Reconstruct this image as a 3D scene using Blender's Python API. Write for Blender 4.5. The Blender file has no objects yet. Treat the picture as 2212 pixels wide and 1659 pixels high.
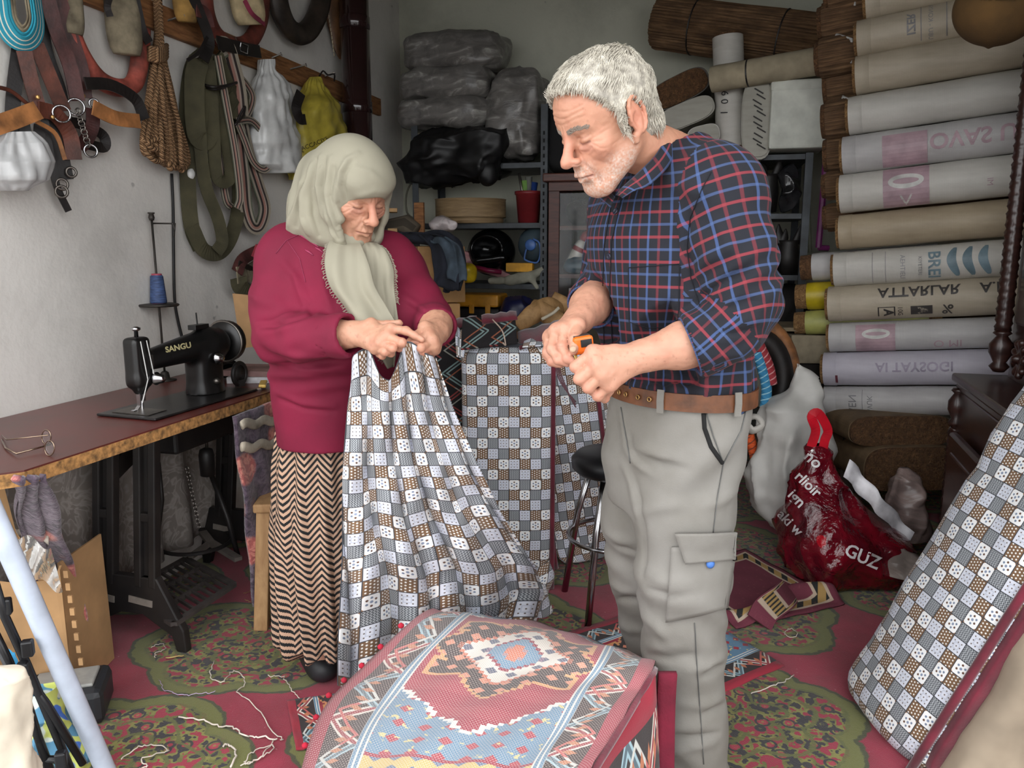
import bpy, math, random
import numpy as np
from mathutils import Vector, Matrix, Euler
random.seed(7); rng = np.random.default_rng(7)
S = bpy.context.scene
C = S.collection
# ------------------------------------------------------------------ camera, sky, exposure
F_PX, PITCH, CAMH = 1700.0, math.radians(10.0), 1.25
cam_d = bpy.data.cameras.new('camera'); cam = bpy.data.objects.new('camera', cam_d); C.objects.link(cam)
cam.location = (0, 0, CAMH); cam.rotation_euler = (math.radians(90) - PITCH, 0, 0)
cam_d.sensor_width = 36; cam_d.lens = 36 * F_PX / 2212; cam_d.clip_start = .05
S.camera = cam
W = bpy.data.worlds.new('overcast_sky'); S.world = W; W.use_nodes = True
W.node_tree.nodes['Background'].inputs[0].default_value = (.97, .985, 1.0, 1)
W.node_tree.nodes['Background'].inputs[1].default_value = 1.0
vs = S.view_settings
vs.view_transform = 'Standard'; vs.look = 'None'; vs.gamma = 1; vs.use_curve_mapping = False
vs.exposure = 1.8
# ------------------------------------------------------------------ pixel -> place
SP, CP = math.sin(PITCH), math.cos(PITCH)
def ray(px, py):
    xc = (px - 1106) / F_PX; yc = (829.5 - py) / F_PX
    return Vector((xc, CP + yc * SP, yc * CP - SP))
CAM = Vector((0, 0, CAMH))
def at(px, py, Y):
    r = ray(px, py); return CAM + r * (Y / r.y)
def onz(px, py, z=0.0):
    r = ray(px, py); return CAM + r * ((z - CAMH) / r.z)
WA = math.radians(14.6)
NL = Vector((math.cos(WA), -math.sin(WA), 0))      # into the room from the left wall
DL = Vector((math.sin(WA), math.cos(WA), 0))       # along the left wall, to the back
UP = Vector((0, 0, 1))
LW, BW, RW, FW, CH = -1.99, 4.86, 2.05, 1.25, 3.1   # left, back, right, front planes and ceiling height
def room(n, d, z): return NL * n + DL * d + UP * z
def onL(px, py, off=0.0):
    r = ray(px, py); return CAM + r * ((LW + off - CAM.dot(NL)) / r.dot(NL))
def onB(px, py, off=0.0):
    r = ray(px, py); return CAM + r * ((BW - off - CAM.dot(DL)) / r.dot(DL))
def onR(px, py, n):
    r = ray(px, py); return CAM + r * ((n - CAM.dot(NL)) / r.dot(NL))
ROOM = Matrix(((NL.x, DL.x, 0), (NL.y, DL.y, 0), (0, 0, 1)))
def frame(f, up=UP):                               # matrix with columns (right, forward, up)
    f = Vector(f).normalized(); r = f.cross(up).normalized(); u = r.cross(f)
    return Matrix(((r.x, f.x, u.x), (r.y, f.y, u.y), (r.z, f.z, u.z)))
def zto(ax):                                       # matrix whose z column is ax
    z = Vector(ax).normalized(); x = z.orthogonal().normalized(); y = z.cross(x)
    return Matrix(((x.x, y.x, z.x), (x.y, y.y, z.y), (x.z, y.z, z.z)))
def rotz(a): return Matrix.Rotation(a, 3, 'Z')
def lerp(a, b, t): return a + (b - a) * t
# ------------------------------------------------------------------ mesh building
class MB:
    def __init__(s): s.v = []; s.f = []; s.u = []; s.mi = []; s.m = 0
    def add(s, vs, fs, us=None):
        o = len(s.v); s.v.extend([tuple(v) for v in vs])
        for i, f in enumerate(fs):
            s.f.append([o + k for k in f]); s.u.append(us[i] if us else [(0, 0)] * len(f)); s.mi.append(s.m)
        return s
    def box(s, c, size, R=None):
        c = Vector(c); R = R or Matrix.Identity(3); h = [x / 2 for x in size]
        vs = [c + R @ Vector((sx * h[0], sy * h[1], sz * h[2])) for sx in (-1, 1) for sy in (-1, 1) for sz in (-1, 1)]
        fs = [(0, 1, 3, 2), (4, 6, 7, 5), (0, 4, 5, 1), (2, 3, 7, 6), (0, 2, 6, 4), (1, 5, 7, 3)]
        us = []
        for f in fs:
            q = [R.transposed() @ (vs[k] - c) for k in f]
            ax = [i for i in range(3) if abs(q[0][i] - q[2][i]) > 1e-9 or abs(q[0][i] - q[1][i]) > 1e-9][:2]
            us.append([(p[ax[0]], p[ax[1]]) for p in q])
        return s.add(vs, fs, us)
    def prism(s, pts, d):                          # polygon extruded by vector d
        n = len(pts); pts = [Vector(p) for p in pts]; d = Vector(d)
        vs = pts + [p + d for p in pts]
        return s.add(vs, [list(range(n))[::-1], list(range(n, 2 * n))] + [(i, (i + 1) % n, n + (i + 1) % n, n + i) for i in range(n)])
    def tube(s, pts, r, seg=8, cap=True, closed=False, sx=1.0, sz=1.0, hint=None):
        pts = [Vector(p) for p in pts]; n = len(pts)
        rr = r if isinstance(r, (list, tuple)) else [r] * n
        vs = []; nrm = None; L = 0; Ls = []
        for i in range(n):
            a = pts[i - 1] if (i or closed) else pts[0]; b = pts[(i + 1) % n] if (i < n - 1 or closed) else pts[-1]
            t = (b - a); t = t.normalized() if t.length > 1e-9 else Vector((0, 0, 1))
            if nrm is None:
                h = Vector(hint) if hint is not None else (Vector((0, 0, 1)) if abs(t.z) < .9 else Vector((1, 0, 0)))
                nrm = (h - t * h.dot(t)).normalized()
            else:
                if hint is not None and abs(t.dot(Vector(hint).normalized())) < .97: nrm = Vector(hint)
                nrm = (nrm - t * nrm.dot(t)).normalized()
            bn = t.cross(nrm)
            if i: L += (pts[i] - pts[i - 1]).length
            Ls.append(L)
            for k in range(seg):
                q = 2 * math.pi * k / seg
                vs.append(pts[i] + (nrm * math.cos(q) * sz + bn * math.sin(q) * sx) * rr[i])
        fs = []; us = []
        for i in range(n if closed else n - 1):
            j = (i + 1) % n
            for k in range(seg):
                k2 = (k + 1) % seg
                fs.append((i * seg + k, i * seg + k2, j * seg + k2, j * seg + k))
                a, b = k / seg, (k + 1) / seg; la, lb = Ls[i], (Ls[j] if j else L)
                us.append([(la, a), (la, b), (lb, b), (lb, a)])
        if cap and not closed:
            fs.append(tuple(range(seg))[::-1]); us.append([(0, 0)] * seg)
            fs.append(tuple(range((n - 1) * seg, n * seg))); us.append([(0, 0)] * seg)
        return s.add(vs, fs, us)
    def strap(s, pts, w, t, hint=None, hints=None):  # flat band; hint = face normal
        pts = [Vector(p) for p in pts]; n = len(pts); vs = []; L = 0; Ls = []
        ww = w if isinstance(w, (list, tuple)) else [w] * n
        for i in range(n):
            a = pts[max(i - 1, 0)]; b = pts[min(i + 1, n - 1)]
            tg = (b - a).normalized(); h = Vector(hints[i] if hints else (hint or (0, -1, 0)))
            bn = tg.cross(h)
            bn = bn.normalized() if bn.length > 1e-6 else tg.orthogonal().normalized()
            nn = bn.cross(tg)
            if i: L += (pts[i] - pts[i - 1]).length
            Ls.append(L); W2 = ww[i] / 2
            vs += [pts[i] - bn * W2 + nn * t / 2, pts[i] + bn * W2 + nn * t / 2, pts[i] + bn * W2 - nn * t / 2, pts[i] - bn * W2 - nn * t / 2]
        fs = [(0, 1, 2, 3)]; us = [[(0, 0)] * 4]
        for i in range(n - 1):
            for k in range(4):
                k2 = (k + 1) % 4
                fs.append((i * 4 + k, i * 4 + 4 + k, i * 4 + 4 + k2, i * 4 + k2))
                a, b = (k % 2, k2 % 2) if k in (0, 2) else ((1, 1) if k == 1 else (0, 0))
                us.append([(Ls[i], a), (Ls[i + 1], a), (Ls[i + 1], b), (Ls[i], b)])
        fs.append(tuple(n * 4 - 4 + k for k in range(4))[::-1]); us.append([(0, 0)] * 4)
        return s.add(vs, fs, us)
    def lathe(s, prof, c=(0, 0, 0), R=None, seg=20, cap=True, wob=None):
        c = Vector(c); R = R or Matrix.Identity(3); vs = []; fs = []; us = []
        for (r, z) in prof:
            for k in range(seg):
                q = 2 * math.pi * k / seg; rr = r * (wob(q, z) if wob else 1)
                vs.append(c + R @ Vector((rr * math.cos(q), rr * math.sin(q), z)))
        n = len(prof)
        for i in range(n - 1):
            for k in range(seg):
                k2 = (k + 1) % seg; fs.append((i * seg + k, i * seg + k2, i * seg + seg + k2, i * seg + seg + k))
                us.append([(k / seg, prof[i][1]), ((k + 1) / seg, prof[i][1]), ((k + 1) / seg, prof[i + 1][1]), (k / seg, prof[i + 1][1])])
        if cap:
            fs.append(tuple(range(seg))[::-1]); us.append([(0, 0)] * seg)
            fs.append(tuple(range((n - 1) * seg, n * seg))); us.append([(0, 0)] * seg)
        return s.add(vs, fs, us)
    def grid(s, fn, nu, nv, uv=None, closed=False):
        vs = [fn(i / (nu - 1), j / (nv - 1)) for i in range(nu) for j in range(nv)]; fs = []; us = []
        U = uv or (lambda a, b: (a, b))
        for i in range(nu - 1):
            for j in range(nv - 1):
                fs.append((i * nv + j, i * nv + nv + j, i * nv + nv + j + 1, i * nv + j + 1))
                a, b, c_, d_ = i / (nu - 1), (i + 1) / (nu - 1), j / (nv - 1), (j + 1) / (nv - 1)
                us.append([U(a, c_), U(b, c_), U(b, d_), U(a, d_)])
        return s.add(vs, fs, us)
    def torus(s, c, R, r, ax=(0, 0, 1), seg=20, s2=6, ry=None):
        ax = Vector(ax).normalized(); e = ax.orthogonal().normalized(); g = ax.cross(e); ry = ry or R
        return s.tube([Vector(c) + e * R * math.cos(6.28319 * k / seg) + g * ry * math.sin(6.28319 * k / seg) for k in range(seg)], r, s2, closed=True)
    def obj(s, name, mat, parent=None, smooth=False, bevel=0, solid=0, sub=0, label=None, cat=None, group=None, kind=None, autos=None):
        me = bpy.data.meshes.new(name)
        v = np.array(s.v, float).reshape(-1, 3)
        loc = Vector((0, 0, 0))
        if parent is None:
            loc = Vector(((v[:, 0].min() + v[:, 0].max()) / 2, (v[:, 1].min() + v[:, 1].max()) / 2, v[:, 2].min()))
            v = v - np.array(loc)
        me.from_pydata(v.tolist(), [], s.f)
        uvl = me.uv_layers.new(name='UVMap')
        uvl.data.foreach_set('uv', [x for f in s.u for p in f for x in p[:2]])
        mats = mat if isinstance(mat, (list, tuple)) else [mat]
        for m in mats: me.materials.append(m)
        if len(mats) > 1: me.polygons.foreach_set('material_index', s.mi)
        if smooth: me.polygons.foreach_set('use_smooth', [True] * len(me.polygons))
        me.update(); me.validate()
        o = bpy.data.objects.new(name, me); C.objects.link(o); o.location = loc
        if bevel:
            b = o.modifiers.new('bevel', 'BEVEL'); b.width = bevel; b.segments = 2; b.limit_method = 'ANGLE'; b.angle_limit = .7
        if solid:
            b = o.modifiers.new('solid', 'SOLIDIFY'); b.thickness = solid; b.offset = 0
        if sub:
            b = o.modifiers.new('sub', 'SUBSURF'); b.levels = sub; b.render_levels = sub
        if parent: child(o, parent)
        return tag(o, label, cat, group, kind)
def child(o, parent):
    o.parent = parent
    L = parent.location if parent.parent is None else Vector((0, 0, 0))
    o.matrix_parent_inverse = Matrix.Translation(-L)
    return o
def tag(o, label=None, cat=None, group=None, kind=None):
    for k, x in (('label', label), ('category', cat), ('group', group), ('kind', kind)):
        if x: o[k] = x
    return o
def thing(name, loc, label, cat, group=None):
    o = bpy.data.objects.new(name, None); C.objects.link(o); o.location = Vector(loc); o.empty_display_size = .05
    return tag(o, label, cat, group)
def copy_tree(o, parent=None):
    c = o.copy(); C.objects.link(c)
    if parent: c.parent = parent
    for ch in list(o.children): copy_tree(ch, c)
    return c
def arc(fn, n): return [fn(i / (n - 1)) for i in range(n)]
def catmull(P, n=8):
    P = [Vector(p) for p in P]; out = []
    Q = [P[0] * 2 - P[1]] + P + [P[-1] * 2 - P[-2]]
    for i in range(1, len(Q) - 2):
        a, b, c, d = Q[i - 1], Q[i], Q[i + 1], Q[i + 2]
        for k in range(n):
            t = k / n
            out.append(.5 * ((2 * b) + (c - a) * t + (2 * a - 5 * b + 4 * c - d) * t * t + (3 * b - a - 3 * c + d) * t ** 3))
    return out + [P[-1]]
# ------------------------------------------------------------------ value noise (numpy)
_T = np.random.default_rng(3).random((32, 32, 32)).astype(np.float32) * 2 - 1
def vnoise(x, y, z):
    xi, yi, zi = np.floor(x).astype(int), np.floor(y).astype(int), np.floor(z).astype(int)
    fx, fy, fz = x - xi, y - yi, z - zi
    fx, fy, fz = [q * q * (3 - 2 * q) for q in (fx, fy, fz)]
    r = 0
    for a in (0, 1):
        for b in (0, 1):
            for c in (0, 1):
                w = (fx if a else 1 - fx) * (fy if b else 1 - fy) * (fz if c else 1 - fz)
                r = r + w * _T[(xi + a) % 32, (yi + b) % 32, (zi + c) % 32]
    return r
def nz(p, s=1.0, o=0.0): return float(vnoise(np.array([p[0] * s + o]), np.array([p[1] * s + o * 1.7]), np.array([p[2] * s - o]))[0])
# ------------------------------------------------------------------ implicit surfaces
class Field:
    def __init__(s, lo, hi, h):
        s.lo = np.array(lo, float); s.h = h
        s.n = np.ceil((np.array(hi, float) - s.lo) / h).astype(int) + 1
        s.F = np.full(s.n, .5, np.float32)
    def blk(s, lo, hi):
        a = np.clip(np.floor((np.array(lo) - s.lo) / s.h).astype(int), 0, s.n)
        b = np.clip(np.ceil((np.array(hi) - s.lo) / s.h).astype(int) + 1, 0, s.n)
        sl = tuple(slice(a[i], b[i]) for i in range(3))
        ax = [(s.lo[i] + s.h * np.arange(a[i], b[i])).astype(np.float32) for i in range(3)]
        return sl, ax[0][:, None, None], ax[1][None, :, None], ax[2][None, None, :]
    def comb(s, sl, d, k, op):
        F = s.F[sl]
        if d.size == 0: return
        if op == 'sub':
            d = -d; h = np.clip(.5 - .5 * (F - d) / k, 0, 1); s.F[sl] = F + (d - F) * h + k * h * (1 - h)
        else:
            h = np.clip(.5 + .5 * (F - d) / k, 0, 1); s.F[sl] = F + (d - F) * h - k * h * (1 - h)
    def cap(s, a, b, ra, rb=None, k=.01, op='add', flat=None, fs=1.0):
        a = np.array(a, float); b = np.array(b, float); rb = ra if rb is None else rb
        m = max(ra, rb) * max(1, 1 / fs if fs < 1 else fs) + k * 2 + s.h * 2
        sl, X, Y, Z = s.blk(np.minimum(a, b) - m, np.maximum(a, b) + m)
        px, py, pz = X - a[0], Y - a[1], Z - a[2]; ba = b - a
        if flat is not None:                        # squash along direction flat by fs
            f = np.array(flat, float); f /= np.linalg.norm(f)
            q = px * f[0] + py * f[1] + pz * f[2]; g = q * (1 / fs - 1)
            px, py, pz = px + g * f[0], py + g * f[1], pz + g * f[2]
            bq = ba @ f; ba = ba + f * bq * (1 / fs - 1)
        L2 = max(ba @ ba, 1e-12)
        t = np.clip((px * ba[0] + py * ba[1] + pz * ba[2]) / L2, 0, 1)
        d = np.sqrt((px - t * ba[0]) ** 2 + (py - t * ba[1]) ** 2 + (pz - t * ba[2]) ** 2) - (ra + (rb - ra) * t)
        s.comb(sl, d * min(1, fs), k, op); return s
    def ell(s, c, r, R=None, k=.01, op='add'):
        c = np.array(c, float); r = np.array(r, float) * np.ones(3); m = r.max() + k * 2 + s.h * 2
        sl, X, Y, Z = s.blk(c - m, c + m)
        px, py, pz = X - c[0], Y - c[1], Z - c[2]
        if R is not None:
            R = np.array(R); px, py, pz = [px * R[0, i] + py * R[1, i] + pz * R[2, i] for i in range(3)]
        k0 = np.sqrt((px / r[0]) ** 2 + (py / r[1]) ** 2 + (pz / r[2]) ** 2)
        k1 = np.sqrt((px / r[0] ** 2) ** 2 + (py / r[1] ** 2) ** 2 + (pz / r[2] ** 2) ** 2)
        s.comb(sl, k0 * (k0 - 1) / np.maximum(k1, 1e-6), k, op); return s
    def chain(s, pts, rs, k=.006, op='add', **kw):
        for i in range(len(pts) - 1): s.cap(pts[i], pts[i + 1], rs[i], rs[i + 1], k, op, **kw)
        return s
    def stack(s, lv, yaw, k=.02, op='add', pw=2.0):  # lv: (z, cx, cy, a, b) ellipses by height, yaw of the a axis
        lv = sorted(lv); z = np.array([l[0] for l in lv]); m = max(max(l[3], l[4]) for l in lv) + k * 2
        xs = [l[1] for l in lv]; ys = [l[2] for l in lv]
        sl, X, Y, Z = s.blk((min(xs) - m, min(ys) - m, z[0] - k * 2), (max(xs) + m, max(ys) + m, z[-1] + k * 2))
        zz = np.clip(Z[0, 0], z[0], z[-1])
        P = [cub(z, np.array([l[i] for l in lv]), zz).astype(np.float32)[None, None, :] for i in (1, 2, 3, 4)]
        cx, sx = math.cos(yaw), math.sin(yaw)
        dx, dy = X - P[0], Y - P[1]
        u, v = dx * cx + dy * sx, -dx * sx + dy * cx
        e = (np.abs(u / P[2]) ** pw + np.abs(v / P[3]) ** pw) ** (1 / pw)
        d = (e - 1) * np.minimum(P[2], P[3])
        d = np.maximum(d, np.maximum(z[0] - Z, Z - z[-1]))
        s.comb(sl, d, k, op); return s
    def fn(s, f, lo, hi, k=.01, op='add'):
        sl, X, Y, Z = s.blk(lo, hi); s.comb(sl, f(X, Y, Z), k, op); return s
    def cut(s, p, n):                              # keep the side n points away from
        p = np.array(p, float); n = np.array(n, float); n /= np.linalg.norm(n)
        sl, X, Y, Z = s.blk(s.lo, s.lo + s.h * s.n)
        s.F = np.maximum(s.F, ((X - p[0]) * n[0] + (Y - p[1]) * n[1] + (Z - p[2]) * n[2]).astype(np.float32)); return s
    def mesh(s):
        F = s.F; In = F < 0
        for ax in range(3):
            for e in (0, -1):
                q = [slice(None)] * 3; q[ax] = e; In[tuple(q)] = False
        F = np.where(In, np.minimum(F, -1e-6), np.maximum(F, 1e-6))
        n = np.array(F.shape) - 1
        c = np.zeros(n, np.int8)
        for a in (0, 1):
            for b in (0, 1):
                for d in (0, 1): c += In[a:n[0] + a, b:n[1] + b, d:n[2] + d]
        act = (c > 0) & (c < 8); I = np.argwhere(act); idx = np.full(n, -1, np.int64); idx[act] = np.arange(len(I))
        acc = np.zeros((len(I), 3)); cnt = np.zeros(len(I))
        cor = [(a, b, d) for a in (0, 1) for b in (0, 1) for d in (0, 1)]
        for A in cor:
            for ax in range(3):
                if A[ax]: continue
                B = list(A); B[ax] = 1
                fa = F[I[:, 0] + A[0], I[:, 1] + A[1], I[:, 2] + A[2]]; fb = F[I[:, 0] + B[0], I[:, 1] + B[1], I[:, 2] + B[2]]
                m = (fa < 0) != (fb < 0); t = fa[m] / (fa[m] - fb[m])
                P = np.tile(np.array(A, float), (m.sum(), 1)); P[:, ax] = t
                acc[m] += P; cnt[m] += 1
        V = s.lo + s.h * (I + acc / np.maximum(cnt, 1)[:, None])
        Q = []
        for ax in range(3):
            o1, o2 = (ax + 1) % 3, (ax + 2) % 3
            a = [slice(None)] * 3; b = [slice(None)] * 3; a[ax] = slice(0, -1); b[ax] = slice(1, None)
            x = In[tuple(a)] != In[tuple(b)]
            E = np.argwhere(x); E = E[(E[:, o1] > 0) & (E[:, o2] > 0) & (E[:, o1] < n[o1]) & (E[:, o2] < n[o2])]
            q = []
            for d1, d2 in ((1, 1), (0, 1), (0, 0), (1, 0)):
                G = E.copy(); G[:, o1] -= d1; G[:, o2] -= d2; q.append(idx[G[:, 0], G[:, 1], G[:, 2]])
            q = np.stack(q, 1); fl = ~In[E[:, 0], E[:, 1], E[:, 2]]
            q[fl] = q[fl][:, ::-1]; Q.append(q)
        return V, np.concatenate(Q)[:, ::-1] if False else np.concatenate(Q)
def cub(x, y, q):                                   # monotone-ish cubic interpolation
    m = np.gradient(y, x); i = np.clip(np.searchsorted(x, q) - 1, 0, len(x) - 2)
    h = x[i + 1] - x[i]; t = (q - x[i]) / h
    return (2 * t ** 3 - 3 * t ** 2 + 1) * y[i] + (t ** 3 - 2 * t ** 2 + t) * h * m[i] + (-2 * t ** 3 + 3 * t ** 2) * y[i + 1] + (t ** 3 - t ** 2) * h * m[i + 1]
def vnormals(V, Q):
    n = np.cross(V[Q[:, 2]] - V[Q[:, 0]], V[Q[:, 3]] - V[Q[:, 1]]); N = np.zeros_like(V)
    for k in range(4): np.add.at(N, Q[:, k], n)
    return N / np.maximum(np.linalg.norm(N, axis=1), 1e-12)[:, None]
def relax(V, Q, it=1):
    for _ in range(it):
        A = np.zeros_like(V); w = np.zeros(len(V))
        c = V[Q].mean(1)
        for k in range(4): np.add.at(A, Q[:, k], c); np.add.at(w, Q[:, k], 1)
        V = A / np.maximum(w, 1)[:, None]
    return V
def nobj(name, V, Q, mat, parent=None, uv=None, col=None, mi=None, **kw):
    me = bpy.data.meshes.new(name); loc = Vector((0, 0, 0))
    V = np.asarray(V, float)
    if parent is None:
        loc = Vector(((V[:, 0].min() + V[:, 0].max()) / 2, (V[:, 1].min() + V[:, 1].max()) / 2, V[:, 2].min())); V = V - np.array(loc)
    nq = len(Q); me.vertices.add(len(V)); me.vertices.foreach_set('co', V.astype(np.float32).ravel())
    me.loops.add(nq * 4); me.loops.foreach_set('vertex_index', np.asarray(Q).ravel().astype(np.int32))
    me.polygons.add(nq); me.polygons.foreach_set('loop_start', np.arange(0, nq * 4, 4, dtype=np.int32))
    me.polygons.foreach_set('use_smooth', np.ones(nq, bool))
    if uv is not None: me.uv_layers.new(name='UVMap').data.foreach_set('uv', np.asarray(uv, np.float32).reshape(-1))
    if col is not None:
        a = me.color_attributes.new('Col', 'FLOAT_COLOR', 'POINT'); c4 = np.ones((len(V), 4), np.float32); c4[:, :3] = col; a.data.foreach_set('color', c4.ravel())
    for m in (mat if isinstance(mat, (list, tuple)) else [mat]): me.materials.append(m)
    if mi is not None: me.polygons.foreach_set('material_index', np.asarray(mi, np.int32))
    me.update(calc_edges=True); me.validate()
    o = bpy.data.objects.new(name, me); C.objects.link(o); o.location = loc
    if parent: child(o, parent)
    return tag(o, kw.get('label'), kw.get('cat'), kw.get('group'), kw.get('kind'))
def blob(name, F, mat, parent=None, amp=0, sc=20, amp2=0, sc2=60, rel=1, wave=None, **kw):
    V, Q = F.mesh(); V = relax(V, Q, rel) if rel else V
    if amp or wave:
        N = vnormals(V, Q); d = 0
        if amp: d = amp * vnoise(V[:, 0] * sc, V[:, 1] * sc, V[:, 2] * sc) + amp2 * vnoise(V[:, 0] * sc2 + 9, V[:, 1] * sc2, V[:, 2] * sc2)
        if wave: d = d + wave(V, N)
        V = V + N * np.asarray(d)[:, None]
    return nobj(name, V, Q, mat, parent, **kw)
# ------------------------------------------------------------------ materials
def lin(c):
    return tuple(((x / 255) / 12.92 if x / 255 <= .04045 else ((x / 255 + .055) / 1.055) ** 2.4) for x in c[:3])
def rgba(c): return (*lin(c), 1)
class E:                                            # a tiny expression layer over Math nodes
    t = None
    def __init__(s, x): s.x = x
    def __add__(a, b): return mth('ADD', a, b)
    __radd__ = lambda a, b: mth('ADD', b, a)
    def __sub__(a, b): return mth('SUBTRACT', a, b)
    def __rsub__(a, b): return mth('SUBTRACT', b, a)
    def __mul__(a, b): return mth('MULTIPLY', a, b)
    __rmul__ = lambda a, b: mth('MULTIPLY', b, a)
    def __truediv__(a, b): return mth('DIVIDE', a, b)
    def __lt__(a, b): return mth('LESS_THAN', a, b)
    def __gt__(a, b): return mth('GREATER_THAN', a, b)
def _set(inp, v):
    if isinstance(v, E): E.t.links.new(v.x, inp)
    else: inp.default_value = v
def mth(op, *a):
    n = E.t.nodes.new('ShaderNodeMath'); n.operation = op
    for i, x in enumerate(a): _set(n.inputs[i], x)
    return E(n.outputs[0])
def fl(a): return mth('FLOOR', a)
def fr(a): return mth('FRACT', a)
def ab(a): return mth('ABSOLUTE', a)
def mn(a, b): return mth('MINIMUM', a, b)
def mxx(a, b): return mth('MAXIMUM', a, b)
def sn(a): return mth('SINE', a)
def sq(a): return mth('SQRT', a)
def md(a, b): return mth('FLOORED_MODULO', a, b)
def pp(a, b): return mth('PINGPONG', a, b)
def at2(a, b): return mth('ARCTAN2', a, b)
def cl(a):
    n = E.t.nodes.new('ShaderNodeClamp'); _set(n.inputs[0], a); return E(n.outputs[0])
def step(a, lo, hi):
    n = E.t.nodes.new('ShaderNodeMapRange'); n.interpolation_type = 'SMOOTHSTEP'; _set(n.inputs[0], a); n.inputs[1].default_value = lo; n.inputs[2].default_value = hi
    return E(n.outputs[0])
def mix(f, a, b):                                   # colours: sRGB tuples or E
    n = E.t.nodes.new('ShaderNodeMix'); n.data_type = 'RGBA'
    _set(n.inputs[0], f)
    for i, c in ((6, a), (7, b)): _set(n.inputs[i], c if isinstance(c, E) else rgba(c))
    return E(n.outputs[2])
def dist(x, y): return sq(x * x + y * y)
def coord(kind='UV'):
    n = E.t.nodes.new('ShaderNodeTexCoord'); return E(n.outputs[kind])
def sep(v):
    n = E.t.nodes.new('ShaderNodeSeparateXYZ'); _set(n.inputs[0], v); return E(n.outputs[0]), E(n.outputs[1]), E(n.outputs[2])
def vec(x, y, z=0.0):
    n = E.t.nodes.new('ShaderNodeCombineXYZ')
    for i, q in enumerate((x, y, z)): _set(n.inputs[i], q)
    return E(n.outputs[0])
def noise(v, sc, det=3.0, rough=.55, col=False, dist_=0.0):
    n = E.t.nodes.new('ShaderNodeTexNoise'); _set(n.inputs['Vector'], v); n.inputs['Scale'].default_value = sc; n.inputs['Detail'].default_value = det
    n.inputs['Roughness'].default_value = rough; n.inputs['Distortion'].default_value = dist_
    return E(n.outputs[1 if col else 0])
def voro(v, sc, feat='F1', rnd=1.0):
    n = E.t.nodes.new('ShaderNodeTexVoronoi'); n.feature = feat; _set(n.inputs['Vector'], v); n.inputs['Scale'].default_value = sc; n.inputs['Randomness'].default_value = rnd
    return E(n.outputs[0])
def scl(v, s):
    n = E.t.nodes.new('ShaderNodeMapping'); _set(n.inputs[0], v); n.inputs['Scale'].default_value = s; return E(n.outputs[0])
def ramp(f, stops, interp='LINEAR'):
    n = E.t.nodes.new('ShaderNodeValToRGB'); cr = n.color_ramp; cr.interpolation = interp
    stops = sorted(stops, key=lambda q: q[0]); w = lambda c: rgba(c) if len(c) == 3 else c
    cr.elements.remove(cr.elements[1]); cr.elements[0].position = stops[0][0]; cr.elements[0].color = w(stops[0][1])
    for p, c in stops[1:]: cr.elements.new(p).color = w(c)
    _set(n.inputs[0], f); return E(n.outputs[0])
def newmat(name):
    m = bpy.data.materials.new(name); m.use_nodes = True; E.t = m.node_tree
    return m, m.node_tree.nodes['Principled BSDF']
def finish(m, b, col, rough=.7, metal=0.0, bump=None, bstr=.3, bdist=.003, **kw):
    _set(b.inputs['Base Color'], col if isinstance(col, E) else rgba(col))
    _set(b.inputs['Roughness'], rough); b.inputs['Metallic'].default_value = metal
    for k, v in kw.items(): _set(b.inputs[k.replace('_', ' ')], v)
    if bump is not None:
        n = E.t.nodes.new('ShaderNodeBump'); n.inputs['Strength'].default_value = bstr; n.inputs['Distance'].default_value = bdist
        _set(n.inputs['Height'], bump); E.t.links.new(n.outputs[0], b.inputs['Normal'])
    return m
_mc = {}
def M(name, c, rough=.6, metal=0.0, var=.12, sc=12, c2=None, bstr=0, bsc=80, stretch=None, **kw):
    if name in _mc: return _mc[name]
    m, b = newmat(name)
    P = coord('Object')
    if stretch: P = scl(P, stretch)
    n = noise(P, sc, 4)
    lo = c2 or tuple(x * (1 - var * 1.6) for x in c); hi = tuple(min(255, x * (1 + var)) for x in c)
    col = ramp(n, [(.3, lo), (.7, hi)])
    _mc[name] = finish(m, b, col, rough, metal, noise(P, bsc, 3) if bstr else None, bstr, .002, **kw)
    return m
def onD(px, py, d):
    r = ray(px, py); return CAM + r * ((d - CAM.dot(DL)) / r.dot(DL))
# ------------------------------------------------------------------ lettering as flat mesh
def text_mesh(s, size=1.0, bold=0.0, sub=0):
    cu = bpy.data.curves.new('t', 'FONT'); cu.body = s; cu.size = size; cu.resolution_u = 3; cu.align_x = 'CENTER'; cu.align_y = 'CENTER'; cu.offset = bold
    o = bpy.data.objects.new('t', cu); C.objects.link(o); bpy.context.view_layer.update()
    me = bpy.data.meshes.new_from_object(o.evaluated_get(bpy.context.evaluated_depsgraph_get()))
    bpy.data.objects.remove(o); bpy.data.curves.remove(cu)
    import bmesh
    bm = bmesh.new(); bm.from_mesh(me); bmesh.ops.triangulate(bm, faces=bm.faces[:])
    for _ in range(sub):
        es = [e for e in bm.edges if e.calc_length() > size * .18]
        if es: bmesh.ops.subdivide_edges(bm, edges=es, cuts=1); bmesh.ops.triangulate(bm, faces=bm.faces[:])
    v = [tuple(x.co) for x in bm.verts]; bm.verts.index_update(); f = [[x.index for x in p.verts] for p in bm.faces]
    bm.free(); bpy.data.meshes.remove(me); return v, f
def lettering(name, s, size, fn, mat, parent, bold=0.0, sub=0):
    v, f = text_mesh(s, size, bold, sub); mb = MB(); mb.add([fn(p[0], p[1]) for p in v], f)
    return mb.obj(name, mat, parent)
def npnoise(P, s, o=0.0):
    P = np.asarray(P); return vnoise(P[:, 0] * s + o, P[:, 1] * s + o * 1.7, P[:, 2] * s - o)
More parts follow.
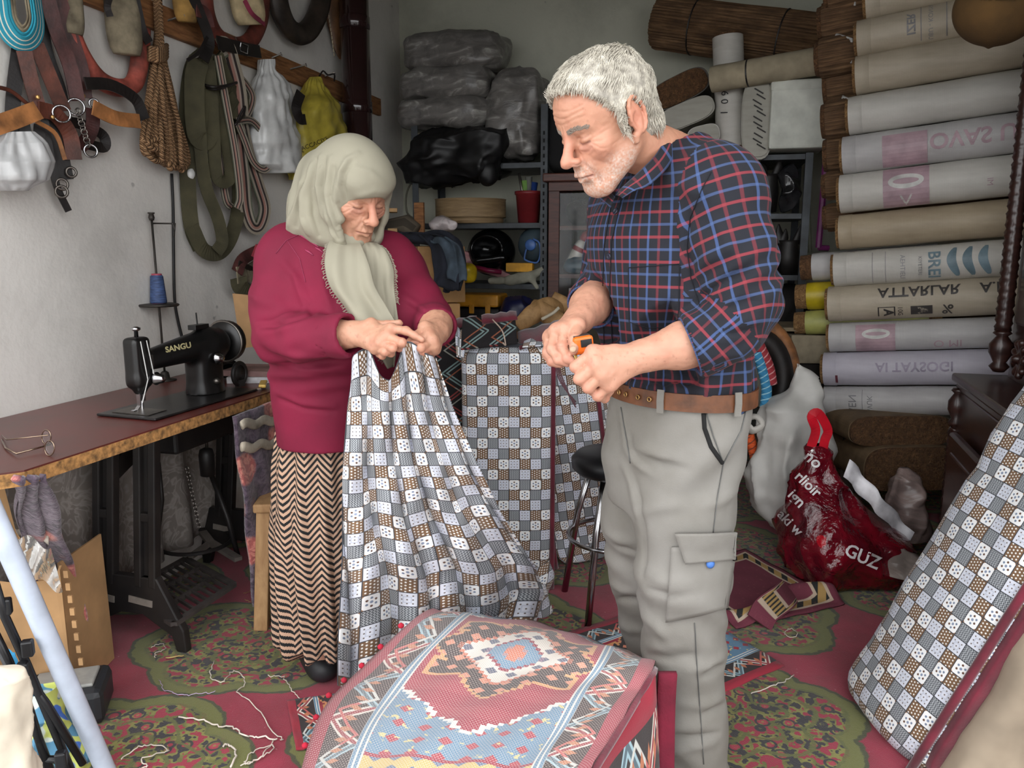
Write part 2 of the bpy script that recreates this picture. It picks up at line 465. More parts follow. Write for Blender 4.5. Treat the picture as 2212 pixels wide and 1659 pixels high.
def gridq(nu, nv, wrap=True):
    i, j = np.meshgrid(np.arange(nu if wrap else nu - 1), np.arange(nv - 1), indexing='ij'); i2 = (i + 1) % nu
    return np.stack([i * nv + j, i2 * nv + j, i2 * nv + j + 1, i * nv + j + 1], -1).reshape(-1, 4)
def pillow(name, c, half, R, mat, parent=None, e=.55, amp=.015, sc=8, amp2=.006, sc2=24, nu=72, nv=40, fold=0, flat=0, **kw):
    """crumpled sack: superellipsoid with creases; R columns are its axes"""
    th = np.linspace(0, 2 * np.pi, nu, endpoint=False)[:, None]; ph = np.linspace(-np.pi / 2 + .02, np.pi / 2 - .02, nv)[None]
    sg = lambda a, p: np.sign(a) * np.abs(a) ** p
    D = np.stack([sg(np.cos(ph), e) * sg(np.cos(th), e), sg(np.cos(ph), e) * sg(np.sin(th), e), sg(np.sin(ph), e) * np.ones_like(th)], -1).reshape(-1, 3)
    P = D * np.array(half); R = np.array(R); Pw = P @ R.T + np.array(c)
    d = amp * npnoise(Pw, sc) + amp2 * npnoise(Pw, sc2, 5)
    if fold: d = d - fold * np.abs(npnoise(Pw, sc * 1.3, 11)) ** .5 + fold * .4
    Pw = Pw + (D / np.linalg.norm(D, axis=1)[:, None]) @ R.T * d[:, None]
    if flat: Pw[:, 2] = np.maximum(Pw[:, 2], flat)
    Q = gridq(nu, nv)
    uv = np.stack([np.arctan2(P[:, 1], P[:, 0]) * .5, P[:, 2]], -1)[Q]
    o = nobj(name, Pw, Q[:, ::-1] if np.linalg.det(R) < 0 else Q, mat, parent, uv=uv, **kw)
    return o
def cushion(c, ax, wd, td, L, w, t, e=4.0, nu=64, nv=30, bulge=.0, amp=.004, rnd=.04, u0=0.0):
    """long padded block: returns V, Q, uv; ax = length, wd = width, td = outward face"""
    ax, wd, td = [np.array(Vector(x).normalized()) for x in (ax, wd, td)]
    q = np.linspace(0, 2 * np.pi, nu + 1) - np.pi / 2
    cx = np.sign(np.cos(q)) * np.abs(np.cos(q)) ** (2 / e); cy = np.sign(np.sin(q)) * np.abs(np.sin(q)) ** (2 / e)
    px, py = cx * w / 2, cy * t / 2; s = np.concatenate([[0], np.cumsum(np.hypot(np.diff(px), np.diff(py)))])
    vs = np.concatenate([np.linspace(0, .05, 5)[:-1], np.linspace(.05, .95, nv), np.linspace(.95, 1, 5)[1:]]); nv = len(vs)
    V = np.zeros((nu + 1, nv, 3)); U = np.zeros((nu + 1, nv, 2))
    for j, v in enumerate(vs):
        m = min(v, 1 - v) * L; k = 1 - rnd * (1 - min(1, m / .06)) ** 2 * 6 * min(1, 1)
        k = max(k, .3) if m > 0 else .55
        b = 1 + bulge * math.sin(v * 3.14)
        V[:, j] = np.array(c) + ax * v * L + (px * k)[:, None] * wd + (py * k * b)[:, None] * td
        U[:, j, 0] = u0 + s; U[:, j, 1] = v * L
    P = V.reshape(-1, 3); N = (cx[:, None, None] * wd + cy[:, None, None] * td).repeat(nv, 1).reshape(-1, 3)
    P = P + N * (amp * npnoise(P, 9) + amp * .5 * npnoise(P, 25, 3))[:, None]
    Q = gridq(nu + 1, nv, False); uv = U.reshape(-1, 2)[Q]
    return P, Q, uv
# ------------------------------------------------------------------ patterned materials
def mat_plaster(name, base, dirt, dz=0.9):
    m, b = newmat(name); P = coord('Object'); x, y, z = sep(P)
    n1 = noise(P, 1.6, 5, .6); n2 = noise(P, 9, 4, .65); n3 = noise(P, 60, 3)
    col = mix(step(n1 + n2 * .35, .62, .95), base, tuple(c * .9 for c in base))
    low = cl((dz - z) * .9) * step(n1 * .6 + n2 * .5, .35, .75)
    col = mix(low * .75, col, dirt)
    spots = step(noise(P, 14, 2, .5), .74, .79)
    col = mix(spots * .5, col, tuple(c * .55 for c in base))
    return finish(m, b, col, .93, 0, n2 * .8 + n3 * .35, .55, .006)
WALL = mat_plaster('wall_plaster', (224, 220, 214), (172, 163, 155))
WALLB = mat_plaster('back_wall_plaster', (196, 196, 180), (150, 146, 130), 1.4)
CEIL = M('ceiling_plaster', (96, 92, 84), .95)
WALLR = mat_plaster('right_wall_plaster', (150, 148, 136), (120, 116, 104), 1.4)
CONC = M('concrete', (110, 105, 100), .95, var=.2, bstr=.3)
PAVE = M('street_paving', (150, 148, 145), .95, var=.15)

def mat_checks():
    m, b = newmat('patchwork_print_cotton'); u, v, _ = sep(coord('UV'))
    u = u / .038; v = v / .038
    i = md(fl(u), 8.0); j = md(fl(v), 4.0); x = fr(u) - .5; y = fr(v) - .5
    rows = ['MWBWFBWB', 'WMFBMWBF', 'BFMFWMFM', 'FBWMBFMW']
    val = {'M': 0, 'W': .33, 'B': .66, 'F': 1.0}
    st = [((r * 8 + c) / 32 + .0001 if r + c else 0, (val[rows[r][c]],) * 3 + (1,)) for r in range(4) for c in range(8)]
    k = ramp((i + j * 8.0 + .5) / 32, st, 'CONSTANT')
    # mesh print
    wv = ab(fr(x * 6 + sn(y * 38) * .25) - .5)
    cM = mix(step(wv, .16, .34), (84, 88, 94), (176, 180, 184))
    # pale with small dots
    dx, dy = fr(x * 3.6 + .5) - .5, fr(y * 3.6 + .5) - .5
    cW = mix(step(dist(dx, dy), .2, .13), (218, 221, 232), (104, 92, 86))
    edge = mxx(ab(x), ab(y))
    cW = mix(step(ab(edge - .2), .05, .02) * .35, cW, (150, 160, 185))
    # brown with white dots
    ex, ey = fr(x * 4.6) - .5, fr(y * 4.6 + fl(x * 4.6) * .5) - .5
    cB = mix(step(dist(ex, ey), .3, .22), (122, 92, 66), (238, 236, 232))
    # white with ring of flower dots
    a = at2(y, x); r = dist(x, y)
    seg = fr(a * (6 / 6.28318)) - .5
    ring = step(dist(seg * r * 1.02, r - .27), .085, .06)
    alt = step(fr(fl(a * (6 / 6.28318)) * .5 + .1), .4, .5)
    cF = mix(ring, (246, 246, 246), mix(alt, (122, 136, 160), (104, 72, 54)))
    cF = mix(step(r, .1, .075), cF, (140, 152, 178))
    cF = mix(step(ab(x) + ab(y), .8, .86), cF, (166, 120, 78))
    g = lambda t: step(ab(k - t), .12, .08)
    col = mix(g(0.0), mix(g(.33), mix(g(.66), cF, cB), cW), cM)
    col = mix(step(edge, .462, .478), col, (58, 60, 66))
    return finish(m, b, col, .85, 0, noise(coord('UV'), 900, 2), .12, .001, Sheen_Weight=.15)
CHECK = mat_checks()

def mat_plaid():
    m, b = newmat('plaid_flannel'); u, v, _ = sep(coord('UV'))
    P = .046
    def line(t, off, w): return step(ab(fr(t / P + off) - .5), w, w - .03)
    tw = .75 + .25 * step(fr((u + v) * 420), .3, .6)
    ru, rv = line(u, 0.0, .072), line(v, 0.0, .072); bu, bv = line(u, .5, .068), line(v, .5, .068)
    col = mix(ru * .45, (19, 21, 31), (126, 44, 54)); col = mix(rv * .62, col, (148, 52, 62))
    col = mix(bu * .48, col, (76, 102, 156)); col = mix(bv * .44, col, (78, 100, 148))
    n = noise(coord('Object'), 9, 3)
    return finish(m, b, col, .88, 0, n * .6 + fr((u + v) * 420) * .15, .25, .004, Sheen_Weight=.03)
PLAID = mat_plaid()

def mat_chevron():
    m, b = newmat('chevron_knit'); u, v, _ = sep(coord('UV'))
    st = fl(u * 420) / 420
    z = pp(st, .041) * .95
    s = fr((v + z) / .0190)
    col = mix(step(ab(s - .5), .26, .235), (186, 152, 128), (20, 22, 24))
    return finish(m, b, col, .9, 0, noise(coord('Object'), 250, 2), .2, .002)
CHEV = mat_chevron()

def mat_carpet():
    m, b = newmat('red_medallion_carpet'); P = coord('Object'); x, y, z = sep(P)
    u = (x * .966 - y * .26 + .31) / .74; v = (x * .26 + y * .966 + .1) / .62
    v = v + .5 * md(fl(u), 2.0)
    cu, cv = fr(u) - .5, fr(v) - .5
    a = at2(cv, cu); r = dist(cu, cv)
    wob = noise(P, 22, 2) * .05
    R = r - ab(sn(a * 3 + .4)) * .07 + wob
    P2 = noise(P, 34, 2, .5); vo = voro(P, 17, 'F1'); vd = voro(P, 17, 'DISTANCE_TO_EDGE')
    olive = mix(step(noise(P, 16, 3, .6), .42, .58), (100, 102, 42), (134, 132, 62))
    ins = mix(step(P2, .535, .565), olive, (156, 30, 58))
    ins = mix(step(P2, .455, .42), ins, (40, 36, 42))
    ins = mix(step(ab(vo - .3), .07, .04), ins, (46, 42, 44))
    ins = mix(step(vo, .2, .15), ins, (170, 52, 66))
    ins = mix(step(vo, .085, .06), ins, (150, 120, 66))
    ins = mix(step(ab(fr(R * 9) - .5), .12, .06) * .9, ins, (96, 100, 46))
    red = mix(step(noise(P, 5, 3), .35, .7), (138, 20, 48), (162, 30, 62))
    red = mix(step(noise(P, 90, 2), .72, .78) * .7, red, (206, 150, 150))
    col = mix(step(R, .47, .462), red, (62, 66, 34))
    col = mix(step(R, .452, .444), col, (108, 110, 50))
    col = mix(step(R, .40, .39), col, ins)
    col = mix(step(noise(P, 2.2, 4, .6), .55, .8) * .35, col, (96, 76, 66))
    return finish(m, b, col, .96, 0, noise(P, 420, 2), .5, .004, Sheen_Weight=.25)
CARPET = mat_carpet()

def mat_rug(name, fade=0.0, back=False):
    """kilim: UV with u in -1..1 across, v in half-widths along, medallion at v = 0"""
    m, b = newmat(name); u, v, _ = sep(coord('UV'))
    f = lambda c: tuple(x + (205 - x) * fade for x in c)
    N = 30.0
    qu, qv = fl(u * N) / N + .5 / N, fl(v * N) / N + .5 / N
    au, av = ab(qu), ab(qv); x = ab(u)
    RED, DARK, CREAM, BLUE, ORG = f((150, 40, 56)), f((52, 44, 44)), f((226, 216, 204)), f((98, 136, 164)), f((190, 118, 84))
    # border with hooked S figures
    s = fr(v / .46); t = (x - .62) / .26
    z1 = ab(t - pp(s * 2, 1.0)); z2 = ab(t - pp(s * 2 + .45, 1.0) * .8 - .1)
    alt = step(fr(v / .92), .49, .51)
    bord = mix(step(z1, .2, .17), DARK, mix(alt, CREAM, f((160, 190, 200))))
    bord = mix(step(z1, .1, .07), bord, mix(alt, f((150, 60, 66)), f((90, 110, 120))))
    bord = mix(step(z2, .075, .05), bord, mix(alt, f((196, 92, 88)), f((206, 206, 200))))
    bord = mix(step(ab(fr(s * 4) - .5) + ab(t - .5) * 1.2, .28, .22), bord, ORG)
    # field
    d = au * 1.15 + av
    fld = mix(step(fr(v * 3.2) , .5, .56) * .35, RED, f((176, 62, 74)))
    arm = step(ab(av - .28), .09, .085) * step(au, .46, .455)
    dk = mxx(step(d, .66, .655), arm)
    fld = mix(mxx(step(d, .7, .695), step(ab(av - .28), .12, .115) * step(au, .49, .485)), fld, f((212, 150, 96)))
    fld = mix(dk, fld, DARK)
    mot = step(ab(fr(u * 7.5) - .5) + ab(fr(v * 7.5 + .5) - .5), .34, .3)
    fld = mix(mot * dk * step(d, .44, .46), fld, f((214, 132, 104)))
    fld = mix(step(d, .46, .455), fld, f((206, 110, 84)))
    fld = mix(step(d, .43, .425), fld, CREAM)
    fld = mix(mot * step(d, .43, .425), fld, f((84, 92, 112)))
    fld = mix(step(d, .26, .255), fld, f((140, 44, 60)))
    fld = mix(step(d, .23, .225), fld, BLUE)
    fld = mix(step(d, .11, .105), fld, f((206, 110, 84)))
    # blue corners beyond a sawtooth
    saw = pp(av * 6, .5) * .1
    e = 1.12 - au * .9 + saw
    fld = mix(step(av - e, -.05, -.045), fld, f((238, 234, 224)))
    cor = mix(step(ab(fr(u * 6) - .5) + ab(fr(v * 6) - .5), .3, .26), BLUE, f((168, 52, 64)))
    cor = mix(step(noise(coord('UV'), 14, 2), .62, .66), cor, f((214, 196, 130)))
    fld = mix(step(av - e, -.01, -.005), fld, cor)
    end = step(av, 1.42, 1.425); fld = mix(end, fld, RED)
    fld = mix(step(av, 1.46, 1.465), fld, mix(mot, f((206, 174, 104)), f((90, 110, 140))))
    col = mix(step(x, .545, .55), fld, mix(step(ab(fr(x * 28) - .5), .2, .16), f((98, 136, 164)), f((226, 222, 212))))
    col = mix(step(x, .62, .622), col, bord)
    col = mix(step(x, .88, .882), col, RED)
    if back:                                       # stitched reverse: pale weft dashes
        da = step(fr(v * 62), .55, .65) * step(ab(fr(u * 46 + fl(v * 62) * .5) - .5), .34, .26)
        col = mix(da * .55, col, (232, 216, 206))
        gr = step(fr(u * 92), .72, .8)
        col = mix(gr * .35, col, (70, 40, 44))
    bmp = fr(v * 62) * .5 + noise(coord('UV'), 120, 2)
    return finish(m, b, col, .95, 0, bmp, .35, .003, Sheen_Weight=.1)
RUGB = mat_rug('kilim_reverse', .2, True)
RUGF = mat_rug('kilim_pile', 0.0)

def mat_prayer():
    m, b = newmat('small_rug_weave'); u, v, _ = sep(coord('UV')); x = mxx(ab(u - .5), ab(v - .5))
    st = step(ab(x - .40), .045, .04)
    bl = step(ab(fr((u + v) * 7) - .5), .3, .26)
    col = mix(st, (112, 52, 66), mix(bl, (40, 42, 40), (170, 138, 84)))
    col = mix(step(ab(x - .44), .012, .008), col, (190, 170, 150)); col = mix(step(ab(x - .36), .012, .008), col, (190, 170, 150))
    col = mix(step(noise(coord('UV'), 30, 3), .6, .7) * .6, col, (140, 84, 84))
    return finish(m, b, col, .95, 0, noise(coord('UV'), 160, 2), .3, .003)
PRAYER = mat_prayer()

def mat_velvet():
    m, b = newmat('floral_plush'); P = coord('Object'); n = noise(P, 9, 3, .6); n2 = noise(P, 30, 3, .6, dist_=1.5)
    col = ramp(n2, [(.35, (58, 48, 60)), (.5, (96, 80, 96)), (.65, (120, 106, 118))])
    vo = voro(P, 7.5)
    col = mix(step(vo + n2 * .12, .50, .40), col, mix(step(n2, .45, .55), (176, 96, 92), (214, 140, 126)))
    return finish(m, b, col, .9, 0, n2 + noise(P, 120, 2) * .5, .7, .008, Sheen_Weight=.3)
VELVET = mat_velvet()
def mat_damask():
    m, b = newmat('grey_damask'); P = coord('Object'); n = noise(P, 11, 2, .5, dist_=2.5)
    col = ramp(n, [(.42, (126, 118, 112)), (.5, (158, 150, 144)), (.58, (134, 126, 120))])
    return finish(m, b, col, .9, 0, n, .2, .004)
DAMASK = mat_damask()
def mat_straw(name, c1, c2, along=(0, 1, 0), sc=60):
    m, b = newmat(name); P = coord('Object'); n = noise(P, 55, 4, .7); n2 = noise(P, 160, 3, .6)
    col = ramp(n * .6 + n2 * .4, [(.3, c1), (.52, tuple((p + q) / 2 for p, q in zip(c1, c2))), (.7, c2)])
    return finish(m, b, col, .95, 0, n + n2, 1.0, .012)
REEDEND = mat_straw('reed_ends', (58, 38, 24), (150, 108, 70))
REEDEND2 = mat_straw('reed_ends_pale', (96, 66, 38), (200, 158, 104))
def mat_wood(name, c1, c2, sc=(2, 30, 30), rough=.5, coat=0.0):
    m, b = newmat(name); P = scl(coord('Object'), sc); n = noise(P, 3, 5, .6, dist_=.6)
    return finish(m, b, ramp(n, [(.3, c1), (.7, c2)]), rough, 0, n, .15, .002, Coat_Weight=coat, Coat_Roughness=.2)
def mat_sack(name, c, c2, sheen=.38, tint=None):
    m, b = newmat(name); u, v, _ = sep(coord('UV')); P = coord('Object')
    n = noise(P, 7, 4); w = step(ab(fr(u * 330) - .5), .2, .4) * .5 + step(ab(fr(v * 160) - .5), .2, .4) * .5
    st = noise(scl(P, (1, 1, 6)), 8, 3)
    col = mix(step(n * .5 + st * .5, .2, .8), c2, c)
    col = mix(w * .16, col, tuple(x * .7 for x in c))
    return finish(m, b, col, sheen, 0, w * .6 + n * 1.2, .35, .003)
def mat_leather(name, c, rough=.45): return M(name, c, rough, var=.22, sc=18, bstr=.25, bsc=120)
BLACKM = M('black_enamel', (13, 13, 14), .34, var=.3, bstr=.06, c2=(24, 22, 21))
IRON = M('cast_iron', (17, 16, 17), .5, var=.3, c2=(42, 38, 36), sc=7, bstr=.1)
STEEL = M('worn_steel', (120, 114, 108), .38, .9, var=.2)
CHROME = M('chrome', (190, 190, 192), .2, 1.0, var=.05)
BRASS = M('brass', (190, 150, 96), .35, .9)
DARKSTEEL = M('dark_shelf_steel', (62, 66, 70), .5, .3, var=.15)
CARD = M('cardboard', (176, 138, 96), .85, var=.1, sc=5, bstr=.1, bsc=40)
CARD2 = M('dusty_cardboard', (168, 128, 84), .88, var=.14, sc=5, bstr=.1, bsc=40)
WHITEP = M('white_plastic', (226, 226, 222), .45, var=.05)
LEA_BROWN = mat_leather('brown_leather', (92, 50, 38)); LEA_DARK = mat_leather('dark_leather', (30, 25, 24), .5)
LEA_TAN = mat_leather('tan_leather', (156, 104, 62), .55); LEA_RED = mat_leather('red_painted_wood', (158, 78, 66), .6)
LEA_PLUM = mat_leather('plum_leather', (78, 44, 42), .45)
FELT = M('grey_felt', (128, 118, 98), .95, var=.22, sc=14, c2=(82, 74, 60), bstr=.5, bsc=90)
OLIVE = M('olive_webbing', (76, 72, 52), .92, var=.12, bstr=.3, bsc=260)
def mat_striped(name, cols, base):
    m, b = newmat(name); u, v, _ = sep(coord('UV')); col = None
    col = ramp(v, [(p, c) for p, c in cols], 'CONSTANT')
    return finish(m, b, mix(fr(u * 330) * .18, col, base), .9, 0, fr(u * 330), .25, .002)
STRIPW = mat_striped('striped_webbing', [(0, (150, 140, 124)), (.18, (46, 38, 36)), (.32, (168, 150, 138)), (.42, (160, 116, 104)), (.58, (46, 38, 36)), (.74, (160, 150, 136)), (.9, (96, 100, 84))], (70, 62, 56))
TURQ = mat_striped('turquoise_webbing', [(0, (44, 150, 172)), (.2, (226, 224, 206)), (.27, (44, 146, 170)), (.48, (222, 222, 206)), (.56, (44, 150, 174)), (.78, (226, 224, 206)), (.85, (48, 150, 172))], (24, 96, 116))
# ------------------------------------------------------------------ the setting
def slab(name, n0, n1, d0, d1, z0, z1, mat, **kw):
    mb = MB(); mb.box(room((n0 + n1) / 2, (d0 + d1) / 2, (z0 + z1) / 2), (n1 - n0, d1 - d0, z1 - z0), ROOM)
    return mb.obj(name, mat, kind='structure', **kw)
slab('floor', LW - .2, RW + .2, FW - .1, BW + .2, -.12, -.012, CONC)
slab('street', -14, 14, -16, FW - .1, -.16, -.04, PAVE)
slab('wall_left', LW - .2, LW, FW - .2, BW + .2, -.012, CH, WALL)
slab('wall_back', LW, RW, BW, BW + .2, -.012, CH, WALLB)
slab('wall_right', RW, RW + .2, FW - .2, BW + .2, -.012, CH, WALLR)
slab('ceiling', LW - .2, RW + .2, FW - .2, BW + .2, CH, CH + .15, CEIL)
slab('wall_front', LW - .2, RW + .2, FW - .2, FW, 2.4, CH, WALL)
# wall-to-wall carpet
mb = MB()
def carpet_pt(u, v):
    p = room(lerp(LW + .005, RW - .01, u), lerp(FW + .02, BW - .01, v), 0)
    return p + UP * (.0 + .004 * nz(p, 6))
mb.grid(carpet_pt, 60, 60)
mb.obj('carpet', CARPET, smooth=True, label='red floor carpet with olive green flower medallions covering the shop floor', cat='carpet')
# ------------------------------------------------------------------ left wall: plank, pipe, tack and bags
def wp(pts, off=.03, n=6):
    P = [onL(p[0], p[1], p[2] if len(p) > 2 else off) for p in pts]
    return catmull(P, n) if n > 1 else P
OUT = NL
SEEN = (NL - DL * .6).normalized()                  # towards the viewer from the left wall
WOODP = mat_wood('old_pine', (104, 66, 38), (168, 116, 72), (3, 3, 30), .8)
# plank with nails
z0, z1 = onL(822, 250, .02).z, onL(822, 214, .02).z
pe = onL(822, 232, .02).dot(DL)
pl = thing('coat_plank', room(LW, 3, z0), 'long wooden plank nailed to the white wall carrying harness and bags', 'plank')
mb = MB(); L0 = 1.7
for k in range(2):
    a, b = ((L0, 3.1), (3.102, pe))[k]
    mb.box(room(LW + .0125, (a + b) / 2, (z0 + z1) / 2), (.025, b - a, z1 - z0), ROOM)
mb.obj('board', WOODP, pl, bevel=.003)
for px, py, l in ((625, 150, .075), (585, 126, .04), (700, 165, .05), (525, 112, .05), (480, 95, .05), (360, 45, .06), (405, 130, .07)):
    q = onL(px, py, .02); mb = MB(); e = q + OUT * l + UP * .02 + DL * .02
    mb.tube([q, e], .004, 6); mb.lathe([(.008, 0), (.008, .003)], e, zto(e - q), 8); mb.obj('nail', STEEL, pl)
mb = MB(); mb.tube(wp([(690, 165, .03), (698, 153, .06), (708, 162, .07), (722, 160, .08), (722, 175, .06)], n=3), .004, 6); mb.obj('wire_hook', IRON, pl)
# stove pipe
pc = at(768, 120, 4.25)
sp = thing('stove_pipe', (pc.x, pc.y, 0), 'dark brown enamelled stove pipe running up beside the wall', 'stove pipe')
PIPE = M('brown_enamel', (44, 26, 26), .16, var=.1, Coat_Weight=.6, Coat_Roughness=.08)
MB().lathe([(.074, 0), (.074, CH)], (pc.x, pc.y, 0), seg=28).obj('pipe', PIPE, sp, smooth=True)
for zz in (1.42, 1.95, at(768, 50, 4.25).z):
    MB().lathe([(.074, -.03), (.0775, -.027), (.0775, .027), (.074, .03)], (pc.x, pc.y, zz), seg=28).obj('collar', PIPE, sp, smooth=True)
# turquoise webbing hank
tq = thing('webbing_hank', onL(45, 60, .06), 'turquoise webbing hank with cream stripes hanging at the left edge', 'webbing')
for k in range(4):
    o = .03 + .012 * k; w = 1 - k * .13
    w *= .72; c = onL(40, 0, .07); e = (DL * .7 + NL * .5).normalized(); P = []
    for i in range(25):
        a = math.pi * i / 24; P.append(c - e * math.cos(a) * .065 * w + UP * (-.105 * math.sin(a) * w - .04) + OUT * .0)
    P = [P[0] + UP * .5] + P + [P[-1] + UP * .5 - e * .02]
    ax = e.cross(UP); ctr = c - UP * .04
    H = [(p - Vector((ctr.x, ctr.y, min(p.z, ctr.z)))) if False else (e * ((p - ctr).dot(e)) + UP * min(0, p.z - ctr.z)).normalized() * .9 + SEEN * .6 for p in P]
    MB().strap(P, .055, .004, hints=H).obj('webbing', TURQ if k < 2 else FELT, tq)
# brown leather halter
ha = thing('leather_halter', onL(150, 220, .05), 'brown leather halter with steel rings hanging from the plank', 'halter')
def strap_part(pts, w, mat, par, off=.05, t=.005, hint=SEEN, name='strap', n=6):
    return MB().strap(wp(pts, off, n), w, t, hint=hint).obj(name, mat, par)
for pts, w, mt, of in (([(88, -60), (120, 60), (150, 140), (168, 218)], .042, LEA_PLUM, .075), ([(112, -60), (150, 60), (178, 150), (186, 212)], .036, LEA_PLUM, .06),
                       ([(52, 110), (66, 170), (84, 236)], .04, LEA_BROWN, .06), ([(78, 95), (105, 160), (138, 240)], .042, LEA_BROWN, .07),
                       ([(84, 236), (120, 248), (150, 290), (160, 345)], .045, LEA_BROWN, .07), ([(200, 235), (200, 270), (188, 300), (172, 318)], .04, LEA_PLUM, .06)):
    strap_part(pts, w, mt, ha, of)
strap_part([(-40, 282), (30, 258), (82, 238)], .05, LEA_TAN, ha, .09); strap_part([(201, 232), (250, 255), (302, 262)], .045, LEA_TAN, ha, .11)
strap_part([(78, 262), (120, 290), (140, 345)], .012, LEA_TAN, ha, .085)
for px, py, r in ((133, 246, .024), (164, 231, .024), (196, 326, .019), (203, 224, .014)):
    MB().torus(onL(px, py, .085), r, .0035, SEEN, 18, 6).obj('ring', CHROME, ha, smooth=True)
ch = MB()
for k in range(9):
    q = onL(lerp(168, 190, k / 8), lerp(240, 312, k / 8), .085); ch.torus(q, .009, .0022, SEEN if k % 2 else DL, 10, 5)
ch.obj('chain', STEEL, ha, smooth=True)
for px, py in ((82, 210), (114, 253), (68, 240), (180, 207)): MB().lathe([(.007, 0), (.005, .004), (.001, .005)], onL(px, py, .082), zto(SEEN), 10).obj('rivet', BRASS, ha)
# black strap bundle
bs = thing('strap_bundle', onL(120, 380, .04), 'black harness straps with snap hooks dangling below the brown halter', 'strap')
for pts, w, of in (([(42, 100), (30, 200), (28, 270), (40, 335)], .038, .03), ([(95, 250), (108, 330), (122, 400), (148, 456)], .02, .05), ([(110, 250), (128, 330), (140, 388)], .05, .04),
                   ([(140, 262), (180, 270), (222, 292), (225, 318), (190, 312)], .032, .045), ([(50, 260), (60, 300), (82, 308), (86, 270)], .03, .05), ([(80, -50), (100, 100), (130, 190), (140, 240)], .03, .03)):
    strap_part(pts, w, LEA_DARK, bs, of)
for px, py, r in ((134, 398, .016), (133, 414, .017), (154, 372, .014)): MB().torus(onL(px, py, .06), r, .004, SEEN, 16, 6).obj('snap_ring', STEEL, bs, smooth=True)
# horse collars
def collar(name, pts, rad, mat, label, off=.05, pads=(), straps=(), flat=1.0):
    c = thing(name, onL(pts[len(pts) // 2][0], pts[len(pts) // 2][1], off), label, 'horse collar')
    P = wp(pts, off, 6); MB().tube(P, rad, 10, sz=flat, hint=SEEN).obj('frame', mat, c, smooth=True)
    for pp_, pr, pm in pads:
        Q = wp(pp_, off + .015, 6); n = len(Q)
        MB().tube(Q, [pr * (1 - .25 * abs(2 * i / (n - 1) - 1) ** 4) for i in range(n)], 12, sz=.55, hint=SEEN).obj('pad', pm, c, smooth=True)
    for sp_, w, sm in straps: strap_part(sp_, w, sm, c, off + .05)
    return c
CREAMPAD = M('cream_ticking', (186, 168, 132), .9, var=.2, bstr=.3); OCHRE = M('ochre_pad', (150, 116, 62), .9, var=.25, bstr=.3)
c1 = collar('horse_collar', [(128, -40), (150, 60), (178, 125), (215, 172), (258, 190), (290, 178), (303, 120), (306, 60)], .03, LEA_RED,
       'red painted horse collar with grey felt pads next to the rope', .05,
       [([(152, -40), (158, 20), (162, 74)], .03, FELT), ([(262, -40), (266, 40), (274, 118)], .058, FELT)],
       [([(184, 180), (240, 184), (292, 214), (312, 258)], .036, LEA_DARK), ([(238, 36), (232, 10), (246, -30)], .02, LEA_DARK), ([(288, -20), (306, 60), (322, 92)], .03, LEA_DARK)], .6)
c2 = collar('horse_collar', [(438, -40), (446, 30), (468, 76), (505, 98), (540, 88), (563, 40), (568, -30)], .034, mat_leather('worn_red_wood', (112, 54, 44), .6),
       'small red horse collar with a cream padded cushion', .06,
       [([(515, -50), (532, 0), (542, 54)], .075, CREAMPAD), ([(392, -50), (398, 0), (404, 48)], .045, OCHRE)],
       [([(470, 92), (520, 104), (562, 112)], .05, LEA_DARK), ([(412, -20), (436, 40), (452, 90), (440, 130)], .04, LEA_DARK), ([(424, 20), (442, 30), (450, 60)], .05, LEA_PLUM), ([(448, 80), (430, 112), (405, 130)], .012, LEA_DARK)], .6)
MB().torus(onL(527, 104, .12), .022, .0035, SEEN, 4, 5).obj('buckle', CHROME, c2)
MB().strap(wp([(528, 0, .125), (545, 30, .125), (572, 52, .115)]), .02, .002, hint=SEEN).obj('piping', M('magenta_tape', (140, 52, 76), .8), c2)
collar('horse_collar', [(594, -60), (602, 10), (622, 56), (648, 74), (672, 58), (692, 12), (702, -60)], .05, mat_leather('black_old_leather', (52, 44, 38), .5),
       'black leather horse collar near the stove pipe', .07, flat=.5)
lf = thing('saddle_flap', onL(725, 60, .06), 'stitched brown leather flap hanging beside the stove pipe', 'leather flap')
MB().tube(wp([(716, -60), (722, 10), (730, 70), (736, 128)], .05), [.07, .075, .07, .07, .07, .068, .065, .062, .06, .058, .055, .052, .048, .045, .042, .038, .032, .022, .008], 12, sz=.25, hint=SEEN).obj('flap', mat_leather('chestnut_leather', (104, 72, 46), .5), lf, smooth=True)
stc = MB()
for k in range(14): q = onL(lerp(706, 722, k / 13), lerp(0, 118, k / 13), .083); stc.box(q, (.004, .004, .016), ROOM)
stc.obj('stitching', M('pale_thread', (190, 176, 150), .9), lf, kind='stuff')
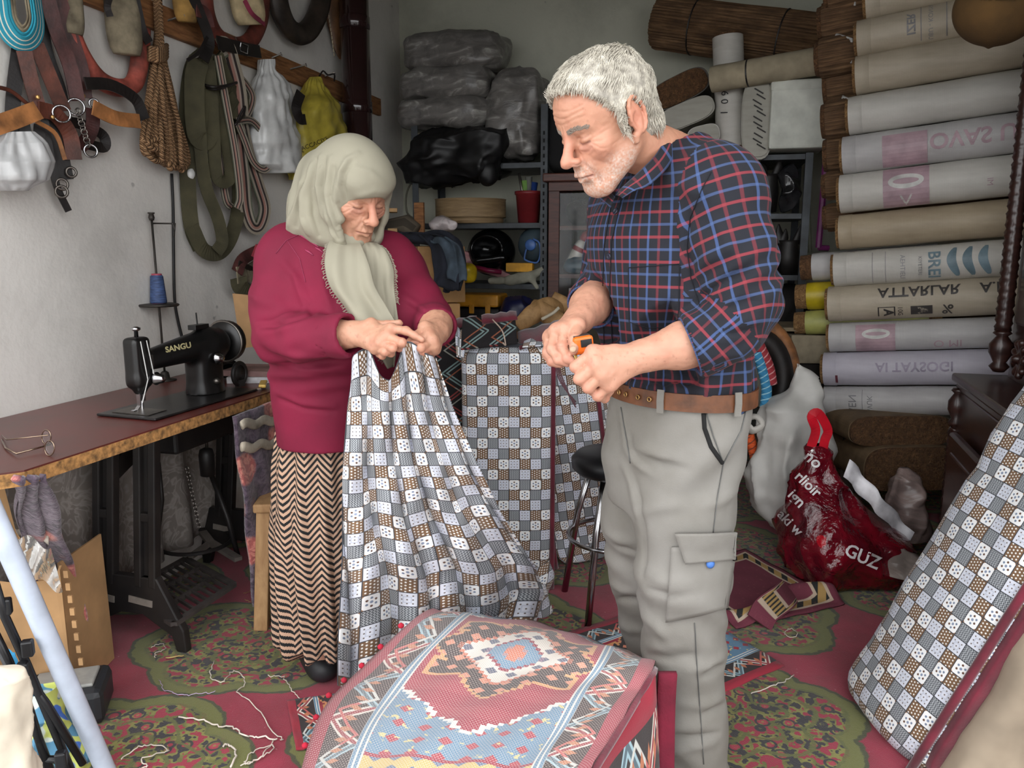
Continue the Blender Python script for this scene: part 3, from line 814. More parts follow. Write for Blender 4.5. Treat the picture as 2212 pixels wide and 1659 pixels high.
# rope bundle
def mat_rope():
    m, b = newmat('jute_rope'); u, v, _ = sep(coord('UV')); t = fr(u * 75 + v * 2); n = noise(coord('Object'), 30, 3)
    col = mix(step(ab(t - .5), .5, .25), mix(n, (170, 130, 92), (200, 160, 120)), (124, 92, 62))
    return finish(m, b, col, .95, 0, step(ab(t - .5), .5, .1), 1.0, .006)
ROPE = mat_rope()
rp = thing('rope_bundle', onL(345, 200, .06), 'coiled tan jute rope tied at the neck hanging on the wall', 'rope')
random.seed(5)
for k in range(15):
    t = k / 14; jx = random.uniform(-6, 6); o1 = .04 + .05 * random.random(); o2 = .03 + .07 * random.random()
    bx = lerp(308, 392, t); by = lerp(318, 365, t) + random.uniform(-14, 6)
    P = wp([(332 + 12 * t, -40, .05), (338 + 10 * t, 60, .05 + .02 * t), (332 + 22 * t, 122, .05 + .03 * (k % 3) / 2), (lerp(318, 372, t) + jx, 210, o1), (lerp(308, 388, t), 290, o2), (bx, by, o2), (bx + 9, by + 10, o1), (bx + 14, by - 20, o1), (lerp(330, 372, t), 215, o2), (345 + 6 * t, 125, .06)], n=6)
    MB().tube(P, .0085, 8).obj('rope_strand', ROPE, rp, smooth=True)
for k in range(5):
    MB().tube(wp([(318, 132 - k * 6, .03), (324, 128 - k * 6, .085), (340, 131 - k * 6, .105), (356, 127 - k * 6, .085), (360, 122 - k * 6, .03)], n=4), .0085, 8).obj('rope_wrap', ROPE, rp, smooth=True)
MB().tube(wp([(306, 300, .09), (330, 322, .1), (352, 318, .1), (340, 300, .1), (312, 318, .09), (330, 345, .1), (352, 350, .09)], n=6), .0085, 8).obj('rope_strand', ROPE, rp, smooth=True)
# porcelain knobs and cable
for px, py in ((404, 347), (396, 376)):
    q = onL(px, py, .0)
    MB().lathe([(.016, 0), (.02, .006), (.02, .014), (.013, .02), (.013, .026), (.02, .032), (.019, .042), (.006, .047)], q, zto(NL), 18).obj('cable_insulator', M('white_porcelain', (232, 230, 226), .2), smooth=True,
        label='white porcelain cable insulator on the wall beside the rope, ' + ('upper one' if py < 360 else 'lower one'), cat='insulator', group='porcelain insulators')
MB().tube(wp([(371, 375), (374, 450), (375, 540), (377, 640), (384, 690), (396, 740), (408, 800), (412, 838)], .012), .0055, 8).obj('power_cable', M('black_rubber', (26, 25, 26), .6), smooth=True, label='black power cable running down the wall behind the thread stand', cat='cable')
# olive webbing
ol = thing('webbing_hank', onL(450, 300, .05), 'long olive drab webbing hank with a drooping loop', 'webbing')
for pts, w, o in (([(440, 118), (415, 150), (404, 250), (406, 400), (414, 490), (432, 536)], .06, .03), ([(414, 490), (440, 540), (475, 545), (502, 505), (516, 430), (508, 300), (495, 160), (470, 115)], .058, .05),
                  ([(445, 125), (438, 220), (432, 300), (444, 400), (470, 470), (480, 520), (468, 544)], .05, .07), ([(455, 120), (470, 200), (488, 300), (498, 370), (488, 392), (468, 380), (462, 300), (456, 200), (450, 130)], .05, .085),
                  ([(465, 120), (492, 190), (520, 215), (512, 240), (490, 210)], .07, .09), ([(430, 130), (420, 180), (425, 290), (450, 290), (452, 180)], .075, .075)):
    strap_part(pts, w, OLIVE, ol, o, .004, SEEN, 'webbing', 7)
MB().tube(wp([(438, 182, .06), (460, 188, .12), (490, 185, .125), (512, 178, .09), (470, 192, .12), (440, 188, .06)]), .006, 6).obj('tie', LEA_DARK, ol, smooth=True)
# striped webbing
sw = thing('webbing_hank', onL(545, 320, .05), 'grey and brown striped webbing hank beside the white plastic bag', 'webbing')
for pts, w, o in (([(475, 105), (488, 102), (500, 140), (512, 190), (518, 250)], .075, .095), ([(470, 120), (490, 230), (508, 330), (518, 420), (512, 450)], .03, .11),
                  ([(512, 262), (545, 262), (575, 300), (588, 340), (572, 366), (548, 350), (528, 300), (515, 268)], .03, .1), ([(518, 250), (536, 330), (558, 400), (572, 450), (562, 488), (545, 488), (532, 450), (526, 380), (516, 290)], .055, .07),
                  ([(500, 150), (530, 180), (545, 210), (535, 245), (515, 265)], .03, .08), ([(460, 230), (476, 350), (488, 430), (500, 448)], .03, .06)):
    strap_part(pts, w, STRIPW, sw, o, .004, SEEN, 'webbing', 7)
MB().tube(wp([(508, 270, .13), (525, 250, .13), (528, 230, .12), (512, 262, .1)]), .005, 6).obj('tie', LEA_DARK, sw, smooth=True)
# hanging plastic bags
def wall_bag(name, prof, depth, mat, label, amp=.012):
    """prof: list of (py, px_left, px_right); a crumpled sack hanging on the left wall"""
    c = onL((prof[0][1] + prof[0][2]) / 2, prof[0][0], depth); P = [(onL(l, y, depth * .6), onL(r, y, depth * .6)) for y, l, r in prof]
    nz_ = len(P); mb = MB(); seg = 40
    def pt(u, v):
        t = v * (nz_ - 1); i = min(int(t), nz_ - 2); f = t - i; f = f * f * (3 - 2 * f) * .5 + f * .5
        a = P[i][0].lerp(P[i + 1][0], f); b = P[i][1].lerp(P[i + 1][1], f)
        q = 2 * math.pi * u; m = (a + b) / 2; h = (b - a) / 2
        w = h.length; dep = min(depth * .62, w * .75)
        p = m + h * math.cos(q) + OUT * (math.sin(q) * dep)
        k = amp * (abs(math.sin(q * 7 + 4 * nz(p, 3))) - .5) * (1 - .5 * v) + amp * 1.3 * nz(p, 14) + amp * .8 * nz(p, 34)
        return p + (h.normalized() * math.cos(q) + OUT * math.sin(q)) * k
    mb.grid(pt, 61, 56); n = 56
    mb.f.append([i * n + n - 1 for i in range(60)]); mb.u.append([(0, 0)] * 60); mb.mi.append(0)
    return mb, pt
WB = M('white_poly_bag', (206, 206, 204), .35, var=.06, bstr=.3, bsc=25, Transmission_Weight=.0, Coat_Weight=.2)
mb, _ = wall_bag('', [(128, 568, 588), (150, 565, 592), (185, 556, 604), (240, 549, 620), (310, 548, 634), (355, 556, 640), (374, 580, 632)], .13, WB, '')
mb.obj('plastic_bag', WB, smooth=True, label='white plastic bag bulging as it hangs from the plank', cat='bag')
YB = M('yellow_poly_bag', (176, 160, 62), .4, var=.1, bstr=.3, bsc=25, Coat_Weight=.15)
yb = thing('plastic_bag', onL(690, 280, .05), 'yellow plastic carrier bag with black print hanging from the plank', 'bag')
mb, ypt = wall_bag('', [(166, 676, 684), (182, 672, 688), (205, 662, 700), (240, 632, 716), (270, 628, 728), (320, 636, 744), (360, 640, 750), (388, 640, 735)], .16, YB, '')
mb.obj('sack', YB, yb, smooth=True)
strap_part([(650, 200), (640, 232), (648, 256), (660, 258)], .045, LEA_DARK, yb, .19, .004, SEEN, 'dark_contents')
mb, _ = wall_bag('', [(285, 5, 60), (310, -20, 80), (350, -30, 95), (390, -20, 90), (412, 5, 60)], .14, WB, '')
CLEARB = M('clear_poly_bag', (214, 214, 214), .25, var=.05, Transmission_Weight=.35)
mb.obj('plastic_bag', CLEARB, smooth=True, label='whitish clear plastic bag at the left edge under the leather straps', cat='bag')
MB().tube(wp([(-30, 185), (20, 195), (60, 225)], .05), .006, 6).obj('wall_cord', LEA_BROWN, smooth=True, label='thin brown leather cord against the wall at the left edge', cat='cord')
# ------------------------------------------------------------------ treadle sewing table
TZ = .76
RED_LAM = M('red_brown_laminate', (92, 34, 30), .34, var=.1, sc=5, c2=(80, 38, 32), Coat_Weight=.08, Coat_Roughness=.2)
CHIP = M('chipboard_edge', (158, 116, 68), .9, var=.25, sc=60, bstr=.5, bsc=150)
tb = thing('sewing_table', room(-1.72, 2.05, 0), 'treadle sewing table with red-brown laminate top and black cast-iron legs', 'table')
poly = [(-1.983, 1.15), (-1.6, 1.22), (-1.53, 1.285), (-1.468, 1.355), (-1.455, 2.72), (-1.983, 2.72)]
MB().prism([room(n, d, TZ - .004) for n, d in poly], UP * .004).obj('laminate', RED_LAM, tb)
MB().prism([room(n, d, TZ - .036) for n, d in poly], UP * .032).obj('tabletop', CHIP, tb)
def rail(pts, w, t, mat, par, name, hint):
    return MB().strap(pts, w, t, hint=hint).obj(name, mat, par, bevel=.004)
for d in (1.95, 2.58):
    fr_ = MB()
    top = TZ - .04; nf, nr = -1.655, -1.80
    # two slotted uprights: each a pair of ribs joined at the ends
    for n0, n1 in ((nf + .045, nf), (nr + .045, nr - .01)):
        for o in (-.026, .026):
            fr_.strap([room(n0 - .03 + o, d, top), room(n1 - .03 + o, d, .2)], .026, .03, hint=DL)
        fr_.strap([room(n0 - .03, d + .006, top), room(n1 - .03, d + .006, .2)], .05, .008, hint=DL)
        for zz in (top - .02, .43, .22): fr_.strap([room(lerp(n1, n0, zz / top) - .058, d, zz), room(lerp(n1, n0, zz / top) - .002, d, zz)], .03, .026, hint=DL)
    fr_.prism([room(n, d - .014, z) for n, z in ((-1.90, .235), (-1.64, .235), (-1.555, .07), (-1.55, .0), (-1.585, .0), (-1.60, .05), (-1.70, .11), (-1.78, .11), (-1.90, .05), (-1.915, 0), (-1.945, 0), (-1.95, .07))], DL * .028)
    fr_.obj('leg_frame', IRON, tb, bevel=.004)
    for a, b in ((-1.885, -1.80), (-1.745, -1.66)): MB().strap([room(a, d - .0155, .16), room(b, d - .0155, .15)], .022, .003, hint=DL).obj('dusty_slot', M('dust_grey', (128, 120, 112), .95), tb)
MB().strap(arc(lambda t: room(-1.78, lerp(1.95, 2.58, t), .56 + .09 * math.sin(math.pi * t)), 12), .06, .014, hint=NL).obj('cross_brace', IRON, tb)
MB().box(room(-1.72, 2.25, TZ - .1), (.2, .4, .12), ROOM).obj('drawer_box', IRON, tb, bevel=.01)
MB().strap([room(-1.80, 1.96, .62), room(-1.80, 2.57, .62)], .05, .012, hint=NL).obj('cross_brace', IRON, tb)
# treadle plate
A, B, Cq = onz(401, 1207, .1), onz(505, 1263, .1), onz(376, 1348, .1); D = A + Cq - B
td = thing_part = MB()
for p, q in ((A, B), (B, Cq), (Cq, D), (D, A)): td.strap([p, q], .022, .012, hint=UP)
tr = td.obj('treadle_plate', M('dusty_iron', (64, 58, 56), .7, var=.25), tb)
for k in range(1, 9): MB().strap([A.lerp(D, k / 9), B.lerp(Cq, k / 9)], .008, .01, hint=UP).obj('bar', tr.data.materials[0], tr)
for k in (.33, .66): MB().strap([A.lerp(B, k), D.lerp(Cq, k)], .01, .012, hint=UP).obj('bar', tr.data.materials[0], tr)
sp1 = onz(520, 1200, .12)
MB().strap([onz(438, 1150, .14), onz(455, 1172, .13), onz(515, 1208, .12)], .03, .014, hint=UP).strap([onz(455, 1172, .13), onz(412, 1202, .12)], .024, .014, hint=UP).obj('treadle_arm', M('grey_iron', (120, 112, 106), .6, .3), tb)
MB().tube([onD(455, 1022, 2.45), onD(492, 1120, 2.45), onD(515, 1205, 2.45)], .01, 8).obj('pitman_rod', IRON, tb, smooth=True)
MB().tube([onD(445, 935, 2.36), onD(447, 972, 2.36)], .006, 8).obj('lever_rod', STEEL, tb, smooth=True)
q = onD(447, 1000, 2.36); MB().lathe([(.012, -.05), (.025, -.045), (.027, .03), (.022, .05), (.008, .056)], q, seg=16).obj('knee_pad', IRON, tb, smooth=True)
ch = MB()
for k in range(16): ch.torus(onD(lerp(404, 430, k / 15), lerp(1012, 1138, k / 15), 2.4), .007, .0018, NL if k % 2 else DL, 8, 4)
ch.obj('treadle_chain', STEEL, tb)
MB().torus(room(-1.88, 2.45, .14), .13, .008, UP, 28, 6).obj('belt_wheel', IRON, tb)
MB().tube([onD(342, 1000, 2.2), onD(350, 1080, 2.2), onD(340, 1160, 2.2), onD(325, 1215, 2.2)], .008, 8).obj('lead_cable', IRON, tb, smooth=True)
# ------------------------------------------------------------------ sewing machine
mc = thing('sewing_machine', room(-1.625, 2.1, TZ), 'black cast-iron sewing machine lettered SANGU standing on the table', 'sewing machine')
MB().prism([room(n, d, TZ + .001) for n, d in ((-1.735, 1.862), (-1.52, 1.845), (-1.505, 2.34), (-1.72, 2.35))], UP * .007).obj('bed_plate', M('worn_black_plate', (44, 42, 42), .3, .4, var=.2), mc, bevel=.003)
MB().prism([room(n, d, TZ + .0085) for n, d in ((-1.70, 1.885), (-1.565, 1.872), (-1.565, 1.95), (-1.70, 1.965))], UP * .0015).obj('needle_plate', STEEL, mc)
def mloc(n, d, z): return np.array((n, d, z))
hd_d = 1.945; n0 = -1.645
F = Field((n0 - .09, 1.87, TZ + .005), (n0 + .11, 2.36, TZ + .26), .004)
bxs = lambda c, h, r: (lambda X, Y, Z: np.sqrt(np.maximum(np.abs(X - c[0]) - h[0] + r, 0) ** 2 + np.maximum(np.abs(Y - c[1]) - h[1] + r, 0) ** 2 + np.maximum(np.abs(Z - c[2]) - h[2] + r, 0) ** 2) - r)
F.fn(bxs((n0 + .01, 2.235, TZ + .07), (.042, .062, .09), .03), F.lo, F.lo + F.h * F.n, .01)
F.cap(mloc(n0 + .01, 2.255, TZ + .17), mloc(n0 + .01, 2.29, TZ + .165), .052, .056, .02)
F.cap(mloc(n0 + .01, 2.25, TZ + .17), mloc(n0, 1.97, TZ + .15), .05, .03, .02)
F.cap(mloc(n0 + .01, 2.235, TZ + .0), mloc(n0 + .01, 2.235, TZ + .012), .068, .056, .02)
F.fn(bxs((n0 - .002, hd_d, TZ + .15), (.026, .034, .075), .014), F.lo, F.lo + F.h * F.n, .012)
F.cap(mloc(n0 - .002, hd_d, TZ + .1), mloc(n0 - .002, hd_d, TZ + .07), .03, .02, .015)
F.cut((0, 0, TZ + .008), (0, 0, -1))
V, Q = F.mesh(); V = relax(V, Q, 1); V = V @ np.array(ROOM).T
nobj('body', V, Q, BLACKM, mc)
NY = zto(DL)
MB().lathe([(.02, -.02), (.066, -.018), (.07, -.012), (.07, .012), (.066, .018), (.03, .02)], room(n0 + .01, 2.365, TZ + .165), NY, 28).obj('hand_wheel', BLACKM, mc, smooth=True)
MB().torus(room(n0 + .01, 2.352, TZ + .165), .069, .005, DL, 28, 8).obj('wheel_rim', STEEL, mc, smooth=True)
SN = zto(NL)
MB().lathe([(.018, 0), (.02, .006), (.016, .012), (.012, .028), (.006, .034)], room(n0 + .028, 1.975, TZ + .098), SN, 16).obj('tension_dial', CHROME, mc, smooth=True)
MB().lathe([(.02, 0), (.021, .008), (.014, .016), (.009, .026)], room(n0 + .058, 2.235, TZ + .125), SN, 16).obj('stitch_knob', CHROME, mc, smooth=True)
MB().lathe([(.009, 0), (.011, .01), (.006, .02)], room(n0 + .052, 2.225, TZ + .05), SN, 12).obj('screw', STEEL, mc, smooth=True)
MB().lathe([(.006, 0), (.006, .02), (.013, .024), (.013, .03), (.004, .034)], room(n0, hd_d, TZ + .222), seg=12).obj('presser_screw', CHROME, mc, smooth=True)
MB().lathe([(.005, 0), (.005, -.05), (.003, -.052)], room(n0, hd_d, TZ + .055), seg=8).box(room(n0 + .004, hd_d, TZ + .045), (.012, .012, .02), ROOM).obj('needle_bar', CHROME, mc)
MB().strap([room(n0, hd_d - .012, TZ + .06), room(n0, hd_d - .012, TZ + .022), room(n0, hd_d - .025, TZ + .011), room(n0, hd_d - .04, TZ + .012)], .012, .003, hint=DL).obj('presser_foot', CHROME, mc)
MB().strap([room(n0 + .03, hd_d + .02, TZ + .17), room(n0 + .03, hd_d + .02, TZ + .13)], .01, .004, hint=NL).obj('thread_guide', STEEL, mc)
MB().tube([room(n0 + .03, hd_d - .02, TZ + .215), room(n0 + .032, hd_d - .005, TZ + .1), room(n0 + .01, hd_d - .01, TZ + .03)], .0015, 5).tube([room(n0 + .03, hd_d + .005, TZ + .215), room(n0 + .034, hd_d + .02, TZ + .11)], .0015, 5).obj('thread', WHITEP, mc)
MB().box(room(n0 + .01, 2.22, TZ + .228), (.03, .07, .016), ROOM).tube([room(n0 + .01, 2.215, TZ + .23), room(n0 + .01, 2.212, TZ + .275)], .003, 6).obj('spool_pin', BLACKM, mc, bevel=.003)
MB().torus(room(n0 + .03, 2.40, TZ + .045), .038, .008, NL, 22, 8).lathe([(.03, -.004), (.03, .004)], room(n0 + .03, 2.40, TZ + .045), SN, 16).obj('bobbin_winder', IRON, mc, smooth=True)
MB().box(room(n0 + .03, 2.40, TZ + .012), (.02, .03, .024), ROOM).obj('winder_bracket', IRON, mc)
GOLD = M('gold_lettering', (188, 178, 132), .5, var=.05)
sd = (DL - NL * .065 + UP * .085).normalized(); su = UP
# ------------------------------------------------------------------ thread stand with blue cone
sb = onz(357, 822, TZ); Ysb = sb.y
ts = thing('thread_stand', sb, 'iron thread stand with a round plate behind the sewing machine', 'thread stand')
GUN = M('gunmetal', (70, 66, 62), .5, .6)
MB().lathe([(.04, 0), (.04, .004), (.018, .008), (.014, .03), (.008, .035)], sb, seg=18).obj('foot', GUN, ts, smooth=True)
tp_ = at(352, 470, Ysb); MB().tube([sb + UP * .03, Vector((sb.x - .004, sb.y, tp_.z))], .0042, 8).obj('rod', GUN, ts, smooth=True)
MB().lathe([(.008, -.01), (.011, 0), (.008, .012), (.012, .014), (.012, .018)], Vector((sb.x - .004, sb.y, tp_.z)), seg=10).obj('finial', GUN, ts, smooth=True)
zp = at(353, 658, Ysb).z; pcn = Vector((sb.x - .002, sb.y, zp))
MB().lathe([(.068, -.006), (.072, 0), (.068, .004), (.02, .005)], pcn, seg=30, wob=lambda q, z: 1 - .45 * max(0, math.cos(q - 2.3)) ** 12 - .3 * max(0, math.cos(q - .75)) ** 20).obj('plate', GUN, ts, smooth=True)
MB().tube([Vector((sb.x, sb.y, tp_.z - .02)), at(374, 483, Ysb), at(377, 500, Ysb)], .003, 6).tube([at(378, 482, Ysb), at(376, 512, Ysb)], .003, 6).obj('hook_arm', GUN, ts, smooth=True)
cn = thing('thread_cone', pcn + UP * .005, 'blue sewing thread cone with pink ends on the thread stand', 'thread cone')
zt = at(353, 592, Ysb).z - zp; BLUET = M('blue_thread', (62, 82, 124), .6, var=.18, sc=40, bstr=.4, bsc=200, stretch=(1, 1, 6)); PINKP = M('pink_plastic', (190, 84, 104), .4)
MB().lathe([(.028, .006), (.029, .012), (.022, zt - .008), (.018, zt - .004)], pcn, seg=22).obj('thread_winding', BLUET, cn, smooth=True)
MB().lathe([(.024, .004), (.024, .008), (.017, zt - .006), (.018, zt + .001), (.01, zt + .002)], pcn, seg=22).obj('core', PINKP, cn, smooth=True)
# eyeglasses
eg = thing('eyeglasses', onz(60, 965, TZ), 'thin wire-framed eyeglasses lying folded open on the sewing table', 'eyeglasses')
GW = M('glasses_wire', (150, 130, 112), .25, .9)
rims = [(onz(106, 950, TZ + .02), .02), (onz(100, 935, TZ + .025), .018)]
a1, a2, b1, b2 = onz(110, 960, TZ + .012), onz(36, 980, TZ + .008), onz(104, 940, TZ + .03), onz(14, 950, TZ + .015)
MB().tube([a1, a2, onz(12, 968, TZ + .004), onz(4, 950, TZ + .006)], .0022, 6).tube([b1, b2, onz(4, 940, TZ + .004)], .0016, 6).obj('temple', GW, eg, smooth=True)
for k, (px, py) in enumerate(((107, 968), (100, 944))):
    c = onz(px, py, TZ + .02)
    MB().torus(c, .022, .0015, (DL * 1 + NL * .25), 20, 5, ry=.016).obj('rim', GW, eg, smooth=True)
    MB().lathe([(.0155, 0), (.0155, .001)], c, zto(DL + NL * .25), 16).obj('lens', M('spectacle_glass', (235, 240, 240), .03, Transmission_Weight=.95), eg)
# clutter on the far end of the table
BLK = M('black_webbing', (34, 33, 33), .8, bstr=.3)
q = room(-1.80, 2.52, TZ); MB().strap(arc(lambda t: q + UP * (.04 + (.018 + .014 * t) * math.sin(t * 18)) + DL * (.045 + .035 * t) * math.cos(t * 18), 70), .11, .004, hint=UP).obj('strap_roll', BLK, label='flattened roll of black webbing behind the sewing machine', cat='strap')
def paper(px, py, z, w, l, rot, mat, label, name='paper_sheet', t=.003):
    q = room(px, py, z); R = ROOM @ rotz(rot); MB().box(q, (w, l, t), R).obj(name, mat, label=label, cat=name.split('_')[-1])
PAP = M('newsprint', (196, 194, 196), .9, var=.1, sc=30); PINKC = M('dusty_pink_cloth', (138, 108, 104), .9, var=.15, bstr=.4)
paper(-1.62, 2.54, TZ + .012, .2, .16, .3, PAP, 'pile of printed paper under the pink cloth on the table', 'paper_pile', .022)
paper(-1.64, 2.55, TZ + .034, .19, .17, .1, PINKC, 'folded dusty pink cloth on the paper beside the sewing machine', 'folded_cloth', .02)
tpq = room(-1.53, 2.56, TZ + .03)
TAPE = mat_striped('tape_rings', [(0, (196, 150, 84)), (.3, (66, 80, 50)), (.55, (150, 60, 60)), (.8, (196, 150, 84))], (120, 96, 60))
MB().torus(tpq + UP * .01, .04, .014, (NL * .6 + UP * .6 - DL * .4), 28, 8).obj('tape_roll', TAPE, smooth=True, label='roll of coloured binding tape at the end of the table behind the woman', cat='tape')
bc = thing('box_cutter', room(-1.53, 2.40, TZ), 'yellow-handled box cutter lying at the back of the table', 'knife')
MB().box(room(-1.52, 2.395, TZ + .014), (.025, .1, .012), ROOM @ rotz(.5)).obj('handle', M('yellow_plastic', (206, 170, 84), .4), bc, bevel=.004)
MB().box(room(-1.50, 2.34, TZ + .012), (.012, .06, .002), ROOM @ rotz(.5)).obj('blade', STEEL, bc)
MB().prism([onD(502, 634, 2.66), onD(560, 640, 2.66), onD(600, 745, 2.66), onD(520, 752, 2.66)], DL * .012).obj('cardboard_piece', CARD, label='upright piece of brown cardboard behind the sewing machine', cat='cardboard')
pk = thing('saddle_strap', onL(545, 600, .05), 'brown leather and webbing straps heaped behind the woman', 'strap')
for pts, w, mt in (([(512, 588), (525, 560), (560, 540), (600, 520)], .05, LEA_PLUM), ([(515, 600), (520, 620), (545, 635), (590, 630)], .07, OLIVE), ([(515, 570), (545, 585), (560, 600), (550, 640)], .03, LEA_DARK), ([(512, 595), (540, 590), (580, 560)], .07, FELT)):
    strap_part(pts, w, mt, pk, .08)
MB().strap([onD(548, 540, 2.7), onD(575, 555, 2.7), onD(600, 600, 2.7)], .05, .004, hint=-DL).obj('strap', M('red_cloth_edge', (132, 30, 44), .8), pk)
# grey damask curtain behind the legs
def damask(u, v):
    d = lerp(1.42, 2.78, u); s = math.sin(u * 34 + 2 * math.sin(u * 9)) * .016 * (.5 + v)
    return room(-1.945 + s + .02 * v, d, .72 - .6 * v - .12 * v * math.sin(u * 3.14) ** 2 * 0)
MB().grid(damask, 90, 10).obj('curtain', DAMASK, smooth=True, solid=.003, label='grey damask curtain hanging behind the treadle table', cat='curtain')
# floral plush strips
def drape(name, a0, a1, b0, b1, label, amp=.012, nf=5, mat=None, out=Vector((0, -1, 0)), nu=40, nv=40, cat='cloth', seed=1.0, t=.012):
    def pt(u, v):
        p = a0.lerp(a1, u).lerp(b0.lerp(b1, u), v)
        return p + out * (amp * math.sin(u * nf * 6.283 + 2 * math.sin(v * 4 + seed)) * (.3 + v) + amp * 1.2 * math.sin(v * 17 + 3 * u + seed) * .5)
    return MB().grid(pt, nu, nv).obj(name, mat or VELVET, smooth=True, solid=t, label=label, cat=cat)
fo = (NL - DL * .2).normalized()
drape('floral_cloth', room(-1.448, 2.10, .725), room(-1.44, 2.36, .73), room(-1.44, 2.16, .06), room(-1.43, 2.36, .1), 'frayed purple and pink floral plush cloth hanging from the table beside the wooden stool', out=fo, nf=2, amp=.008)
fl_, fr2 = [catmull([at(*p) for p in P], 8) for P in (((26, 1030, 1.66), (36, 1130, 1.90), (60, 1230, 2.06), (100, 1350, 2.11), (140, 1484, 2.10)), ((92, 1028, 1.72), (126, 1130, 1.92), (152, 1230, 2.08), (182, 1350, 2.12), (210, 1482, 2.10)))]
MB().grid(lambda u, v: fl_[round(v * 32)].lerp(fr2[round(v * 32)], u) + fo * (.018 * math.sin(u * 14 + 2 * math.sin(v * 5)) + .008 * math.sin(v * 23 + u * 4)), 40, 33).obj('floral_cloth', VELVET, smooth=True, solid=.012, label='purple floral plush cloth hanging under the near table corner behind the cardboard box', cat='cloth')
FRAY = M('frayed_cotton', (176, 166, 150), .95, var=.2, bstr=.6)
for k, (py0, py1) in enumerate(((905, 935), (955, 975))):
    a, b = onR(522, py0 + 14, -1.425), onR(600, py0, -1.42)
    MB().tube(arc(lambda t: a.lerp(b, t) + UP * .006 * math.sin(t * 13 + k), 14), .016, 8, sz=.4, hint=fo).obj('cloth_fringe', FRAY, bpy.data.objects['floral_cloth'], smooth=True)
# wooden stool
OAK = mat_wood('pale_wood', (150, 110, 72), (196, 158, 112), (6, 6, 2), .7)
st = thing('stool', onz(590, 1290, 0), 'rough wooden stool half hidden behind the woman', 'stool')
c = onz(676, 1312, 0); hs = .43
MB().box(c + UP * (hs - .015), (.3, .3, .03), ROOM @ rotz(.35)).obj('seat', OAK, st, bevel=.006)
R = ROOM @ rotz(.35)
for sx in (-1, 1):
    for sy in (-1, 1):
        a = c + R @ Vector((sx * .12, sy * .12, hs - .03)); b = c + R @ Vector((sx * .145, sy * .145, 0))
        MB().strap([a, b], .045, .04, hint=R @ Vector((0, 1, 0))).obj('leg', OAK, st, bevel=.005)
    MB().box(c + R @ Vector((sx * .125, 0, .2)), (.025, .25, .03), R).obj('rail', OAK, st, bevel=.004)
for sy in (-1, 1): MB().box(c + R @ Vector((0, sy * .12, hs - .06)), (.25, .02, .05), R).obj('rail', OAK, st, bevel=.004)
# ------------------------------------------------------------------ back of the shop: steel shelf, bundles, cabinet
DKP = M('black_poly', (15, 14, 16), .5, var=.2, bstr=.3, bsc=20)
def mat_haze(name, c):
    m, b = newmat(name); P = coord('Object'); n = noise(scl(P, (1, 1, 2.5)), 7, 5, .6, dist_=1.2)
    return finish(m, b, ramp(n, [(.4, c), (.58, tuple(x * 1.25 for x in c)), (.72, (176, 174, 168))]), .3, 0, n, .35, .01)
GREYP = mat_haze('dusty_clear_plastic', (96, 93, 90))
d0 = 4.34
zs = [onD(1150, 350, d0).z, onD(1150, 481, d0).z, onD(1150, 614, d0).z, .42]
xl, xr = onD(893, 480, d0).dot(NL), onD(1181, 480, d0).dot(NL)
sh = thing('steel_shelf', room((xl + xr) / 2, d0 + .2, 0), 'grey slotted-angle steel shelf unit against the back wall', 'shelf')
for n in (xl, xr):
    for d in (d0, BW - .06):
        mb = MB(); s = 1 if n == xl else -1
        mb.box(room(n + s * .018, d, zs[0] / 2 + .15), (.036, .004, zs[0] + .3), ROOM); mb.box(room(n, d + (.018 if d == d0 else -.018), zs[0] / 2 + .15), (.004, .036, zs[0] + .3), ROOM)
        po = mb.obj('post', DARKSTEEL, sh)
        if d == d0 and n == xr:
            hm = MB()
            for k in range(26): hm.box(room(n + s * .018, d - .003, .85 + k * .04), (.009, .002, .02), ROOM)
            hm.obj('slot_holes', M('slot_black', (14, 14, 15), .9), po, kind='stuff')
for z in zs:
    MB().box(room((xl + xr) / 2, (d0 + BW - .05) / 2, z - .015), (xr - xl, BW - .07 - d0, .03), ROOM).obj('shelf_board', DARKSTEEL, sh, bevel=.002)
def dpx(px0, px1, py0, py1, d):                     # centre and half sizes of a pixel box standing on plane d
    a, b = onD(px0, (py0 + py1) / 2, d), onD(px1, (py0 + py1) / 2, d); c = (a + b) / 2
    z1, z0 = onD((px0 + px1) / 2, py0, d).z, onD((px0 + px1) / 2, py1, d).z
    return Vector((c.x, c.y, (z0 + z1) / 2)), (b - a).length / 2, (z1 - z0) / 2
for (bx, lab, f) in (((884, 1094, 72, 165), 'grey plastic-wrapped bundle at the top of the stack on the steel shelf', .02), ((880, 1075, 150, 226), 'grey plastic-wrapped bundle in the middle of the stack on the steel shelf', .02),
                  ((880, 1068, 214, 286), 'flat grey plastic-wrapped bundle at the bottom of the stack, above the black bag', .015)):
    c, a, h = dpx(*bx, 4.5); pillow('wrapped_bundle', c, (a, .2, h), ROOM, GREYP, e=.5, amp=.022, fold=f, label=lab, cat='bundle', group='plastic-wrapped bundles')
c, a, h = dpx(1058, 1182, 148, 348, 4.5); pillow('wrapped_bundle', c, (a, .18, h), ROOM @ Matrix.Rotation(.1, 3, 'Y'), GREYP, e=.6, amp=.03, fold=.03, label='upright grey plastic-wrapped bundle right of the stack on the steel shelf', cat='bundle', group='plastic-wrapped bundles')
c, a, h = dpx(880, 1098, 278, 392, 4.42); pillow('bin_bag', c, (a, .2, h), ROOM, DKP, e=.6, amp=.05, sc=6, amp2=.012, fold=.055, nu=130, nv=80, label='crumpled black plastic bag spilling over the upper shelf board', cat='bag')
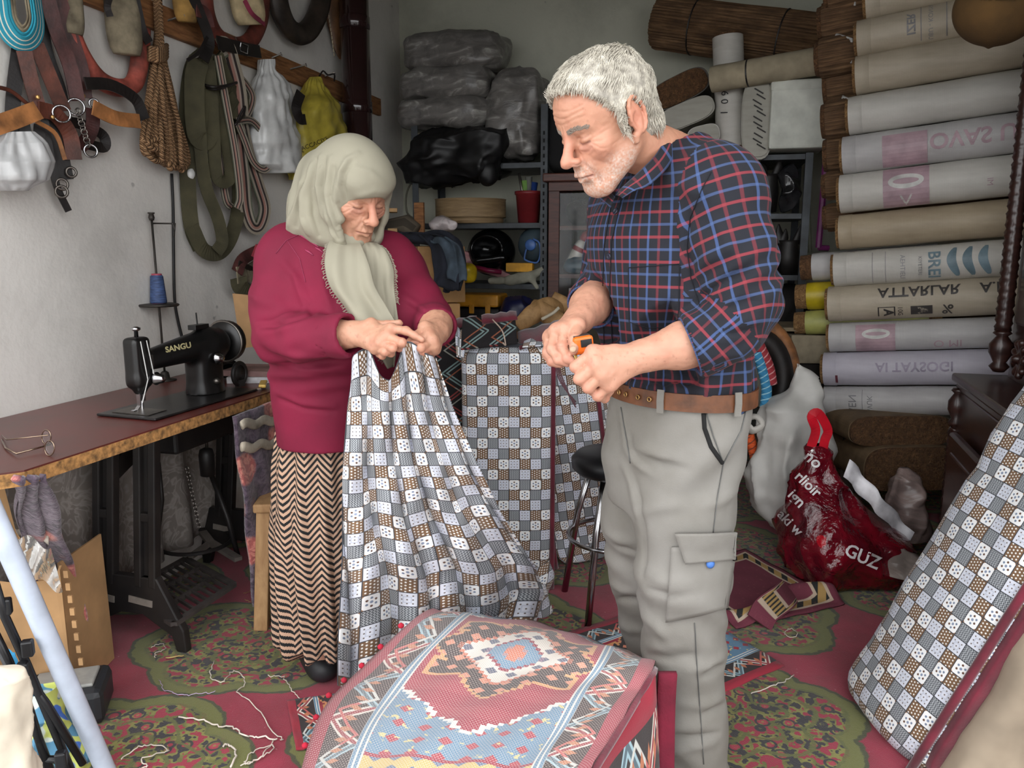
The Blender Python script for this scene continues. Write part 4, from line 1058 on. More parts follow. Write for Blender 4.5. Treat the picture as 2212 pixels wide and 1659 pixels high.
c, a, h = dpx(1030, 1072, 350, 400, 4.3); pillow('cloth_pouch', c, (a, .05, h), ROOM, DKP, e=.9, amp=.02, label='dark drooping corner of cloth under the black plastic bag', cat='cloth')
# sieve
BENT = mat_wood('bent_beech', (122, 98, 68), (164, 138, 102), (2, 2, 20), .7)
c, a, h = dpx(945, 1090, 426, 476, 4.5)
sv = thing('wooden_sieve', (c.x, c.y, zs[1]), 'round bent-wood sieve lying on the steel shelf', 'sieve')
MB().lathe([(a * 1.0, 0), (a, .1), (a * 1.02, .104), (a * .96, .104), (a * .96, 0)], (c.x, c.y, zs[1] + .035), seg=48, cap=False).obj('hoop', BENT, sv, smooth=True)
MB().lathe([(a * .93, 0), (a * .93, .036)], (c.x, c.y, zs[1]), seg=40).obj('base_hoop', BENT, sv, smooth=True)
# bucket
c, a, h = dpx(1114, 1170, 410, 479, 4.46)
bk = thing('bucket', (c.x, c.y, zs[1]), 'dark red plastic bucket holding brushes on the steel shelf', 'bucket')
bh = h * 2; REDPL = M('dark_red_plastic', (128, 40, 44), .4, var=.06)
MB().lathe([(a * .78, 0), (a * .96, bh - .02), (a * 1.05, bh - .018), (a * 1.05, bh), (a * .95, bh), (a * .74, .01)], (c.x, c.y, zs[1]), seg=28).obj('pail', REDPL, bk, smooth=True)
for k, (dx, dz, mt) in enumerate(((-.05, .1, STEEL), (-.02, .06, M('green_plastic', (120, 160, 84), .5)), (.03, .05, M('blue_plastic', (40, 66, 130), .4)), (.0, .08, M('grey_brush', (110, 110, 104), .7)))):
    MB().tube([(c.x + dx * .4, c.y, zs[1] + bh * .5), (c.x + dx * 1.1, c.y, zs[1] + bh + dz)], .008 + .012 * (k > 0), 8).obj('brush_handle', mt, bk, smooth=True)
# helmet
c, a, h = dpx(1012, 1112, 494, 595, 4.5)
hm = thing('helmet', (c.x, c.y, zs[2]), 'black motorcycle helmet lying on its side on the steel shelf', 'helmet')
F = Field((c.x - .2, c.y - .2, c.z - .2), (c.x + .2, c.y + .2, c.z + .2), .006)
F.ell(c, (a, .17, h), k=.01); F.ell((c.x - .03, c.y - .14, c.z + .02), (a * .6, .12, h * .5), k=.02, op='sub'); F.cap((c.x - .08, c.y - .13, c.z - .05), (c.x + .07, c.y - .15, c.z - .03), .022, k=.01)
blob('shell', F, M('gloss_black', (12, 12, 14), .2), hm)
MB().tube([(c.x - .1, c.y - .1, c.z - .08), (c.x - .02, c.y - .17, c.z - .1), (c.x + .06, c.y - .16, c.z - .11)], .014, 8).obj('visor_strip', M('magenta_strip', (120, 24, 62), .4), hm, smooth=True)
# water jug lying with its cap to the viewer
c, a, h = dpx(1114, 1190, 490, 568, 4.42)
wj = thing('water_jug', (c.x, c.y, c.z - a), 'clear water jug with blue cap and handle lying on the shelf', 'water jug')
JW = M('jug_plastic', (120, 140, 152), .15, var=.05, Transmission_Weight=.6); BLUEP = M('mid_blue_plastic', (74, 112, 178), .4)
MB().lathe([(a * .95, -.25), (a, -.22), (a, -.05), (a * .8, .0), (a * .4, .04), (a * .3, .05)], c, zto(-DL), 28).obj('bottle', JW, wj, smooth=True)
cc = c - DL * .05 + NL * .0; MB().lathe([(.03, 0), (.032, .02), (.026, .026)], cc, zto(-DL), 18).obj('cap', BLUEP, wj, smooth=True)
q = [onD(1141, 525, 4.36), onD(1133, 555, 4.36), onD(1138, 563, 4.36), onD(1160, 567, 4.36), onD(1167, 548, 4.36), onD(1165, 525, 4.36), onD(1152, 516, 4.36)]
MB().tube(catmull(q, 4), .0055, 6).obj('handle', BLUEP, wj, smooth=True)
c, a, h = dpx(1095, 1152, 568, 587, 4.37); MB().box(c, (a * 2, .05, h * 2), ROOM).obj('yellow_box', M('amber_card', (206, 150, 40), .6), bevel=.003, label='small amber yellow box in front of the water jug', cat='box')
c, a, h = dpx(1058, 1182, 582, 622, 4.36); GLV = M('grey_cotton', (146, 144, 130), .9, var=.1, bstr=.3)
F = Field((c.x - .22, c.y - .1, c.z - .12), (c.x + .22, c.y + .1, c.z + .12), .006)
P = [onD(x, y, 4.35) for x, y in ((1060, 608), (1100, 604), (1130, 600), (1160, 590), (1172, 580), (1150, 605), (1160, 620), (1120, 608))]
for i, j, r in ((0, 1, .02), (1, 2, .03), (2, 3, .026), (3, 4, .02), (2, 5, .02), (5, 6, .016), (1, 7, .022)): F.cap(P[i], P[j], r, r * .9, .012)
blob('work_glove', F, GLV, amp=.006, sc=30, label='crumpled pale grey work glove on the shelf edge', cat='glove')
MB().prism([onD(1000, 540, 4.4), onD(1030, 555, 4.4), onD(1105, 595, 4.4), onD(1085, 602, 4.4), onD(1000, 578, 4.4)], DL * .05).obj('printed_sack', mat_haze('red_white_print', (150, 110, 112)), bevel=.01, label='folded white and red printed sack leaning under the helmet', cat='sack')
c, a, h = dpx(990, 1030, 570, 612, 4.32); pillow('plastic_bag', c, (a, .05, h), ROOM, M('bright_yellow_poly', (206, 176, 34), .4), e=.9, amp=.02, label='small bright yellow plastic bag beside the cardboard box', cat='bag')
# tool box
c, a, h = dpx(975, 1088, 630, 712, 4.28)
tl = thing('tool_box', (c.x, c.y, c.z - h), 'black tool box with a ribbed amber lid below the shelf', 'tool box')
AMB = M('amber_plastic', (190, 132, 34), .45)
MB().box(c - UP * .05, (a * 2, .2, h * 1.3), ROOM).obj('body', M('black_plastic', (18, 18, 20), .5), tl, bevel=.01)
MB().box(c + UP * (h - .045), (a * 1.96, .21, .07), ROOM).obj('lid', AMB, tl, bevel=.012)
for k in range(3): MB().box(c + NL * (-a * .6 + a * .6 * k) + UP * (h - .09) - DL * .107, (.03, .012, .05), ROOM).obj('latch', AMB, tl, bevel=.004)
MB().box(c - UP * (h * 1.0), (a * 2.4, .3, .03), ROOM).obj('bench_board', DARKSTEEL, label='dark low board under the tool box', cat='board')
c, a, h = dpx(1085, 1150, 640, 700, 4.2); pillow('dark_blue_bag', c, (a, .1, h), ROOM, M('navy_poly', (24, 26, 62), .4), e=.8, amp=.03, fold=.02, label='dark navy blue bag beside the tool box', cat='bag')
# cardboard boxes and jeans
def carton(name, px_edge, py_t, py_b, d, w, dep, hgt, lab, mat=CARD2, yaw=0.0):
    e = onD(px_edge, py_b, d); R = ROOM @ rotz(yaw); cb = e + R @ Vector((w / 2, dep / 2, 0))
    t = thing(name, (cb.x, cb.y, e.z), lab, 'box'); c = cb + UP * hgt / 2
    MB().box(c, (w, dep, hgt), R).obj('carton_body', mat, t, bevel=.004)
    MB().box(c + UP * (hgt / 2 + .001), (w * .98, .05, .002), R).obj('tape', M('parcel_tape', (150, 112, 66), .35), t)
    MB().box(c - R @ Vector((0, dep / 2 + .001, -hgt * .5 + .05)), (.05, .002, .1), R).obj('tape', M('parcel_tape', (150, 112, 66), .35), t)
    return t, c, R
e = onD(905, 655, 3.72); zt_ = onD(905, 532, 3.72).z
t1, c1_, R1 = carton('cardboard_box', 905, 0, 655, 3.72, .24, .38, zt_ - e.z, 'large brown cardboard box with dark jeans draped over it', yaw=.55)
t2, c2_, R2 = carton('cardboard_box', 915, 0, 760, 3.70, .19, .34, onD(915, 657, 3.70).z - onD(915, 760, 3.70).z, 'lower brown cardboard box standing under the box with the jeans', yaw=.5)
t3, c3_, R3 = carton('cardboard_box', 905, 0, 1010, 3.68, .3, .4, onD(915, 762, 3.70).z - onD(905, 1010, 3.68).z, 'bottom cardboard box of the pile, hidden behind the patchwork cloth', yaw=.5)
MB().box(Vector((c3_.x, c3_.y, (onD(905, 1010, 3.68).z) / 2)), (.34, .42, onD(905, 1010, 3.68).z), R3).obj('low_crate', WOODP, label='low wooden crate carrying the pile of cardboard boxes', cat='crate')
JEAN = M('dark_denim', (30, 33, 44), .9, var=.2, bstr=.4, bsc=120); JEAN2 = M('slate_denim', (66, 78, 90), .9, var=.15, bstr=.4, bsc=120)
je = thing('jeans', c1_ + UP * .2, 'dark denim jeans draped over the cardboard box', 'jeans')
zt = c1_.z + (zt_ - e.z) / 2
def jean(pts, mat, nm, w0, seed):
    P = catmull(pts, 6); n = len(P)
    def pt(u, v):
        i = v * (n - 1); k = min(int(i), n - 2); p = P[k].lerp(P[k + 1], i - k); 
        return p + NL * (u - .5) * w0 + (UP * .6 - DL * .8) * (.012 * math.sin(u * 9 + seed + v * 3) + .012 * math.sin(v * 11 + u * 4 + seed))
    MB().grid(pt, 16, 30).obj(nm, mat, je, smooth=True, solid=.012)
jean([onD(842, 520, 3.75) + UP * .02, onD(890, 508, 3.75), onD(940, 505, 3.72), onD(975, 520, 3.66), onD(985, 580, 3.64), onD(975, 628, 3.64)], JEAN, 'trouser_leg', .09, 0)
jean([onD(935, 512, 3.70), onD(958, 530, 3.65), onD(965, 580, 3.62), onD(962, 625, 3.62)], JEAN, 'trouser_leg', .14, 2)
jean([onD(945, 515, 3.66), onD(972, 530, 3.61), onD(986, 570, 3.60), onD(988, 606, 3.60)], JEAN2, 'turned_waistband', .09, 4)
MB().tube(catmull([onD(838, 530, 3.85), onD(860, 520, 3.8), onD(900, 515, 3.76), onD(940, 520, 3.73)], 5), .055, 12, sz=.5).obj('folded_seat', JEAN, je, smooth=True)
c, a, h = dpx(838, 898, 464, 512, 4.05)
MB().tube([c - NL * a - UP * .02, c + NL * a * .4, c + NL * a + UP * -.03], [.055, .06, .045], 18).obj('striped_bolster', mat_striped('bolster_ticking', [(k / 8, ((70, 62, 52) if k % 2 else (104, 94, 80))) for k in range(8)], (40, 36, 30)), smooth=True, label='brown striped bolster lying behind the cardboard box', cat='bolster')
MB().box(onD(906, 470, 4.1), (.055, .02, .16), ROOM).obj('wood_offcut', WOODP, bevel=.002, label='upright offcut of pine board by the back corner', cat='board')
for k, (px, py) in enumerate(((848, 455), (848, 498))): MB().box(onD(px, py, 3.95), (.05, .14, .02), ROOM @ rotz(.4)).obj('pine_offcut', M('raw_pine', (176, 140, 98), .8), bevel=.002, label='short pale pine slat by the woman’s headscarf, ' + ('upper' if k == 0 else 'lower'), cat='slat', group='pine slats')
c, a, h = dpx(922, 992, 470, 506, 4.12); pillow('plastic_bag', c, (a, .06, h), ROOM, mat_haze('pinkish_poly', (170, 160, 160)), e=.9, amp=.03, fold=.02, label='pinkish white plastic bag on top of the jeans', cat='bag')
MB().tube(catmull([onD(893, 385, 4.6), onD(878, 420, 4.6), onD(880, 460, 4.6), onD(900, 475, 4.55)], 5), .006, 6).obj('loose_wire', M('grey_cable', (120, 116, 100), .6), smooth=True, label='grey loose wire hanging in the back corner', cat='wire')
# brown glazed cabinet
MAHOG = mat_wood('mahogany_paint', (58, 28, 22), (92, 46, 34), (3, 3, 20), .45)
dc = 4.28; cl0 = onD(1185, 400, dc).dot(NL); cz = onD(1200, 376, dc).z; cw = .62
cb = thing('display_cabinet', room(cl0 + cw / 2, dc + .2, 0), 'brown painted glass-fronted cabinet behind the man', 'cabinet')
mb = MB(); 
for n, w in ((cl0 + .03, .06), (cl0 + cw - .03, .06)): MB().box(room(n, dc + .2, cz / 2 - .02), (w, .4, cz - .04), ROOM).obj('stile', MAHOG, cb, bevel=.003)
MB().box(room(cl0 + cw / 2, dc + .19, cz - .02), (cw + .05, .46, .045), ROOM).obj('cornice', MAHOG, cb, bevel=.006)
MB().box(room(cl0 + cw / 2, dc + .01, cz - .065), (cw, .03, .05), ROOM).obj('rail', MAHOG, cb, bevel=.003)
MB().box(room(cl0 + cw / 2, dc + .39, cz / 2), (cw, .01, cz - .05), ROOM).obj('back_panel', M('cabinet_back', (84, 76, 60), .9), cb)
csz = [onD(1240, 492, dc).z, onD(1240, 597, dc).z, .55, .1]
for z in csz: MB().box(room(cl0 + cw / 2, dc + .2, z), (cw - .06, .36, .022), ROOM).obj('shelf_board', MAHOG, cb)
MB().box(room(cl0 + cw / 2, dc + .015, .3), (cw - .1, .02, .5), ROOM).obj('lower_door', MAHOG, cb, bevel=.003)
MB().box(room(cl0 + cw / 2, dc + .012, (cz - .1 + .6) / 2), (cw - .12, .003, cz - .1 - .6), ROOM).obj('glass_pane', M('old_glass', (200, 205, 200), .05, Transmission_Weight=.9, Alpha=.25), cb)
c = onD(1246, 550, dc + .12); R = ROOM @ Matrix.Rotation(.45, 3, 'Y')
bt = thing('spray_bottle', (c.x, c.y, csz[1]), 'white bottle with red markings tilted inside the cabinet', 'bottle')
MB().lathe([(.034, -.1), (.036, -.09), (.036, .05), (.028, .075), (.016, .085)], c, R, 20).obj('bottle_body', M('bottle_white', (220, 216, 208), .35), bt, smooth=True)
MB().lathe([(.022, .085), (.026, .09), (.024, .13), (.012, .14)], c, R, 16).obj('cap', M('bottle_red', (150, 24, 38), .4), bt, smooth=True)
MB().lathe([(.0365, .02), (.0365, .045)], c, R, 20, cap=False).obj('red_band', M('bottle_red', (150, 24, 38), .4), bt, smooth=True)
for k in range(5): MB().lathe([(.007, 0), (.007, .002)], c + R @ Vector((.01 * math.sin(k * 2.4), -.0355, -.02 - .014 * k)), zto(R @ Vector((0, -1, 0))), 8).obj('print_dot', M('bottle_red', (150, 24, 38), .4), bt)
c, a, h = dpx(1222, 1290, 552, 594, dc + .1); pillow('plastic_bag', c, (a, .08, h), ROOM, M('teal_poly', (38, 74, 92), .3, var=.15, bstr=.3, bsc=20), e=.8, amp=.02, fold=.02, label='crumpled teal plastic bag inside the cabinet', cat='bag')
c, a, h = dpx(1225, 1300, 430, 486, dc + .12); pillow('cloth_heap', c, (a, .1, h), ROOM, M('dark_wool', (44, 42, 38), .95), e=.8, amp=.03, label='dark folded cloth on the cabinet upper shelf', cat='cloth')
c, a, h = dpx(1188, 1300, 225, 376, dc + .22); pillow('black_case', c, (a, .14, h), ROOM, M('black_cloth', (16, 15, 16), .85), e=.35, amp=.008, label='black fabric case standing on top of the brown cabinet', cat='case')
MB().box(onD(1255, 632, dc + .1), (.12, .1, .05), ROOM).obj('paper_block', PAP, label='cream paper block low inside the cabinet', cat='paper')
# wooden saddle frame
TANW = mat_wood('tan_saddle_wood', (124, 92, 54), (172, 134, 88), (8, 8, 8), .7)
sf = thing('pack_saddle', at(1170, 690, 3.4), 'carved tan wooden pack-saddle frame behind the patchwork mattress', 'saddle')
def slug(pts, rs, nm, mat, par, flat=.5, h=(0, -1, 0)):
    P = catmull(pts, 5); n = len(P); R_ = [float(np.interp(i / (n - 1), np.linspace(0, 1, len(rs)), rs)) for i in range(n)]
    return MB().tube(P, R_, 10, sz=flat, hint=h).obj(nm, mat, par, smooth=True)
slug([at(1118, 705, 3.4), at(1150, 680, 3.4), at(1185, 660, 3.45), at(1215, 672, 3.5)], [.03, .045, .04, .025], 'side_bar', TANW, sf)
slug([at(1150, 660, 3.45), at(1165, 668, 3.42), at(1200, 690, 3.4), at(1225, 700, 3.4)], [.03, .04, .045, .03], 'side_bar', TANW, sf)
slug([at(1192, 642, 3.5), at(1215, 655, 3.5), at(1228, 668, 3.5)], [.03, .035, .03], 'pommel', TANW, sf)
slug([at(1170, 690, 3.35), at(1195, 676, 3.35), at(1208, 664, 3.35)], [.007, .007, .007], 'lace', M('rawhide', (190, 180, 160), .8), sf, 1)
MB().box(Vector((at(1170, 800, 3.42).x, 3.44, .43)), (.36, .3, .86), ROOM).obj('packing_crate', WOODP, label='wooden crate under the saddle frame behind the mattresses', cat='crate')
# ------------------------------------------------------------------ right back: dark shelf and rolled mats on top
d2 = 4.2
s2 = thing('steel_shelf', onD(1690, 700, d2), 'dark steel shelf unit at the right of the back wall', 'shelf')
s2.location.z = 0
nl, nr_ = onD(1400, 500, d2).dot(NL), onD(1738, 500, d2).dot(NL); zt2 = onD(1690, 332, d2).z
for n in (nl, nr_):
    for d in (d2, BW - .08): MB().box(room(n, d, zt2 / 2), (.035, .035, zt2), ROOM).obj('post', DARKSTEEL, s2)
for z in (zt2 - .015, onD(1690, 467, d2).z, onD(1690, 600, d2).z, .3): MB().box(room((nl + nr_) / 2, (d2 + BW - .08) / 2, z), (nr_ - nl, BW - .1 - d2, .025), ROOM).obj('shelf_board', DARKSTEEL, s2)
BOOT = mat_leather('black_boot', (30, 27, 26), .5)
for k, (px, py, hh, lab) in enumerate(((1655, 458, .24, 'dark leather pack piece with pointed ears on the upper dark shelf'), (1668, 592, .2, 'dark leather pointed piece on the lower dark shelf, nearer the man'), (1700, 592, .22, 'dark leather pointed piece on the lower dark shelf beside the post'))):
    q = onD(px, py, d2 + .12); t = thing('saddle_horn', q, lab, 'saddle part', 'dark leather saddle pieces')
    MB().lathe([(.05, 0), (.055, hh * .4), (.048, hh * .7), (.052, hh * .78)], q, seg=18).obj('socket', BOOT, t, smooth=True)
    for s in (-1, 1): slug([q + NL * s * .035 + UP * hh * .7, q + NL * s * .05 + UP * hh * .95, q + NL * s * .055 + UP * hh * 1.15], [.028, .02, .004], 'ear', BOOT, t)
c, a, h = dpx(1676, 1728, 352, 460, d2 + .08); pillow('plastic_bag', c, (a, .08, h), ROOM, M('clear_dark_poly', (40, 40, 42), .12, var=.3), e=.8, amp=.03, fold=.03, label='shiny clear plastic bag of dark goods on the upper dark shelf', cat='bag')
for k, (bx, lab) in enumerate((((1560, 1660, 350, 462), 'dark leather goods heaped on the upper dark shelf behind the man'), ((1560, 1662, 490, 596), 'dark leather goods heaped on the lower dark shelf behind the man'), ((1560, 1735, 615, 740), 'dark bundle at the bottom of the dark shelf'))):
    c, a, h = dpx(*bx, d2 + .2); pillow('dark_bundle', c, (a, .13, h), ROOM, M('dark_hide', (30, 27, 26), .8, var=.2), e=.6, amp=.03, fold=.03, label=lab, cat='bundle')
# reed mat roll on top
def reed_roll(name, a, b, r, label, n=46, flat=1.0, mat=None, wires=(.22,), group=None):
    t = thing(name, (a + b) / 2, label, 'mat roll', group); ax = (b - a); L = ax.length
    R = zto(ax); random.seed(int(L * 1000))
    rr = [r * (1 + .03 * random.uniform(-1, 1)) for _ in range(n)]
    mb = MB(); seg = n * 2; zz = [0, .02, .1, .3, .5, .7, .9, .98, 1]; 
    mb.lathe([(r * (.96 if z in (0, 1) else 1), z * L) for z in zz], a, R, seg, wob=lambda q, z: (rr[int(q / 6.2832 * n) % n] / r) * (1.0 if int(q / 6.2832 * seg + .5) % 2 else .955) * (1 + .012 * math.sin(z * 23 + int(q / 6.2832 * n) * 2.1)))
    mb.obj('reeds', mat or REEDM, t)
    for w in wires: MB().torus(a + ax * w, r * 1.02, .004, ax, 30, 5).obj('binding_wire', IRON, t)
    return t
def mat_reeds():
    m, b = newmat('brown_reeds'); u, v, _ = sep(coord('UV')); n = noise(vec(u * 70, v * 4), 1.0, 4, .7); n2 = noise(vec(u * 12, v * 9), 1.0, 3)
    return finish(m, b, ramp(n * .65 + n2 * .35, [(.32, (50, 35, 24)), (.5, (96, 71, 48)), (.66, (142, 110, 78))]), .9, 0, n, .6, .006)
REEDM = mat_reeds()
za = onD(1600, 70, 4.55)
mr = reed_roll('reed_mat', onD(1420, 48, 4.6), onD(1790, 96, 4.4), .135, 'big brown reed mat roll lying on top of the rolled goods', 52, wires=(.24, .75))
for k in range(18):
    t = k / 17; q = onD(1500 + 260 * t, 12 + 30 * t, 4.55 - .1 * t); MB().tube([q, q + Vector((random.uniform(-.03, .03), 0, random.uniform(.01, .035)))], .0025, 4).obj('stray_reed', REEDM, mr)
def plain_roll(name, a, b, r, mat, label, endmat=None, flat=1.0, hint=None, band=None, group=None, hem=True, endm2=None, seg=30, reach=.012):
    t = thing(name, (a + b) / 2, label, 'roll', group); ax = b - a; L = ax.length
    n = 14; P = [a + ax * (i / n) for i in range(n + 1)]
    wv = [r * (1 + .012 * math.sin(i * 1.7 + r * 300) ) for i in range(n + 1)]; wv[0] = r * .985
    MB().tube(P, wv, seg, sz=flat, hint=hint, cap=False).obj('cover', mat, t, smooth=True)
    e = MB()
    if endmat:
        k = 9; rim = [r * .93 * (1 + .03 * math.sin(j * 2.7)) for j in range(2)]
        e.tube([a - ax.normalized() * reach, a + ax.normalized() * .03], [r * .9, r * .93], 34, sz=flat, hint=hint)
        e.tube([b - ax.normalized() * .03, b + ax.normalized() * reach], [r * .93, r * .9], 34, sz=flat, hint=hint); e.obj('end_reeds', endmat, t)
    else:
        e.tube([a + ax.normalized() * .01, b - ax.normalized() * .01], r * .96, seg, sz=flat, hint=hint); e.obj('core', mat, t)
    if hem: MB().tube([a + ax.normalized() * .0, a + ax.normalized() * .052, a + ax.normalized() * .054], [r * 1.004, r * 1.012, r * .98], seg, sz=flat, hint=hint, cap=False).obj('hem', mat, t, smooth=True)
    if band: MB().tube([a + ax * band, a + ax * band + ax.normalized() * .008], r * 1.012, seg, sz=flat, hint=hint).obj('band', IRON, t)
    return t
SACKW = mat_sack('white_sackcloth', (212, 208, 200), (192, 188, 180)); SACKB = mat_sack('beige_sackcloth', (196, 184, 164), (170, 158, 138)); SACKG = mat_sack('grey_sackcloth', (200, 198, 196), (176, 172, 172)); SACKT = mat_sack('tan_sackcloth', (184, 168, 142), (160, 144, 120))
SACKL = mat_sack('lilac_sackcloth', (200, 196, 206), (182, 176, 188)); BEIGEM = M('beige_felt', (166, 154, 130), .9, var=.08)
vr = plain_roll('fabric_roll', onD(1572, 80, 4.32), onD(1580, 318, 4.32), .075, SACKW, 'white sackcloth roll standing upright with pencilled numbers', REEDEND, hem=True)
lettering('pencil_mark', '6 0  1', .05, lambda x, y: (lambda c: c + UP * (-x) * 1.0 + NL * y - DL * (math.sqrt(max(.0761 ** 2 - y * y, 0)) + .0015))(onD(1564, 228, 4.32) + UP * 0 + NL * .0), M('pencil_black', (40, 40, 44), .8), vr)
plain_roll('felt_roll', onD(1538, 172, 4.18), onD(1790, 128, 4.05), .062, BEIGEM, 'beige felt roll lying across the upright white roll', None, band=.32, hem=False)
def oval_roll(name, px, py, w, h, tilt, d, mat, endmat, label, dep=.5, back=DL):
    c = onD(px, py, d); t = thing(name, c, label, 'roll'); n = 30; P = []
    for i in range(n):
        q = 6.2832 * i / n; x = math.copysign(abs(math.cos(q)) ** .55, math.cos(q)) * w; y = math.copysign(abs(math.sin(q)) ** .75, math.sin(q)) * h
        P.append(c + NL * (x * math.cos(tilt) - y * math.sin(tilt)) + UP * (x * math.sin(tilt) + y * math.cos(tilt)))
    MB().prism(P, back * dep).obj('cover', mat, t, smooth=False)
    Q = [c + (p - c) * .93 - back * .012 for p in P]; MB().prism(Q, back * .05).obj('end_reeds', endmat, t)
    for k in range(len(P)): pass
    return t
oval_roll('reed_roll', 1468, 192, .155, .07, .42, 4.3, M('brown_sleeve', (84, 76, 68), .6), REEDEND, 'oval reed roll with open brown end behind the man’s head')
GWRAP = mat_sack('grey_wrap', (168, 164, 150), (140, 136, 122))
oval_roll('wrapped_roll', 1482, 246, .145, .06, .36, 4.26, GWRAP, GWRAP, 'grey cloth-wrapped roll tied with cord under the oval reed roll')
oval_roll('wrapped_roll', 1520, 292, .08, .05, .2, 4.24, SACKW, GWRAP, 'small white wrapped roll just above the man’s shoulder')
oo = oval_roll('wrapped_roll', 1636, 258, .075, .19, .03, 4.16, GWRAP, GWRAP, 'oval grey cloth roll with rough black stitching beside the foam box')
for k in range(11):
    q = onD(1640 + 5 * math.sin(k * 2), 196 + k * 12, 4.14); MB().tube([q - NL * .022 + UP * .012, q + NL * .02 - UP * .014], .003, 5).obj('stitch', IRON, oo)
fb = thing('foam_box', onD(1715, 318, 4.1), 'white polystyrene foam box at the top of the dark shelf', 'box')
c, a, h = dpx(1664, 1790, 168, 320, 4.1); FOAM = M('polystyrene', (214, 216, 206), .8, var=.05)
MB().box(c - UP * .02 + DL * .14, (a * 2, .28, h * 2 - .04), ROOM).obj('tub', FOAM, fb, bevel=.012)
MB().box(c + UP * (h - .03) + DL * .14, (a * 2 + .006, .29, .05), ROOM).obj('lid', FOAM, fb, bevel=.012)
# ------------------------------------------------------------------ stacked mat rolls at the right
RD = -ray(-2000, 850).normalized()                  # the way the rolls run, towards the right front
YR = 3.5
INKG = M('faded_grey_ink', (134, 132, 134), .5, var=.1); INKP = M('faded_pink_ink', (180, 152, 160), .5, var=.08); INKD = M('dark_ink', (64, 60, 58), .5); INKB = M('blue_grey_ink', (112, 134, 144), .5)
INKL = M('lilac_ink', (150, 140, 158), .5)
front = [(1872, 8, 76, SACKB), (1853, 86, 76, SACKB), (1850, 165, 81, SACKB), (1835, 252, 80, SACKW), (1822, 337, 79, SACKG), (1816, 420, 81, SACKW),
         (1814, 503, 73, SACKT), (1803, 583, 73, SACKW), (1791, 657, 75, SACKB), (1793, 729, 62, SACKG), (1781, 797, 71, SACKL), (1781, 864, 60, SACKG)]
names = ['topmost, under the brown cap', 'second from the top, with faint grey letters', 'third from the top, plain beige', 'fourth from the top, plain white and shiny', 'with a faded pink block and pink letters', 'white with a pink square and pale ring',
         'plain tan, middle of the stack', 'with three blue-grey leaf marks', 'lettered ATTARLAR in dark ink', 'with a pale pink block below the ATTARLAR roll', 'lilac white with a short dark red mark', 'greenish grey, lowest of the stack']
rolls = []
for (px, py, h, mt), nm in zip(front, names):
    a = at(px, py, YR); r = h / 2 * (YR / ray(px, py).y) / F_PX * 1.0; r *= 1.0
    t = plain_roll('mat_roll', a, a + RD * 1.25, r, mt, 'sack-covered reed mat roll ' + nm, REEDEND2, group='front column of stacked mat rolls'); rolls.append((t, a, r))
def on_roll(k, s0, ang0, flipx=1, flipy=1):
    """map flat (x along roll, y around) to the face of roll k; ang0 = angle above the middle of the visible face"""
    t, a, r = rolls[k]; fwd = Vector((0, -1, 0)); fwd = (fwd - RD * fwd.dot(RD)).normalized(); up = RD.cross(fwd) * (1 if RD.cross(fwd).z > 0 else -1)
    def f(x, y):
        q = ang0 + flipy * y / r
        return a + RD * (s0 + flipx * x) + (fwd * math.cos(q) + up * math.sin(q)) * (r * 1.012 + .0016)
    return f
def rollbox(k, s0, s1, a0, a1, mat, nm='print_block', n=10):
    f = on_roll(k, 0, 0); r = rolls[k][2]; mb = MB(); mb.grid(lambda u, v: f(lerp(s0, s1, u), lerp(a0, a1, v) * r) - Vector((0, 0, 0)), 3, n); mb.obj(nm, mat, rolls[k][0])
def rolltext(k, s, size, s0, a0, mat, flipy=1, flipx=1, rot=False, bold=.0):
    f = on_roll(k, s0, a0, flipx, flipy)
    lettering('print_lettering', s, size, (lambda x, y: f(y, -x)) if rot else f, mat, rolls[k][0], bold, sub=2)
rolltext(1, 'IZER', .042, .2, .1, INKG, -1, 1, True, .0012); rolltext(1, 'UBU - KONYA', .024, .27, .1, INKG, -1, 1, True); rollbox(1, .235, .238, -.9, 1.2, INKG); rollbox(1, .325, .328, -.9, 1.2, INKG)
rolltext(0, 'C', .05, .2, -.3, INKG, -1, 1, True)
rollbox(4, .155, .32, -1.1, .75, INKP); rolltext(4, 'OVAS UN', .085, .51, .1, INKP, -1, 1, False, .002)
rollbox(5, .17, .34, -1.2, 1.2, INKP)
SW2 = SACKW
def ring_on(k, s0, a0, rx, ry, w, mat):
    f = on_roll(k, s0, a0); P = [(rx * math.cos(6.2832 * i / 28), ry * math.sin(6.2832 * i / 28)) for i in range(28)]; Q = [(x * (1 - w / rx), y * (1 - w / ry)) for x, y in P]
    mb = MB(); vs = [f(*p) + Vector((0, -.0006, 0)) for p in P] + [f(*p) + Vector((0, -.0006, 0)) for p in Q]; mb.add(vs, [(i, (i + 1) % 28, 28 + (i + 1) % 28, 28 + i) for i in range(28)]); mb.obj('print_ring', mat, rolls[k][0])
ring_on(5, .255, .3, .066, .03, .018, M('print_white', (206, 204, 200), .5)); rolltext(5, 'V', .08, .255, -.75, M('print_white', (206, 204, 200), .5)); rolltext(5, 'MI', .03, .55, -.2, INKP, -1, 1, True)
for k, s in enumerate((.46, .515, .57)):
    f = on_roll(7, s, .05); mb = MB(); mb.grid(lambda u, v: f((u - .5) * .034 * math.sin(math.pi * (v * .94 + .03)) ** .5 + .012 * math.sin(v * 4.5 + 2), (v - .5) * .125), 4, 14); mb.obj('leaf_mark', INKB, rolls[7][0])
rolltext(7, 'BREI', .062, .385, -.05, INKB, 1, 1, True, .0012); rolltext(7, 'AEHTIELI', .026, .27, -.05, INKG, 1, 1, True); rolltext(7, 'KIYETERI', .02, .335, -.05, INKG, 1, 1, True); rollbox(7, .155, .157, -1, 1, INKG); rollbox(7, .205, .207, -1, 1, INKG)
